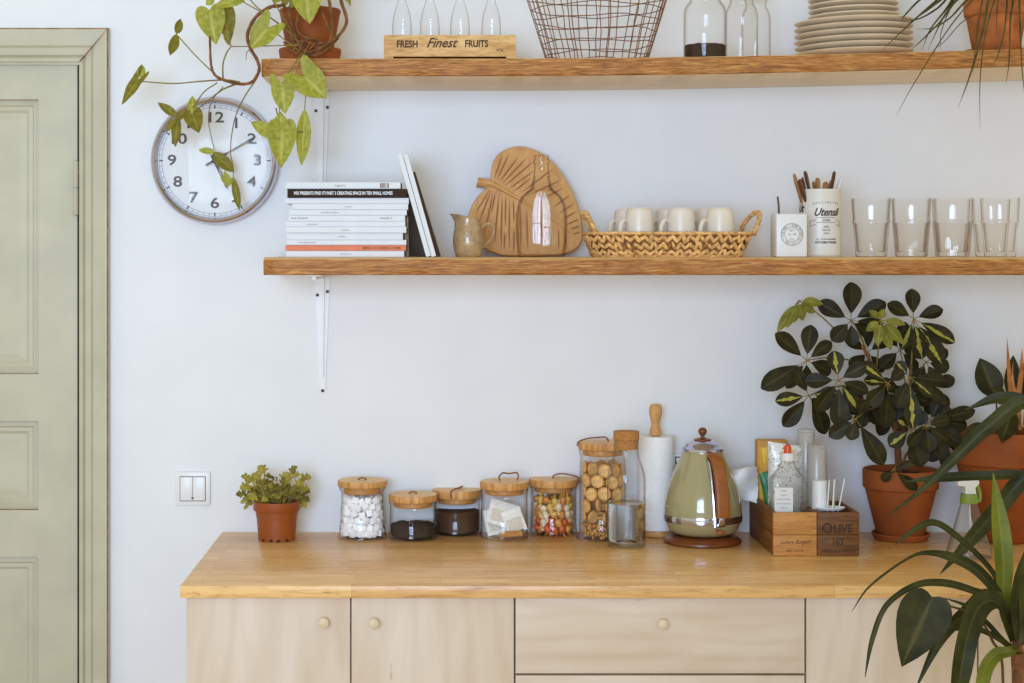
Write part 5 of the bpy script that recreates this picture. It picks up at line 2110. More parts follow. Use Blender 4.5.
def powder(x, y, r, z0, z1, m, lab, seed, name='ground_coffee', amp=0.0018):
    b = B()
    n = 44
    rng = random.Random(seed)
    rings = []
    for q, z, w in ((0.0, z0, 0), (0.96, z0, 0), (1.0, z0 + 0.002, 0), (1.0, z1 - 0.001, 1), (0.9, z1 + 0.0004, 1), (0.6, z1 - 0.001, 1), (0.3, z1 - 0.0016, 1), (0.0, z1 - 0.002, 0)):
        if q == 0:
            rings.append([b.v((x, y, z))])
        else:
            rings.append([b.v((x + r * q * math.cos(2 * PI * k / n), y + r * q * math.sin(2 * PI * k / n), z + w * amp * rng.uniform(-1, 1))) for k in range(n)])
    for a, c in zip(rings, rings[1:]):
        for k in range(n):
            k2 = (k + 1) % n
            if len(a) == 1:
                b.f([a[0], c[k2], c[k]])
            elif len(c) == 1:
                b.f([a[k], a[k2], c[0]])
            else:
                b.f([a[k], a[k2], c[k2], c[k]])
    return tag(obj(name, b, m, at=(x, y, z0)), lab, 'coffee', kind='stuff')


def straight_jar(px, py_foot, half_w, py_top_front, py_lid_low, lab, loop_fn=None, name='glass_jar', lid_half=None, flare=0.5):
    y0 = base_y(py_foot, half_w)
    s = sc(y0)
    x = P(px, 0, y0).x
    t = thing(name, lab, 'jar', (x, y0, Z0), 'wooden lidded jars on the worktop')
    lh = lid_half or half_w
    zl = P(0, py_lid_low, y0 - lh * s).z
    zt = P(0, py_top_front, y0 - lh * s).z
    H = zl - Z0
    q = half_w
    pr = [(0, 0.003), (q * 0.88, 0.003), (q * 0.95, 0.0), (q * 1.0, 0.003), (q * 1.0, 0.009), (q * 0.965, 0.013), (q * 0.955, H * 0.5), (q * 0.955, H - 0.008), (q * 0.985, H - 0.005), (q * 0.985, H - 0.002), (q * 0.93, H - 0.0004)]
    glass_body(t, x, y0, [(r * s, z + Z0) for r, z in pr])
    lp = loop_fn(x, y0, zt, s) if loop_fn else None
    lid_parts(t, x, y0, zl, lh * s, zt - zl, q * 0.80 * s, 0.013, lp)
    return t, x, y0, s, zl


def loop_flat(x, y, z, s):
    return [(x - 0.007, y - 0.004, z + 0.0006), (x - 0.008, y - 0.004, z + 0.0025), (x, y - 0.002, z + 0.005), (x + 0.008, y - 0.004, z + 0.0025), (x + 0.007, y - 0.004, z + 0.0006)]


def loop_front(x, y, z, s):
    return [(x + 0.004, y + 0.002, z + 0.0008), (x + 0.012, y - 0.002, z + 0.006), (x + 0.003, y - 0.02, z + 0.0045), (x - 0.010, y - 0.050, z + 0.004), (x - 0.014, y - 24.3 * s - 0.0022, z - 0.002), (x - 0.013, y - 24.3 * s - 0.0026, z - 0.014)]


def loop_arch(x, y, z, s):
    return [(x - 4 * s, y, z + 0.0006), (x - 5.5 * s, y - 0.001, z + 3.5 * s), (x - 2 * s, y - 0.002, z + 8 * s), (x + 5 * s, y - 0.002, z + 7.6 * s), (x + 12 * s, y - 0.002, z + 8.4 * s), (x + 14 * s, y - 0.001, z + 5 * s), (x + 13 * s, y, z + 0.0022)]


def loop_side(x, y, z, s):
    return [(x - 1 * s, y, z + 0.0006), (x + 1 * s, y - 0.003, z + 3.4 * s), (x + 8 * s, y - 0.006, z + 4.8 * s), (x + 18 * s, y - 0.006, z + 3.4 * s), (x + 25.4 * s, y - 0.006, z + 0.4 * s), (x + 25.6 * s, y - 0.006, z - 5.0 * s)]


t, x, y0, s, zl = straight_jar(413, 542, 24.4, 497.2, 504.0, 'low glass jar a third full of dark ground coffee, wooden lid', loop_flat)
powder(x, y0, 22.3 * s, Z0 + 0.006, P(0, 527, y0 - 22 * s).z, M_coffee, 'dark ground coffee in the low jar beside the sugar cubes', 4)
t, x, y0, s, zl = straight_jar(456.8, 537.2, 24.3, 492.2, 500.0, 'low glass jar nearly full of brown powder, cord hanging over lid', loop_front)
powder(x, y0, 22.3 * s, Z0 + 0.006, P(0, 513, y0 - 22 * s).z, M_coffee_fine, 'brown powder nearly filling the low jar beside the tea bags', 5, 'coffee_powder', 0.0008)
t, xt, yt, st_, zlt = straight_jar(504.3, 541.2, 24.3, 484.2, 491.2, 'glass jar of tea bags, wooden lid with arched leather loop', loop_arch)
t, xc_, yc_, sc_c, zlc = straight_jar(553.5, 537.8, 23.8, 481.4, 488.8, 'glass jar of wrapped sweets, wooden lid with trailing leather cord', loop_side, lid_half=24.6)


def tea_bags():
    s = st_
    spec = [((496, 521), 22, 26, -14, -4, 20, 'white tea bag standing on its edge against the side of jar'), ((503, 514), 30, 25, 17, -9, 12, 'large white tea bag lying slanted across the middle of jar'), ((499, 531), 24, 12, -12, 6, 24, 'white tea bag lowest in the jar, folded at the bottom'), ((514, 521), 20, 24, -20, 14, 6, 'white tea bag at the back of jar behind the green tag')]
    for (pp, w, h, deg, tilt, dy, lab) in spec:
        yy = yt - 0.052 + dy * 0.0022 + 0.006
        c = P(pp[0], pp[1], yy)
        w2, h2 = w * s / 2, h * s / 2
        M = Matrix.Translation(c) @ Matrix.Rotation(R(deg), 4, 'Y') @ Matrix.Rotation(R(tilt - 14), 4, 'X')
        b = B()
        n = 8
        grid = []
        for sd in (-1, 1):
            g = []
            for i in range(n + 1):
                row = []
                for j in range(n + 1):
                    u, v = -1 + 2 * i / n, -1 + 2 * j / n
                    puff = max(0, (1 - abs(u) ** 4) * (1 - abs(v) ** 4))
                    edge = 0.0002
                    row.append(b.v(M @ Vector((u * w2, sd * (edge + 0.0030 * puff * (1 if max(abs(u), abs(v)) < 0.85 else 0)), v * h2))))
                g.append(row)
            grid.append(g)
            for i in range(n):
                for j in range(n):
                    fill = 1 <= i < n - 1 and 1 <= j < n // 2 + 1
                    b.mi = 1 if fill else 0
                    b.f([g[i][j], g[i + 1][j], g[i + 1][j + 1], g[i][j + 1]])
        b.mi = 0
        for i in range(n):
            for (a, c2) in (((i, 0), (i + 1, 0)), ((i, n), (i + 1, n)), ((0, i), (0, i + 1)), ((n, i), (n, i + 1))):
                b.f([grid[0][a[0]][a[1]], grid[0][c2[0]][c2[1]], grid[1][c2[0]][c2[1]], grid[1][a[0]][a[1]]])
        tag(obj('tea_bag', b, [M_tea, M_tea_fill], at=c), lab, 'tea bag', 'tea bags in the jar')
    b = B()
    yy = yt - 0.032
    M = Matrix.Translation(P(516.5, 526, yy)) @ Matrix.Rotation(R(-22), 4, 'Y') @ Matrix.Rotation(R(-10), 4, 'X')
    b.box(-5.5 * s, 5.5 * s, -0.0005, 0.0005, -9 * s, 9 * s, M=M)
    tag(obj('tea_packet', b, M_green_tag, at=P(517.5, 535, yy)), 'small green tea packet behind the tea bags in jar', 'tea packet')
    b = B()
    M = Matrix.Translation(P(511, 533.8, yy - 0.02)) @ Matrix.Rotation(R(-4), 4, 'Y') @ Matrix.Rotation(R(-60), 4, 'X')
    b.box(-11 * s, 11 * s, -0.001, 0.001, -4 * s, 4 * s, M=M)
    tag(obj('tea_packet', b, M_stop, at=P(511, 536, yy - 0.02)), 'flat tan tea packet lying at the bottom of the tea jar', 'tea packet')


tea_bags()


def sweets():
    s = sc_c
    names = ['gold', 'red', 'caramel brown', 'cream', 'yellow', 'pale blue']
    proto = {}

    def make(ci, kd):
        b = B()
        if kd == 0:                       # twisted wrapper
            b.ball((0, 0, 0), 1.0, 8, 0.0105, 0.0078, 0.0080)
            for sg in (-1, 1):
                n = 10
                a = [b.v((sg * 0.0098, 0.0022 * math.cos(2 * PI * k / n), 0.0022 * math.sin(2 * PI * k / n))) for k in range(n)]
                c = [b.v((sg * 0.0168 + 0.001 * math.sin(k * 2.4), 0.0062 * math.cos(2 * PI * k / n), 0.0034 * math.sin(2 * PI * k / n + 0.6))) for k in range(n)]
                for k in range(n):
                    b.f([a[k], a[(k + 1) % n], c[(k + 1) % n], c[k]])
        else:                             # lozenge
            b.ball((0, 0, 0), 1.0, 8, 0.0092, 0.0080, 0.0086)
        return tag(obj('wrapped_sweet', b, CANDY[ci], at=(0, 0, 0), smooth=40), '%s wrapped sweet among the others in the glass jar' % names[ci], 'sweet', '%s sweets in the jar' % names[ci])

    rng = random.Random(9)
    z = Z0 + 0.015
    lay = 0
    top = zlc - 0.022
    seq = {0: [1, 0, 1, 2, 1, 0], 1: [1, 3, 2, 0, 1, 3], 2: [0, 2, 3, 5, 2, 2], 3: [2, 4, 3, 0, 2, 3], 4: [2, 4, 3, 4, 0, 2], 5: [0, 4, 2, 3, 4, 0]}
    while z < top:
        for rr, n in ((0.0375, 13), (0.0190, 6)):
            for i in range(n):
                an = 2 * PI * (i + 0.5 * (lay % 2)) / n - PI / 2 + rng.uniform(-0.08, 0.08)
                ci = rng.choice(seq[min(lay, 5)])
                kd = 0 if rng.random() < 0.6 else 1
                key = (ci, kd)
                loc = (xc_ + rr * math.cos(an), yc_ + rr * math.sin(an), z + rng.uniform(-0.002, 0.002))
                rot = (rng.uniform(-0.3, 0.3), rng.uniform(0.9, 1.9) if kd == 0 else rng.uniform(-1, 1), an + PI / 2 + rng.uniform(-0.3, 0.3))
                if key not in proto:
                    proto[key] = make(ci, kd)
                    proto[key].location = loc
                    proto[key].rotation_euler = rot
                else:
                    dup(proto[key], loc, rot=rot)
        z += 0.0158
        lay += 1


sweets()


def cookie_jar():
    y0 = base_y(543, 25.5)
    s = sc(y0)
    x = P(602.6, 0, y0).x
    t = thing('cookie_jar', 'tall glass jar filled with round biscuits behind the water carafe', 'jar', (x, y0, Z0), None)
    zl = P(0, 451.3, y0 - 24 * s).z
    zt = P(0, 444.3, y0 - 24 * s).z
    H = zl - Z0
    pr = [(0, 0.003), (24.5, 0.003), (25.6, 0.0), (26.3, 0.003), (25.6, 0.008), (23.6, 0.016), (23.2, H * 0.3), (22.8, H * 0.8), (22.2, H * 0.90), (23.2, H * 0.95), (24.0, H * 0.97), (23.8, H * 0.99), (22.4, H - 0.0004)]
    glass_body(t, x, y0, [(r * s, z + Z0) for r, z in pr])
    lp = [(x + 6 * s, y0, zt + 0.0006), (x + 3 * s, y0 - 0.003, zt + 4.5 * s), (x - 5 * s, y0 - 0.006, zt + 4.6 * s), (x - 15 * s, y0 - 0.008, zt + 3.6 * s), (x - 24.0 * s, y0 - 0.008, zt + 0.6 * s), (x - 25.8 * s, y0 - 0.008, zt - 4 * s)]
    lid_parts(t, x, y0, zl, 24.4 * s, zt - zl, 20.0 * s, 0.014, lp)
    # biscuits
    b = B()
    rb = 0.0150
    b.lathe(0, 0, [(0, -0.0030), (rb * 0.93, -0.0030), (rb, -0.0016), (rb, 0.0016), (rb * 0.93, 0.0030), (rb * 0.80, 0.0034)], 24)
    b.mi = 1
    b.lathe(0, 0, [(rb * 0.80, 0.0034), (rb * 0.70, 0.0026), (rb * 0.66, 0.0034), (0, 0.0037)], 24)
    b.mi = 0
    first = None
    rng = random.Random(14)
    zb = Z0 + 0.050
    top = zl - 0.020
    z = zb
    lay = 0
    while z < top:
        n = 8
        for i in range(n):
            an = 2 * PI * (i + 0.5 * (lay % 2)) / n + rng.uniform(-0.06, 0.06)
            rr = 22.0 * s - 0.0088
            loc = (x + rr * math.cos(an), y0 + rr * math.sin(an), z + rng.uniform(-0.003, 0.003))
            flat = rng.random() < 0.22
            nv = Vector((math.cos(an), math.sin(an), rng.uniform(-0.18, 0.18)))
            if flat:
                nv = Vector((-math.sin(an), math.cos(an), rng.uniform(-0.3, 0.3)))
                loc = (x + (rr - 0.006) * math.cos(an), y0 + (rr - 0.006) * math.sin(an), loc[2])
            rot = nv.to_track_quat('Z', 'Y').to_euler()
            if first is None:
                first = tag(obj('biscuit', b, [M_biscuit, M_biscuit_top], at=(0, 0, 0)), 'round golden biscuit inside the tall glass jar', 'biscuit', 'biscuits in the tall jar')
                first.location = loc
                first.rotation_euler = rot
            else:
                dup(first, loc, rot=rot)
        # a short pile up the middle
        for k in range(3):
            dup(first, (x + rng.uniform(-0.006, 0.006), y0 + rng.uniform(-0.006, 0.006), z - 0.009 + 0.0078 * k), rot=(rng.uniform(-0.1, 0.1), rng.uniform(-0.1, 0.1), 0))
        z += 0.0262
        lay += 1
    b = B()                                   # broken bits and nuts in the foot of the jar
    for i in range(330):
        an = rng.uniform(0, 2 * PI)
        k = rng.random() ** 0.4
        zz = rng.uniform(0.007, 0.034)
        rr = (22.2 * s - 0.004) * k
        b.ball((x + rr * math.cos(an), y0 + rr * math.sin(an), Z0 + zz), 1.0, 5, rng.uniform(0.003, 0.0055), rng.uniform(0.002, 0.004), rng.uniform(0.0015, 0.0035), Euler((rng.uniform(0, 3), rng.uniform(0, 3), rng.uniform(0, 3))).to_matrix().to_4x4())
    tag(obj('nut_crumbs', b, M_nut, at=(x, y0, Z0 + 0.006)), 'broken nuts and crumbs at the bottom of tall biscuit jar', 'crumbs', kind='stuff')


cookie_jar()


def carafe():
    r_ = 18.8
    y0 = base_y(549.3, r_)
    s = sc(y0)
    x = P(626.3, 0, y0).x
    t = thing('water_carafe', 'clear glass water carafe with cork stopper, half full', 'carafe', (x, y0, Z0))
    def z(py, r=0):
        return P(0, py, y0 - r * s).z - Z0
    zt = z(439.5)
    pr = [(0, 0.004), (15.5, 0.004), (17.4, 0.0), (18.8, 0.003), (19.2, 0.010), (19.2, z(500)), (19.2, z(482)), (18.6, z(474)), (16.6, z(467)), (13.6, z(459)), (12.4, z(453)), (12.3, z(446)), (12.8, zt)]
    glass_body(t, x, y0, [(r * s, q + Z0) for r, q in pr], 48)
    zw = z(502.5)
    b = B()
    pw = [(0, 0.0095), (15.2, 0.0095), (17.6, 0.0125), (18.6, 0.018), (18.75, zw - 0.0006), (18.9, zw), (18.5, zw - 0.0004), (0, zw - 0.0004)]
    b.lathe(x, y0, [(r * s, q + Z0) for r, q in pw], 48)
    obj('water', b, M_water, t)
    b = B()
    b.lathe(x, y0, [(0, z(449)), (11.2 * s, z(449)), (11.7 * s, zt - 0.001), (12.9 * s, zt + 0.0006), (13.0 * s, z(432)), (12.6 * s, z(431)), (0, z(430.8))], 36, z0=Z0)
    obj('cork_stopper', b, M_cork, t)


carafe()


def paper_roll():
    y0 = -0.046
    s = sc(y0)
    x = P(655.5, 0, y0).x
    t = thing('paper_towel_holder', 'wooden paper towel holder with turned finial behind the carafe', 'paper towel holder', (x, y0, Z0))
    b = B()
    b.lathe(x, y0, [(0, 0), (17.2 * s, 0), (17.6 * s, 0.002), (17.6 * s, 0.011), (17.0 * s, 0.013), (0, 0.013)], 40, z0=Z0)
    obj('base', b, M_turned, t)
    zr0, zr1 = Z0 + 0.0135, P(0, 437.5, y0 - 17 * s).z
    b = B()
    b.lathe(x, y0, [(0, Z0 + 0.012), (3.2 * s, Z0 + 0.012), (3.2 * s, zr1 + 0.001), (6.0 * s, zr1 + 0.0016), (6.3 * s, zr1 + 2.0 * s), (5.4 * s, zr1 + 6 * s), (4.3 * s, zr1 + 10.5 * s), (4.2 * s, zr1 + 12.5 * s), (5.0 * s, zr1 + 16 * s), (6.2 * s, zr1 + 21 * s), (6.5 * s, zr1 + 25 * s), (6.3 * s, zr1 + 28.5 * s), (5.4 * s, zr1 + 30.6 * s), (3.5 * s, zr1 + 31.6 * s), (0, zr1 + 31.9 * s)], 28)
    obj('finial_rod', b, M_turned, t)
    b = B()
    R0 = 18.2 * s
    b.lathe(x, y0, [(4.4 * s, zr0), (R0 * 0.98, zr0), (R0, zr0 + 0.001), (R0, zr1 - 0.002), (R0 * 0.985, zr1 - 0.0004), (4.4 * s, zr1 - 0.0008), (4.4 * s, zr0)], 48)
    # loose outer sheet edge
    a0 = R(-40)
    pts = []
    o = tag(obj('paper_roll', b, M_paper, at=(x, y0, zr0)), 'white paper towel roll on the wooden holder beside the kettle', 'paper roll')


paper_roll()


def kettle():
    y0 = base_y(548.6, 38.5)
    s = sc(y0)
    x = P(702.6, 0, y0).x
    rotz = R(15)
    t = thing('electric_kettle', 'sage green retro electric kettle with chrome lid and tan handle', 'kettle', (x, y0, Z0))

    def z(py, r=0):
        return P(0, py, y0 - r * s).z - Z0

    # power base
    b = B()
    b.lathe(x, y0, [(0, 0), (37.6 * s, 0), (38.6 * s, 0.002), (38.4 * s, 0.006), (36.2 * s, 0.011), (33.0 * s, 0.015), (27 * s, 0.017), (0, 0.017)], 56, z0=Z0)
    obj('power_base', b, M_brown, t)
    zb = 0.018
    z1, z2 = z(525.8, 38), z(519.0, 38)
    b = B()
    b.lathe(x, y0, [(0, zb), (25 * s, zb), (30 * s, zb + 0.003), (34.5 * s, zb + 0.010), (37.2 * s, z1 - 0.006), (38.2 * s, z1)], 56, z0=Z0)
    zt = z(452.5, 18)
    side_ = [(38.6, z2)] + [(r, z(py, r * 0.9)) for r, py in ((38.5, 512), (37.1, 502), (34.2, 489.5), (29.6, 477), (24.4, 464.6), (20.8, 455.5))] + [(20.2, zt)]
    b.lathe(x, y0, [(q.x * s, q.y) for q in [Vector((v.x, v.y)) for v in crv([(r, zz_, 0) for r, zz_ in side_], 3)]], 56, z0=Z0)
    obj('body', b, M_kettle, t)
    b = B()
    b.lathe(x, y0, [(38.0 * s, z1 - 0.001), (39.0 * s, z1), (39.4 * s, (z1 + z2) / 2), (39.0 * s, z2), (38.0 * s, z2 + 0.001)], 56, z0=Z0)
    obj('band', b, M_chrome, t)
    # lid
    b = B()
    zl = zt
    b.lathe(x, y0, [(20.0 * s, zl - 0.001), (20.9 * s, zl), (20.9 * s, zl + 0.005), (20.2 * s, zl + 0.0065), (19.4 * s, zl + 0.007), (17.0 * s, zl + 0.013), (13.0 * s, zl + 0.019), (9.0 * s, zl + 0.0225), (0, zl + 0.0235)], 52, z0=Z0)
    lid = obj('lid', b, M_chrome, t)
    b = B()
    zk = zl + 0.0225
    b.lathe(x, y0, [(8.8 * s, zk), (8.9 * s, zk + 0.002), (6 * s, zk + 0.004), (2.2 * s, zk + 0.006), (1.9 * s, zk + 0.010), (3.0 * s, zk + 0.0125), (4.3 * s, zk + 0.017), (4.4 * s, zk + 0.021), (3.4 * s, zk + 0.0255), (1.6 * s, zk + 0.0278), (0, zk + 0.028)], 28, z0=Z0)
    obj('lid_knob', b, M_brown, lid)
    # handle: built on the -y side, turned towards the viewer's right
    T = Matrix.Translation((x, y0, Z0)) @ Matrix.Rotation(rotz, 4, 'Z')

    def rp(rz):
        return [T @ Vector((0, -r, q)) for r, q in rz]
    side = T.to_3x3() @ Vector((1, 0, 0))
    path = crv(rp([(0.042, 0.1905), (0.056, 0.1955), (0.073, 0.190), (0.087, 0.173), (0.097, 0.146), (0.104, 0.116), (0.108, 0.084), (0.108, 0.068)]), 7)

    def bar(b, path, w, th, bulge=None):
        rings = []
        m = len(path)
        for i, p in enumerate(path):
            tg = (path[min(i + 1, m - 1)] - path[max(i - 1, 0)]).normalized()
            nr = tg.cross(side).normalized()
            k = bulge(i / (m - 1)) if bulge else 1
            ring = []
            for q in range(16):
                a = 2 * PI * q / 16
                ca, sa = math.cos(a), math.sin(a)
                e = 0.55
                ring.append(b.v(p + side * (math.copysign(abs(ca) ** e, ca) * w * k / 2) + nr * (math.copysign(abs(sa) ** e, sa) * th / 2)))
            rings.append(ring)
        for a, c in zip(rings, rings[1:]):
            for q in range(16):
                b.f([a[q], a[(q + 1) % 16], c[(q + 1) % 16], c[q]])
        b.f(list(reversed(rings[0])))
        b.f(rings[-1])

    b = B()
    bar(b, path, 0.029, 0.013, lambda u: 0.72 + 0.28 * min(1, u * 3))
    hd = obj('handle', b, M_leather_handle, t)
    b = B()                                   # chrome spine between grip and body
    path2 = crv(rp([(0.040, 0.186), (0.056, 0.181), (0.066, 0.160), (0.074, 0.130), (0.081, 0.100), (0.086, 0.070), (0.0885, 0.046)]), 6)
    bar(b, path2, 0.027, 0.010)
    path3 = crv(rp([(0.108, 0.072), (0.106, 0.058), (0.097, 0.050), (0.086, 0.048)]), 5)
    bar(b, path3, 0.013, 0.007)
    obj('handle_bracket', b, M_chrome, hd)
    b = B()
    pr = rp([(0.080, 0.036), (0.088, 0.0355), (0.094, 0.0345)])
    b.tube(pr, [0.004, 0.004, 0.004], 10)
    b.ball(pr[-1], 0.0075, 8, 1.1, 0.8, 0.8)
    obj('switch', b, M_leather_handle, t)
    # water gauge rivet on the flank
    b = B()
    q = P(667.5, 505, y0)
    b.ball((x - 36.6 * s, y0 - 10 * s, P(0, 505, y0).z), 0.0042, 8, 0.6, 1, 1.1)
    obj('badge', b, M_chrome, t)


kettle()

# ------------------------------------------------------------------ crates with soap, cups, packets
def crates():
    yf = cy(556.3)
    s = sc(yf)
    x0, x1, x2 = P(773.4, 0, yf).x, P(817, 0, yf).x, P(859.3, 0, yf).x
    zt = P(0, 512.6, yf).z
    zm = P(0, 535, yf).z
    z0 = Z0
    th = 0.008
    yb = -0.035

    def crate(name, lab, x0, x1, yb, mf, ms, cat='crate'):
        t = thing(name, lab, cat, ((x0 + x1) / 2, (yf + yb) / 2, z0))
        for nm, (a, c, d, e), m in (('front_board', (x0, x1, yf, yf + th), mf), ('back_board', (x0, x1, yb - th, yb), ms)):
            b = B()
            b.box(a, c, d, e, z0, zm - 0.0005, 0.0008)
            b.box(a, c, d, e, zm + 0.0005, zt, 0.0008)
            obj(nm, b, m, t, smooth=30)
        for (a, c) in ((x0, x0 + th), (x1 - th, x1)):
            b = B()
            b.box(a, c, yf + th, yb - th, z0, zm - 0.0005, 0.0008)
            b.box(a, c, yf + th, yb - th, zm + 0.0005, zt, 0.0008)
            obj('side_board', b, ms, t, smooth=30)
        b = B()
        b.box(x0 + th, x1 - th, yf + th, yb - th, z0 + 0.001, z0 + 0.006)
        obj('bottom_board', b, ms, t)
        return t

    t = crate('wooden_crate', 'light-fronted wooden crate with soap bottle and packets, beside the kettle', x0, x1 - 0.0006, yb, M_crate_light, M_crate_side)
    b = B()
    xm = (x0 + x1) / 2
    b.text('Luxury Burgers', 0.0118, Matrix.Translation((xm, yf, P(0, 542, yf).z)), 0.0003, shear=0.45, sx=0.85)
    b.text('NET. 5 P. M.', 0.0072, Matrix.Translation((xm, yf, P(0, 551, yf).z)), 0.0003, sx=1.0)
    obj('lettering', b, M_ink, t, smooth=0)
    yb2 = yf + 0.175
    t = crate('wooden_crate', 'dark wooden crate stencilled OLIVE, holding plastic cups', x1 + 0.0006, x2, yb2, M_crate_dark, M_crate_side)
    xm = (x1 + x2) / 2 + 0.001
    b = B()
    b.text('O', 0.030, Matrix.Translation((xm - 0.0236, yf, P(0, 528.6, yf).z)), 0.0003, sx=0.92, bold=0.0006)
    b.text('LIVE', 0.0245, Matrix.Translation((xm + 0.0095, yf, P(0, 528.8, yf).z)), 0.0003, sx=0.90, bold=0.0006)
    b.text('163', 0.0210, Matrix.Translation((xm - 0.002, yf, P(0, 542, yf).z)), 0.0003, sx=0.8, bold=0.0003)
    b.text('FABRIQUE en FRANCE', 0.0080, Matrix.Translation((xm - 0.001, yf, P(0, 551, yf).z)), 0.0003, sx=0.92, bold=0.0002)
    obj('lettering', b, M_ink, t, smooth=0)
    zf = z0 + 0.0065

    # soap bottle: square body, sloping shoulder, white cap with red tip
    yk = yf + 0.060
    sk = sc(yk)
    x = P(787.6, 0, yk).x
    t = thing('soap_bottle', 'clear square-shouldered bottle with white cap and red spout', 'bottle', (x, yk, zf))
    ztop = lambda py: P(0, py, yk - 0.02).z
    w, d = 17.0 * sk, 0.030
    b = B()
    rings = []
    for hw, hd, zz, e in ((w * 0.96, d * 0.96, zf, 0.3), (w, d, zf + 0.004, 0.3), (w, d, ztop(486), 0.3), (w * 0.98, d * 0.98, ztop(481), 0.35), (w * 0.78, d * 0.8, ztop(475), 0.5), (w * 0.52, d * 0.6, ztop(469), 0.7), (w * 0.40, 0.4 * w, ztop(464), 1.0), (w * 0.36, w * 0.36, ztop(461), 1.0)):
        ring = []
        for k in range(40):
            a = 2 * PI * k / 40
            ca, sa = math.cos(a), math.sin(a)
            ring.append(b.v((x + hw * math.copysign(abs(ca) ** e, ca), yk + hd * math.copysign(abs(sa) ** e, sa), zz)))
        rings.append(ring)
    for a, c in zip(rings, rings[1:]):
        for k in range(40):
            b.f([a[k], a[(k + 1) % 40], c[(k + 1) % 40], c[k]])
    b.f(rings[0])
    obj('body', b, M_petg, t)
    b = B()
    rc = 6.9 * sk
    b.lathe(x, yk, [(0, ztop(461.5)), (rc, ztop(461.5)), (rc * 1.02, ztop(460)), (rc * 0.98, ztop(454.5)), (rc * 0.9, ztop(454)), (0, ztop(454))], 28)
    cp = obj('cap', b, M_white, t)
    b = B()
    b.lathe(x, yk, [(3.9 * sk, ztop(454)), (3.8 * sk, ztop(449)), (3.2 * sk, ztop(446.5)), (1.5 * sk, ztop(445.3)), (0, ztop(445.2))], 20)
    obj('spout', b, M_red, cp)
    b = B()
    xl0, xl1 = P(774.5, 0, yk - d).x, P(793, 0, yk - d).x
    b.box(xl0, xl1, yk - d - 0.0008, yk - d - 0.0002, P(0, 513.5, yk - d).z, P(0, 487.5, yk - d).z)
    lab_ = obj('label', b, M_white, t)
    b = B()
    for k, ln in enumerate(('PURE', 'CLEAN', 'HAND WASH', 'lemon and mint', '500 ml')):
        b.text(ln, 0.0048, Matrix.Translation(((xl0 + xl1) / 2, yk - d - 0.0009, P(0, 491 + k * 4.2, yk - d).z)), 0.0001)
    obj('label_lettering', b, M_ink_grey, lab_, smooth=0)

    # patterned snack bag behind the bottle
    def pillow(name, lab, cat, pix, yk, puff, mats, mfun=None, lean=0.0):
        zz = zf
        b = B()
        tl, tr, br, bl = (P(a, c, yk) for a, c in pix)
        n = 10
        gs = []
        for sd in (-1, 1):
            g = []
            for i in range(n + 1):
                row = []
                for j in range(n + 1):
                    u, v = i / n, j / n
                    p = bl.lerp(br, u).lerp(tl.lerp(tr, u), v)
                    q = (1 - (2 * u - 1) ** 4) * (1 - (2 * v - 1) ** 6)
                    p = p + Vector((0, sd * (0.0006 + puff * q) + 0.0015 * math.sin(i * 2.3 + j * 1.7) * q + lean * v, 0))
                    row.append(b.v(p))
                g.append(row)
            gs.append(g)
            for i in range(n):
                for j in range(n):
                    b.mi = mfun(i / n, j / n) if mfun else 0
                    b.f([g[i][j], g[i + 1][j], g[i + 1][j + 1], g[i][j + 1]])
        for i in range(n):
            for (a, c) in (((i, 0), (i + 1, 0)), ((i, n), (i + 1, n)), ((0, i), (0, i + 1)), ((n, i), (n, i + 1))):
                b.mi = 0
                b.f([gs[0][a[0]][a[1]], gs[0][c[0]][c[1]], gs[1][c[0]][c[1]], gs[1][a[0]][a[1]]])
        return tag(obj(name, b, mats, at=(0.5 * (bl.x + br.x), yk, min(bl.z, br.z)), smooth=60), lab, cat)

    ys = yf + 0.140
    zpy = 525
    pillow('snack_packet', 'silver grey patterned packet standing behind the soap bottle', 'packet', [(768, 441.5), (805, 446.5), (802, 522), (768, 522)], ys, 0.011, [M_foil])
    pillow('snack_packet', 'green foil packet with orange edge between tissue and soap bottle', 'packet', [(759, 474), (770, 470), (779, 520), (769, 522)], ys + 0.006, 0.006, [M_greenfoil, M_yellow, M_white], lambda u, v: 0)
    pillow('snack_packet', 'yellow and orange striped packet edge beside the patterned packet', 'packet', [(761, 449), (769, 446), (777, 520), (768, 520)], ys + 0.024, 0.004, [M_card, M_yellow], lambda u, v: 1 if v > 0.75 else 0)
    yc = yf + 0.225
    b = B()
    p0, p1 = P(757.5, 440, yc), P(788, 440, yc)
    b.box(p0.x, p1.x, yc, yc + 0.035, zf, P(0, 440.5, yc).z, 0.001)
    b.mi = 1
    b.box(p0.x + 0.005, p0.x + 0.022, yc - 0.0008, yc + 0.001, zf + 0.02, P(0, 447, yc).z)
    tag(obj('cardboard_box', b, [M_card, M_yellow], at=((p0.x + p1.x) / 2, yc, zf), smooth=0), 'yellow tan cardboard box standing at the back of the crate', 'box')

    # crumpled white tissue leaning out of the crate towards the kettle
    b = B()
    yt_ = yf + 0.205
    pix = [[(734, 472), (745, 468.5), (757, 467.5)], [(732.5, 482), (745, 480), (758, 478)], [(737, 493), (747, 492), (758, 490)], [(741, 499.5), (749, 501), (757, 503)]]
    rows_ = []
    for r_, row in enumerate(pix):
        rr = crv([P(a, c, yt_ - 0.018 * math.sin(r_ * 1.1 + k * 1.5) - 0.012) for k, (a, c) in enumerate(row)], 5)
        rows_.append(rr)
    cols = [crv([rows_[r_][k] for r_ in range(4)], 4) for k in range(len(rows_[0]))]
    rng = random.Random(8)
    gf_ = [[b.v(p + Vector((rng.uniform(-1, 1), rng.uniform(-1, 1), rng.uniform(-1, 1))) * 0.0012) for p in c_] for c_ in cols]
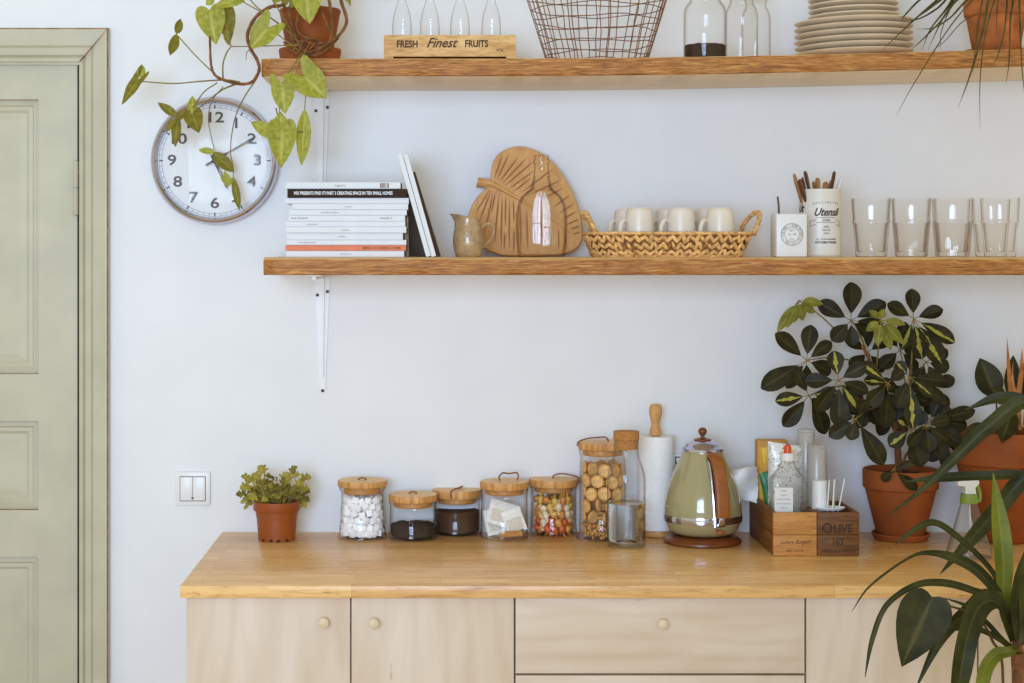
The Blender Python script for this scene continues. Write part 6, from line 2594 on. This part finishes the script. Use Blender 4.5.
    gb_ = [[b.v(p + Vector((0, 0.020 + 0.004 * math.sin(i + j), 0))) for j, p in enumerate(c_)] for i, c_ in enumerate(cols)]
    for g in (gf_, gb_):
        for a, c in zip(g, g[1:]):
            for k in range(len(a) - 1):
                b.f([a[k], a[k + 1], c[k + 1], c[k]])
    m = len(gf_[0])
    for i in range(len(gf_) - 1):
        for k in (0, m - 1):
            b.f([gf_[i][k], gf_[i + 1][k], gb_[i + 1][k], gb_[i][k]])
    for k in range(m - 1):
        for i in (0, len(gf_) - 1):
            b.f([gf_[i][k], gf_[i][k + 1], gb_[i][k + 1], gb_[i][k]])
    tag(obj('tissue', b, M_paper, at=P(748, 500, yt_), smooth=50), 'crumpled white tissue poking out of crate beside the kettle', 'tissue')

    # plastic cups: nested stacks, mouths down
    def cup_mesh(rt, rb, h):
        b = B()
        b.lathe(0, 0, [(rt * 1.02, 0), (rt * 1.10, 0.0006), (rt * 1.10, 0.0020), (rt, 0.0028), (rb * 1.02, h - 0.002), (rb * 0.96, h), (rb * 0.8, h - 0.001), (0, h - 0.001)], 32)
        return b

    def stack(px, py_top, py_bot, yk, rt, n, step, where, grp, floor_z):
        sk = sc(yk)
        x = P(px, 0, yk).x
        top = P(0, py_top, yk).z
        h = 0.085
        first = None
        for k in range(n):
            z = top - h - k * step
            if z < floor_z:
                break
            lab = ('clear plastic cup topmost of the ' + where) if k == 0 else 'clear plastic cup, %s from the top of the %s' % (ORD[k], where)
            if first is None:
                first = tag(obj('plastic_cup', cup_mesh(rt * sk, rt * 0.88 * sk, h), M_cup, at=(0, 0, 0)), lab, 'cup', grp)
                first.location = (x, yk, z)
            else:
                dup(first, (x, yk, z), 0, lab)

    stack(806, 429, 505, yf + 0.150, 9.4, 9, 0.0075, 'tall stack behind', 'cups in the tall back stack', zf)
    stack(817, 444.5, 505, yf + 0.100, 10.0, 9, 0.0070, 'stack in front', 'cups in the front stack', zf)
    # short cup, saucer and stirrers at the front of the crate
    yk = yf + 0.048
    sk = sc(yk)
    x = P(821, 0, yk).x
    b = cup_mesh(8.2 * sk, 7.2 * sk, P(0, 481, yk).z - P(0, 511, yk).z)
    tag(obj('plastic_cup', b, M_white, at=(0, 0, 0)), 'short opaque white cup in front of the stirring sticks', 'cup').location = (x, yk + 0.012, P(0, 511, yk).z)
    for k_, (a, c, e, f_, wd, lab) in enumerate(((829.5, 480, 827.5, 512, 2.0, 'white plastic stirrer nearest the short white cup'), (835, 479, 833, 512, 3.3, 'white plastic stirrer, middle and broadest of three'), (844.5, 478.5, 838, 512, 1.9, 'white plastic stirrer tilting away towards the clay pot'))):
        b = B()
        p, q = P(a, c, yk - 0.004), P(e, f_, yk - 0.002)
        q2 = q + (q - p) * 0.9
        q2.z = max(q2.z, zf + 0.002)
        dv = (q2 - p)
        L = dv.length
        M3 = Matrix.Translation(p) @ dv.to_track_quat('Z', 'Y').to_matrix().to_4x4()
        b.box(-wd * sk * 0.85, wd * sk * 0.85, -0.0012, 0.0012, 0, L, 0.0008, M=M3)
        tag(obj('stirrer', b, M_white, at=q2), lab, 'stirrer', 'stirrers in the dark crate')
    b = B()
    ck = P(830, 508, yk - 0.012)
    b.lathe(ck.x, yk - 0.010, [(0, 0), (12.5 * sk, 0.0), (15.4 * sk, 0.005), (15.2 * sk, 0.0062), (12.2 * sk, 0.0016), (0, 0.0016)], 36, z0=zt + 0.0004, sy=0.62)
    tag(obj('saucer', b, M_white, at=(ck.x, yk - 0.01, zt)), 'thin white plastic lid lying across top of the dark crate', 'lid')


crates()

#@@PLANTS
# ------------------------------------------------------------------ umbrella plant
def umbrella_plant():
    y0 = -0.098
    s = sc(y0)
    x = P(900.6, 0, y0).x
    t = thing('umbrella_plant', 'bushy dark green umbrella plant in clay pot beside the crates', 'potted plant', (x, y0, Z0))
    b = B()
    b.lathe(x, y0, [(0, 0), (26.0 * s, 0), (28.6 * s, 0.012), (28.0 * s, 0.014), (26.4 * s, 0.013), (24.0 * s, 0.005), (0, 0.005)], 44, z0=Z0)
    obj('saucer', b, M_terra, t)
    z1 = Z0 + 0.0055
    h = P(0, 472.5, y0 - 30 * s).z - z1
    b = B()
    b.lathe(x, y0, pot_profile(37.4 * s, 23.4 * s, h, 19 * s, 2.6 * s), 52, z0=z1)
    obj('pot', b, M_terra, t)
    soil(t, x, y0, 32.0 * s, z1 + h - 0.014)
    zs = z1 + h - 0.014
    stem = B()
    tr = lambda pix, r0, r1: stem.tube(crv([P(a, c, y) for a, c, y in pix], 6), [r0, r1], 10)
    base = P(900, 480, y0)
    tr([(900, 481, y0), (898, 455, y0 - 0.005), (897, 436, y0 - 0.01), (893, 415, y0 - 0.02), (884, 392, y0 - 0.03)], 0.0085, 0.005)
    tr([(898, 446, y0 - 0.004), (904, 425, y0 - 0.01), (909, 400, y0 - 0.02), (911, 365, y0 - 0.03)], 0.0060, 0.0035)
    tr([(884, 392, y0 - 0.03), (874, 370, y0 - 0.03), (862, 345, y0 - 0.03)], 0.005, 0.003)
    tr([(893, 415, y0 - 0.02), (875, 405, y0 - 0.04), (858, 398, y0 - 0.05)], 0.004, 0.0025)
    tr([(902, 470, y0), (906, 455, y0 - 0.01), (915, 446, y0 - 0.02), (925, 436, y0 - 0.02)], 0.003, 0.002)
    # whorls: centre, attachment, leaflet tips, width, material chooser
    W = [
        ((851, 320.5), (866, 350), -0.135, [((852, 282), 18), ((886, 302), 15), ((818, 302), 15), ((832, 341), 15), ((853, 346), 12), ((870, 336), 13), ((884, 325), 12)], 0),
        ((806.5, 360.5), (850, 360), -0.165, [((776, 333), 16), ((811, 324.5), 15), ((832, 341.5), 12), ((761.5, 388.5), 18), ((832, 372), 15), ((806, 385), 12), ((786, 388), 13)], 0),
        ((809, 395.5), (850, 385), -0.175, [((775.5, 401), 13), ((783.5, 427), 15), ((826.5, 434), 18), ((796, 371), 12), ((838, 392), 12), ((823, 410), 13)], 3),
        ((838.5, 380), (868, 372), -0.20, [((834, 350.5), 15), ((804.5, 381), 14), ((866, 364.5), 14), ((840, 428.5), 17), ((860, 413), 14), ((816, 412), 16), ((869, 392), 13)], 3),
        ((798.5, 300.5), (846, 340), -0.15, [((823.5, 303.5), 9), ((777, 332), 9), ((786.5, 328), 8), ((794, 323), 8), ((803.5, 321), 9), ((815, 313), 9)], 2),
        ((913.5, 318.5), (911, 370), -0.15, [((912, 288.5), 14), ((943, 309), 13), ((888, 303.5), 13), ((955.5, 342), 15), ((943, 364), 18), ((923, 359), 17), ((902, 350), 12)], 1),
        ((888, 383), (893, 410), -0.20, [((861, 362), 12), ((903, 370), 11), ((868, 405), 15), ((886, 429), 17), ((864, 380), 11), ((905, 398), 13)], 3),
        ((881, 320), (876, 370), -0.185, [((866, 331), 8), ((877.5, 346), 9), ((891.5, 350.5), 10), ((904, 344), 10), ((906, 324), 8), ((869, 310), 7), ((883, 309), 7)], 2),
        ((909, 377), (909, 400), -0.205, [((947, 381), 13), ((949, 404), 14), ((897, 408), 16), ((914, 429), 16), ((934, 396), 13), ((896, 362), 12)], 1),
        ((856, 419), (880, 406), -0.205, [((884.5, 465), 17), ((850, 440), 13), ((829, 437), 14), ((866, 400), 12), ((838, 414), 12)], 0),
        ((910.5, 429), (905, 420), -0.195, [((889, 446), 15), ((922, 467), 20), ((936, 436), 13), ((926, 412), 13), ((898, 420), 12)], 3),
        ((930, 421), (915, 440), -0.17, [((968, 425), 15), ((945, 459), 15), ((951, 408), 13), ((962, 445), 15), ((940, 400), 12), ((976, 410), 13)], 0),
        ((900, 350), (905, 385), -0.10, [((884, 330), 12), ((925, 345), 13), ((918, 372), 13), ((880, 368), 13), ((905, 322), 12)], 0),
        ((868, 352), (872, 372), -0.09, [((845, 338), 12), ((890, 338), 12), ((850, 368), 12), ((884, 372), 12), ((868, 325), 11)], 0),
        ((930, 388), (912, 398), -0.10, [((955, 378), 12), ((950, 408), 13), ((930, 415), 13), ((918, 372), 11)], 0),
        ((888, 404), (895, 425), -0.09, [((865, 420), 13), ((880, 436), 14), ((905, 436), 14), ((915, 410), 12), ((874, 392), 12)], 0),
        ((940, 440), (918, 445), -0.11, [((968, 452), 13), ((950, 470), 13), ((964, 432), 13), ((930, 462), 12)], 0),
        ((905, 396), (903, 412), -0.165, [((880, 380), 13), ((928, 380), 13), ((930, 402), 14), ((918, 420), 15), ((892, 420), 14), ((880, 404), 13)], 0),
        ((926, 362), (912, 385), -0.12, [((905, 345), 13), ((948, 350), 12), ((950, 368), 13), ((940, 386), 13), ((915, 384), 12)], 0),
        ((868, 402), (885, 405), -0.14, [((845, 388), 13), ((888, 390), 13), ((880, 425), 14), ((858, 428), 13), ((846, 410), 13)], 0),
        ((926, 426), (912, 435), -0.215, [((950, 418), 13), ((948, 440), 14), ((930, 452), 15), ((908, 446), 13), ((910, 414), 12)], 0),
        ((893, 470), (899, 466), -0.20, [((882, 481), 9), ((918, 490), 10), ((912, 462), 7)], 0),
    ]
    rng = random.Random(17)
    for (c, at_, y, tips, kd) in W:
        cp = P(c[0], c[1], y)
        a = P(at_[0], at_[1], y0 - 0.025)
        stem.mi = 1
        stem.tube(crv([a, a.lerp(cp, 0.55) + Vector((0, -0.004, 0.006)), cp], 5), [0.0020, 0.0013], 7)
        for i, (tp, w) in enumerate(tips):
            yy = y + rng.uniform(-0.022, 0.012)
            yy = min(yy, -0.012)
            tip = P(tp[0], tp[1], yy)
            d = tip - cp
            st0 = cp + d * 0.17
            stem.tube([cp - d * 0.01, st0], [0.0010, 0.0008], 6)
            m = M_sch
            if kd == 1:
                m = M_sch_var if i >= 3 else M_sch
            elif kd == 2:
                m = M_sch_young
            elif kd == 3:
                m = M_sch_var if i in (0, 4) else M_sch
            k = B()
            k.leaf(st0, tip, w * sc(y) * 1.16, 'obovate' if kd != 2 else 'ovate', (rng.uniform(-0.35, 0.35), -1, rng.uniform(0.1, 0.7)), 0.22, 0.06, 0.01)
            o = obj('leaflet', k, m, t)
    obj('stem', stem, [M_stem_brown, M_stem_green], t)


umbrella_plant()


def corner_plant():
    y0 = -0.125
    s = sc(y0)
    x = P(1003, 0, y0).x
    t = thing('broad_leaved_plant', 'broad-leaved plant in large clay pot behind the spray bottle', 'potted plant', (x, y0, Z0))
    z1 = Z0 + 0.0006
    h = P(0, 434, y0 - 0.08).z - z1
    b = B()
    b.lathe(x, y0, pot_profile(48 * s, 25 * s, h, 33 * s, 3.0 * s), 56, z0=z1)
    obj('pot', b, M_terra, t)
    soil(t, x, y0, 41 * s, z1 + h - 0.02)
    zs = z1 + h - 0.02
    stem = B()
    rng = random.Random(4)

    def lf(bx, by, tx, ty, w, y1, y2, shape='ovate', m=M_heart, nrm=(0, -1, 0.3), foot=(0, 0), fold=0.25):
        k = B()
        k.leaf(P(bx, by, y1), P(tx, ty, y2), w * s, shape, nrm, fold, 0.05, 0.02)
        obj('leaf', k, m, t)
        p = P(bx, by, y1)
        stem.tube(crv([Vector((x + foot[0], y0 + foot[1], zs)), (Vector((x + foot[0], y0 + foot[1], zs)) + p) / 2 + Vector((0, 0, 0.006)), p], 5), [0.0026, 0.0018], 7)

    lf(996, 398, 980, 358, 27, -0.13, -0.12, nrm=(-0.2, -1, 0.2), foot=(-0.01, 0))
    lf(1004, 402, 992, 388, 18, -0.16, -0.18, nrm=(0, -1, 0.6), foot=(0, -0.02))
    lf(1010, 398, 1014, 355, 16, -0.12, -0.11, foot=(0.01, 0))
    lf(1022, 400, 1040, 350, 26, -0.13, -0.12, foot=(0.03, 0))
    lf(1030, 405, 1060, 390, 26, -0.15, -0.18, foot=(0.04, -0.02))
    lf(985, 425, 962, 440, 16, -0.19, -0.24, foot=(-0.03, -0.03))
    lf(1012, 410, 1002, 442, 20, -0.19, -0.25, nrm=(0, -1, 0.7), foot=(0.0, -0.03))
    obj('leaf_stalks', stem, M_stem_dark, t)
    for (pts, w) in (([(1012, 425), (1010, 395), (1008, 365), (1007, 338)], 5), ([(1018, 425), (1018, 395), (1021, 370), (1022, 348)], 6), ([(1020, 430), (1016, 400), (1012, 380), (1013, 362)], 4), ([(1030, 425), (1034, 395), (1036, 370)], 5), ([(1024, 426), (1027, 395), (1026, 362), (1029, 335)], 5)):
        k = B()
        yy = -0.165
        k.strap([P(a, c, yy - 0.002 * i) for i, (a, c) in enumerate(pts)], [w * s, w * s, w * 0.8 * s, 0.0008][:len(pts)] if len(pts) == 4 else [w * s, w * s, 0.0008], (0.2, -1, 0.1), 0.5, 5)
        obj('dry_leaf', k, M_dry, t)


corner_plant()


def spray_bottle():
    r_ = 22
    y0 = base_y(561, r_)
    s = sc(y0)
    x = P(969, 0, y0).x
    t = thing('spray_bottle', 'clear conical spray bottle with green collar and white trigger', 'spray bottle', (x, y0, Z0))
    z = lambda py: P(0, py, y0).z - Z0
    b = B()
    b.lathe(x, y0, [(0, 0.002), (20.5 * s, 0.002), (21.8 * s, 0.0), (22.4 * s, 0.004), (21.6 * s, 0.014), (15.5 * s, z(530)), (9.6 * s, z(508)), (8.0 * s, z(503)), (7.4 * s, z(499))], 40, z0=Z0)
    obj('body', b, M_petg, t)
    b = B()
    b.lathe(x, y0, [(0, z(503)), (8.6 * s, z(503)), (8.8 * s, z(501)), (8.2 * s, z(494)), (0, z(493.5))], 28, z0=Z0)
    obj('collar', b, M_spray_green, t)
    b = B()
    q = Vector((x, y0, Z0))
    b.prism([(x - 5 * s, Z0 + z(493.5)), (x + 6 * s, Z0 + z(493.5)), (x + 5 * s, Z0 + z(487)), (x + 9 * s, Z0 + z(483)), (x + 8 * s, Z0 + z(479)), (x - 9 * s, Z0 + z(479.5)), (x - 12 * s, Z0 + z(481)), (x - 12 * s, Z0 + z(485)), (x - 5 * s, Z0 + z(486))], y0 - 0.010, y0 + 0.010)
    hd = obj('spray_head', b, M_white, t)
    b = B()
    b.tube(crv([(x + 6.5 * s, y0, Z0 + z(484)), (x + 9.5 * s, y0, Z0 + z(489)), (x + 11 * s, y0, Z0 + z(496)), (x + 10 * s, y0, Z0 + z(502))], 5), [0.0050, 0.0036], 8)
    obj('trigger', b, M_spray_green, hd)
    b = B()
    b.tube([(x, y0, Z0 + z(495)), (x + 0.006, y0, Z0 + 0.006)], 0.0018, 8)
    obj('dip_tube', b, M_white, t)


spray_bottle()


# ------------------------------------------------------------------ tall floor plant in front of the cabinets
def floor_plant():
    yp = -1.05
    s = sc(yp)
    crown = P(1016, 640, yp)
    xs = P(1021, 0, yp).x
    t = thing('dragon_plant', 'tall floor plant with long arching strap leaves before the cabinets', 'potted plant', (xs, yp, 0.001))
    b = B()
    b.lathe(xs, yp, [(0, 0), (0.125, 0), (0.13, 0.004), (0.165, 0.26), (0.168, 0.30), (0.160, 0.30), (0.152, 0.27), (0.12, 0.02), (0, 0.02)], 48, z0=0.001)
    obj('pot', b, M_terra, t)
    soil(t, xs, yp, 0.150, 0.265)
    b = B()
    tp = crv([(xs, yp, 0.262), (xs + 0.006, yp, 0.45), (xs - 0.004, yp + 0.004, 0.62), (crown.x + 0.003, yp, crown.z - 0.03), (crown.x - 0.002, yp, crown.z + 0.03)], 8)
    b.tube(tp, [0.013 * (1 + 0.10 * math.sin(i * 1.9)) * (1 - 0.25 * i / len(tp)) for i in range(len(tp))], 12)
    obj('trunk', b, M_stem_brown, t)

    def lf(pix, ws, m=M_fg, nrm=(0, -1, 0.45), fold=0.3, twist=0.0):
        k = B()
        pts = [P(a, c, y) for a, c, y in pix]
        k.strap(pts, [w * sc(pix[i][2]) for i, w in enumerate(ws)], nrm, fold, 7, twist)
        obj('leaf', k, m, t)

    c0 = (1012, 640, -1.05)
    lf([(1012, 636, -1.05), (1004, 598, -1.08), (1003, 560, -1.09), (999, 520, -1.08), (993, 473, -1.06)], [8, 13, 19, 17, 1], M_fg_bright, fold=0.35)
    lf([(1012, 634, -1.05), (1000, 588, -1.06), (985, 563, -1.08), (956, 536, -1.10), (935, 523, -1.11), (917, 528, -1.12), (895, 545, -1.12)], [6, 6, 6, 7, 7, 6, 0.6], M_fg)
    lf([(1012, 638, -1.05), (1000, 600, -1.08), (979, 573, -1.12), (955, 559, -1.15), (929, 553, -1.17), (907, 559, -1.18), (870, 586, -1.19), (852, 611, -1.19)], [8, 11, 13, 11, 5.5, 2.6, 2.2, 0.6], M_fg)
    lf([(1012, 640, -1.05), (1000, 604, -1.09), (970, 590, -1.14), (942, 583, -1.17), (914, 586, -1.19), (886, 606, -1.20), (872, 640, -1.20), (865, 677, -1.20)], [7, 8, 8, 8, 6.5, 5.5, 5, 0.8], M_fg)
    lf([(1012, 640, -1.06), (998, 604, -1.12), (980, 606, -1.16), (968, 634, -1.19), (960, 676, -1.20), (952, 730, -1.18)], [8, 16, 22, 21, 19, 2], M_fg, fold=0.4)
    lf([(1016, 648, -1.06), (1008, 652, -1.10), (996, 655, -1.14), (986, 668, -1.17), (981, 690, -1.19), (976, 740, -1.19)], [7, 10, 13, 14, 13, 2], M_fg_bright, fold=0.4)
    # leaves sweeping up and across towards the clay pots
    lf([(1018, 630, -1.04), (1034, 560, -0.98), (1046, 470, -0.92), (1028, 404, -0.86), (988, 427, -0.84), (958, 455, -0.83), (925, 487, -0.82), (886, 517, -0.82)], [8, 12, 15, 16, 15, 11, 6, 0.6], M_fg)
    lf([(1018, 630, -1.03), (1040, 575, -0.97), (1046, 510, -0.90), (1024, 478, -0.85), (985, 476, -0.82), (940, 478, -0.81), (904, 482, -0.80)], [8, 11, 12, 11, 10, 9, 0.6], M_fg)
    lf([(1020, 630, -1.02), (1044, 560, -0.96), (1046, 485, -0.90), (1025, 478, -0.88), (1000, 506, -0.88), (973, 537, -0.89), (940, 574, -0.90)], [8, 13, 16, 17, 17, 14, 0.8], M_fg)
    lf([(1020, 630, -1.02), (1050, 540, -0.94), (1052, 440, -0.86), (1030, 407, -0.84), (1000, 398, -0.82), (965, 410, -0.80)], [8, 12, 15, 15, 12, 0.8], M_fg)
    lf([(1018, 634, -1.05), (1022, 590, -1.06), (1034, 545, -1.06), (1052, 500, -1.04)], [9, 15, 15, 1], M_fg)
    lf([(1018, 640, -1.06), (1016, 606, -1.10), (1022, 572, -1.12), (1036, 530, -1.12)], [9, 13, 13, 1], M_fg)
    lf([(1016, 640, -1.06), (1000, 602, -1.05), (985, 596, -1.00), (968, 610, -0.95), (940, 640, -0.92), (915, 690, -0.92)], [8, 12, 14, 13, 10, 1], M_fg)
    lf([(1018, 645, -1.05), (1030, 610, -1.08), (1050, 600, -1.10), (1075, 625, -1.12)], [9, 14, 13, 1], M_fg)
    lf([(1018, 645, -1.05), (1034, 622, -1.0), (1060, 610, -0.96), (1090, 640, -0.94)], [9, 14, 13, 1], M_fg)
    lf([(1014, 650, -1.06), (1002, 640, -1.06), (986, 622, -1.04), (966, 606, -1.0), (944, 598, -0.98)], [6, 6, 5, 4, 0.6], M_fg)
    lf([(1014, 652, -1.06), (1000, 640, -1.08), (980, 630, -1.10), (962, 628, -1.11), (944, 631, -1.12)], [6, 6, 6, 6, 1], M_fg)
    lf([(1016, 652, -1.04), (1024, 630, -1.12), (1024, 600, -1.16), (1018, 570, -1.17)], [8, 14, 14, 1], M_fg)
    lf([(1016, 655, -1.05), (1030, 655, -1.12), (1044, 680, -1.16), (1046, 730, -1.16)], [8, 13, 13, 1], M_fg)


floor_plant()


def heart_leaf_plant():
    yb = -1.15
    x = P(985, 0, -1.12).x
    # a small climber rooted in the same pot
    base = Vector((P(1010, 0, -1.10).x - 0.03, -1.10, 0.268))
    t = thing('heart_leaf_climber', 'dark heart-shaped leaf on thin stalk in front of the cabinet door', 'climber', base)
    b = B()
    b.tube(crv([base, base + Vector((0.0, 0.0, 0.22)), P(1003, 683, -1.075), P(992, 640, -1.09), P(980, 620, -1.10), P(966, 611, -1.13), P(950, 606, -1.18), P(932, 597.5, -1.215)], 6), [0.0028, 0.0016], 8)
    obj('stalk', b, M_stem_dark, t)
    b = B()
    b.leaf(P(932, 597, -1.215), P(901.5, 668, -1.205), 52 * sc(-1.21), 'cordate', (-0.15, -1, 0.35), 0.16, 0.05, 0.01)
    obj('leaf', b, M_heart, t)


heart_leaf_plant()

#@@LIGHT
# ------------------------------------------------------------------ daylight
# the room's window behind the viewer; spread set narrow to dim the right side
def window(n, c, w, h, yaw, power, col, cols=3, rows_=2):
    T = Matrix.Translation(c) @ Matrix.Rotation(yaw, 4, 'Z')        # faces local +y
    b = B()
    f = 0.05
    for (x0, x1, z0, z1) in ((-w / 2 - f, w / 2 + f, -h / 2 - f, -h / 2), (-w / 2 - f, w / 2 + f, h / 2, h / 2 + f), (-w / 2 - f, -w / 2, -h / 2, h / 2), (w / 2, w / 2 + f, -h / 2, h / 2)):
        b.box(x0, x1, 0.0, 0.08, z0, z1, M=T)
    for k in range(1, cols):
        xx = -w / 2 + w * k / cols
        b.box(xx - 0.035, xx + 0.035, 0.01, 0.07, -h / 2, h / 2, M=T)
    for k in range(1, rows_):
        zz = -h / 2 + h * k / rows_
        b.box(-w / 2, w / 2, 0.015, 0.065, zz - 0.025, zz + 0.025, M=T)
    structure('window_%d' % n, b, M_bracket, 0)
    ld = bpy.data.lights.new('daylight_%d' % n, 'AREA')
    ld.shape = 'RECTANGLE'
    ld.size = w
    ld.size_y = h
    ld.energy = power
    ld.color = col
    lo = bpy.data.objects.new('daylight_%d' % n, ld)
    C.objects.link(lo)
    # area light shines along its local -z: turn that to the window's +y
    lo.matrix_world = T @ Matrix.Translation((0, -0.01, 0)) @ Matrix.Rotation(R(92), 4, 'X')


window(1, (-0.85, -5.35, 1.75), 1.9, 1.5, R(-2), 75, (0.50, 0.69, 1.0), 3, 2)
bpy.data.lights['daylight_1'].spread = R(96)

w = bpy.data.worlds.new('room_light')
bpy.context.scene.world = w
w.use_nodes = True
bg = w.node_tree.nodes['Background']
bg.inputs[0].default_value = (1.0, 0.94, 0.68, 1)
bg.inputs[1].default_value = 0.82

# ------------------------------------------------------------------ camera and view
cam = bpy.data.cameras.new('camera')
cam.sensor_width = 36.0
cam.sensor_fit = 'HORIZONTAL'
cam.lens = 36.0 * F / 1024.0
cam.shift_x = (512.0 - VX) / 1024.0
cam.shift_y = -(341.5 - HY) / 1024.0
cam.clip_start = 0.05
co = bpy.data.objects.new('camera', cam)
C.objects.link(co)
co.location = (0, -CAM, EYE)
co.rotation_euler = (R(90), 0, 0)
scn = bpy.context.scene
scn.camera = co
scn.view_settings.view_transform = 'Standard'
scn.view_settings.look = 'None'
scn.view_settings.exposure = -0.18
scn.view_settings.gamma = 1.0
scn.view_settings.use_curve_mapping = False
scn.cycles.transparent_max_bounces = 24
scn.cycles.max_bounces = 12
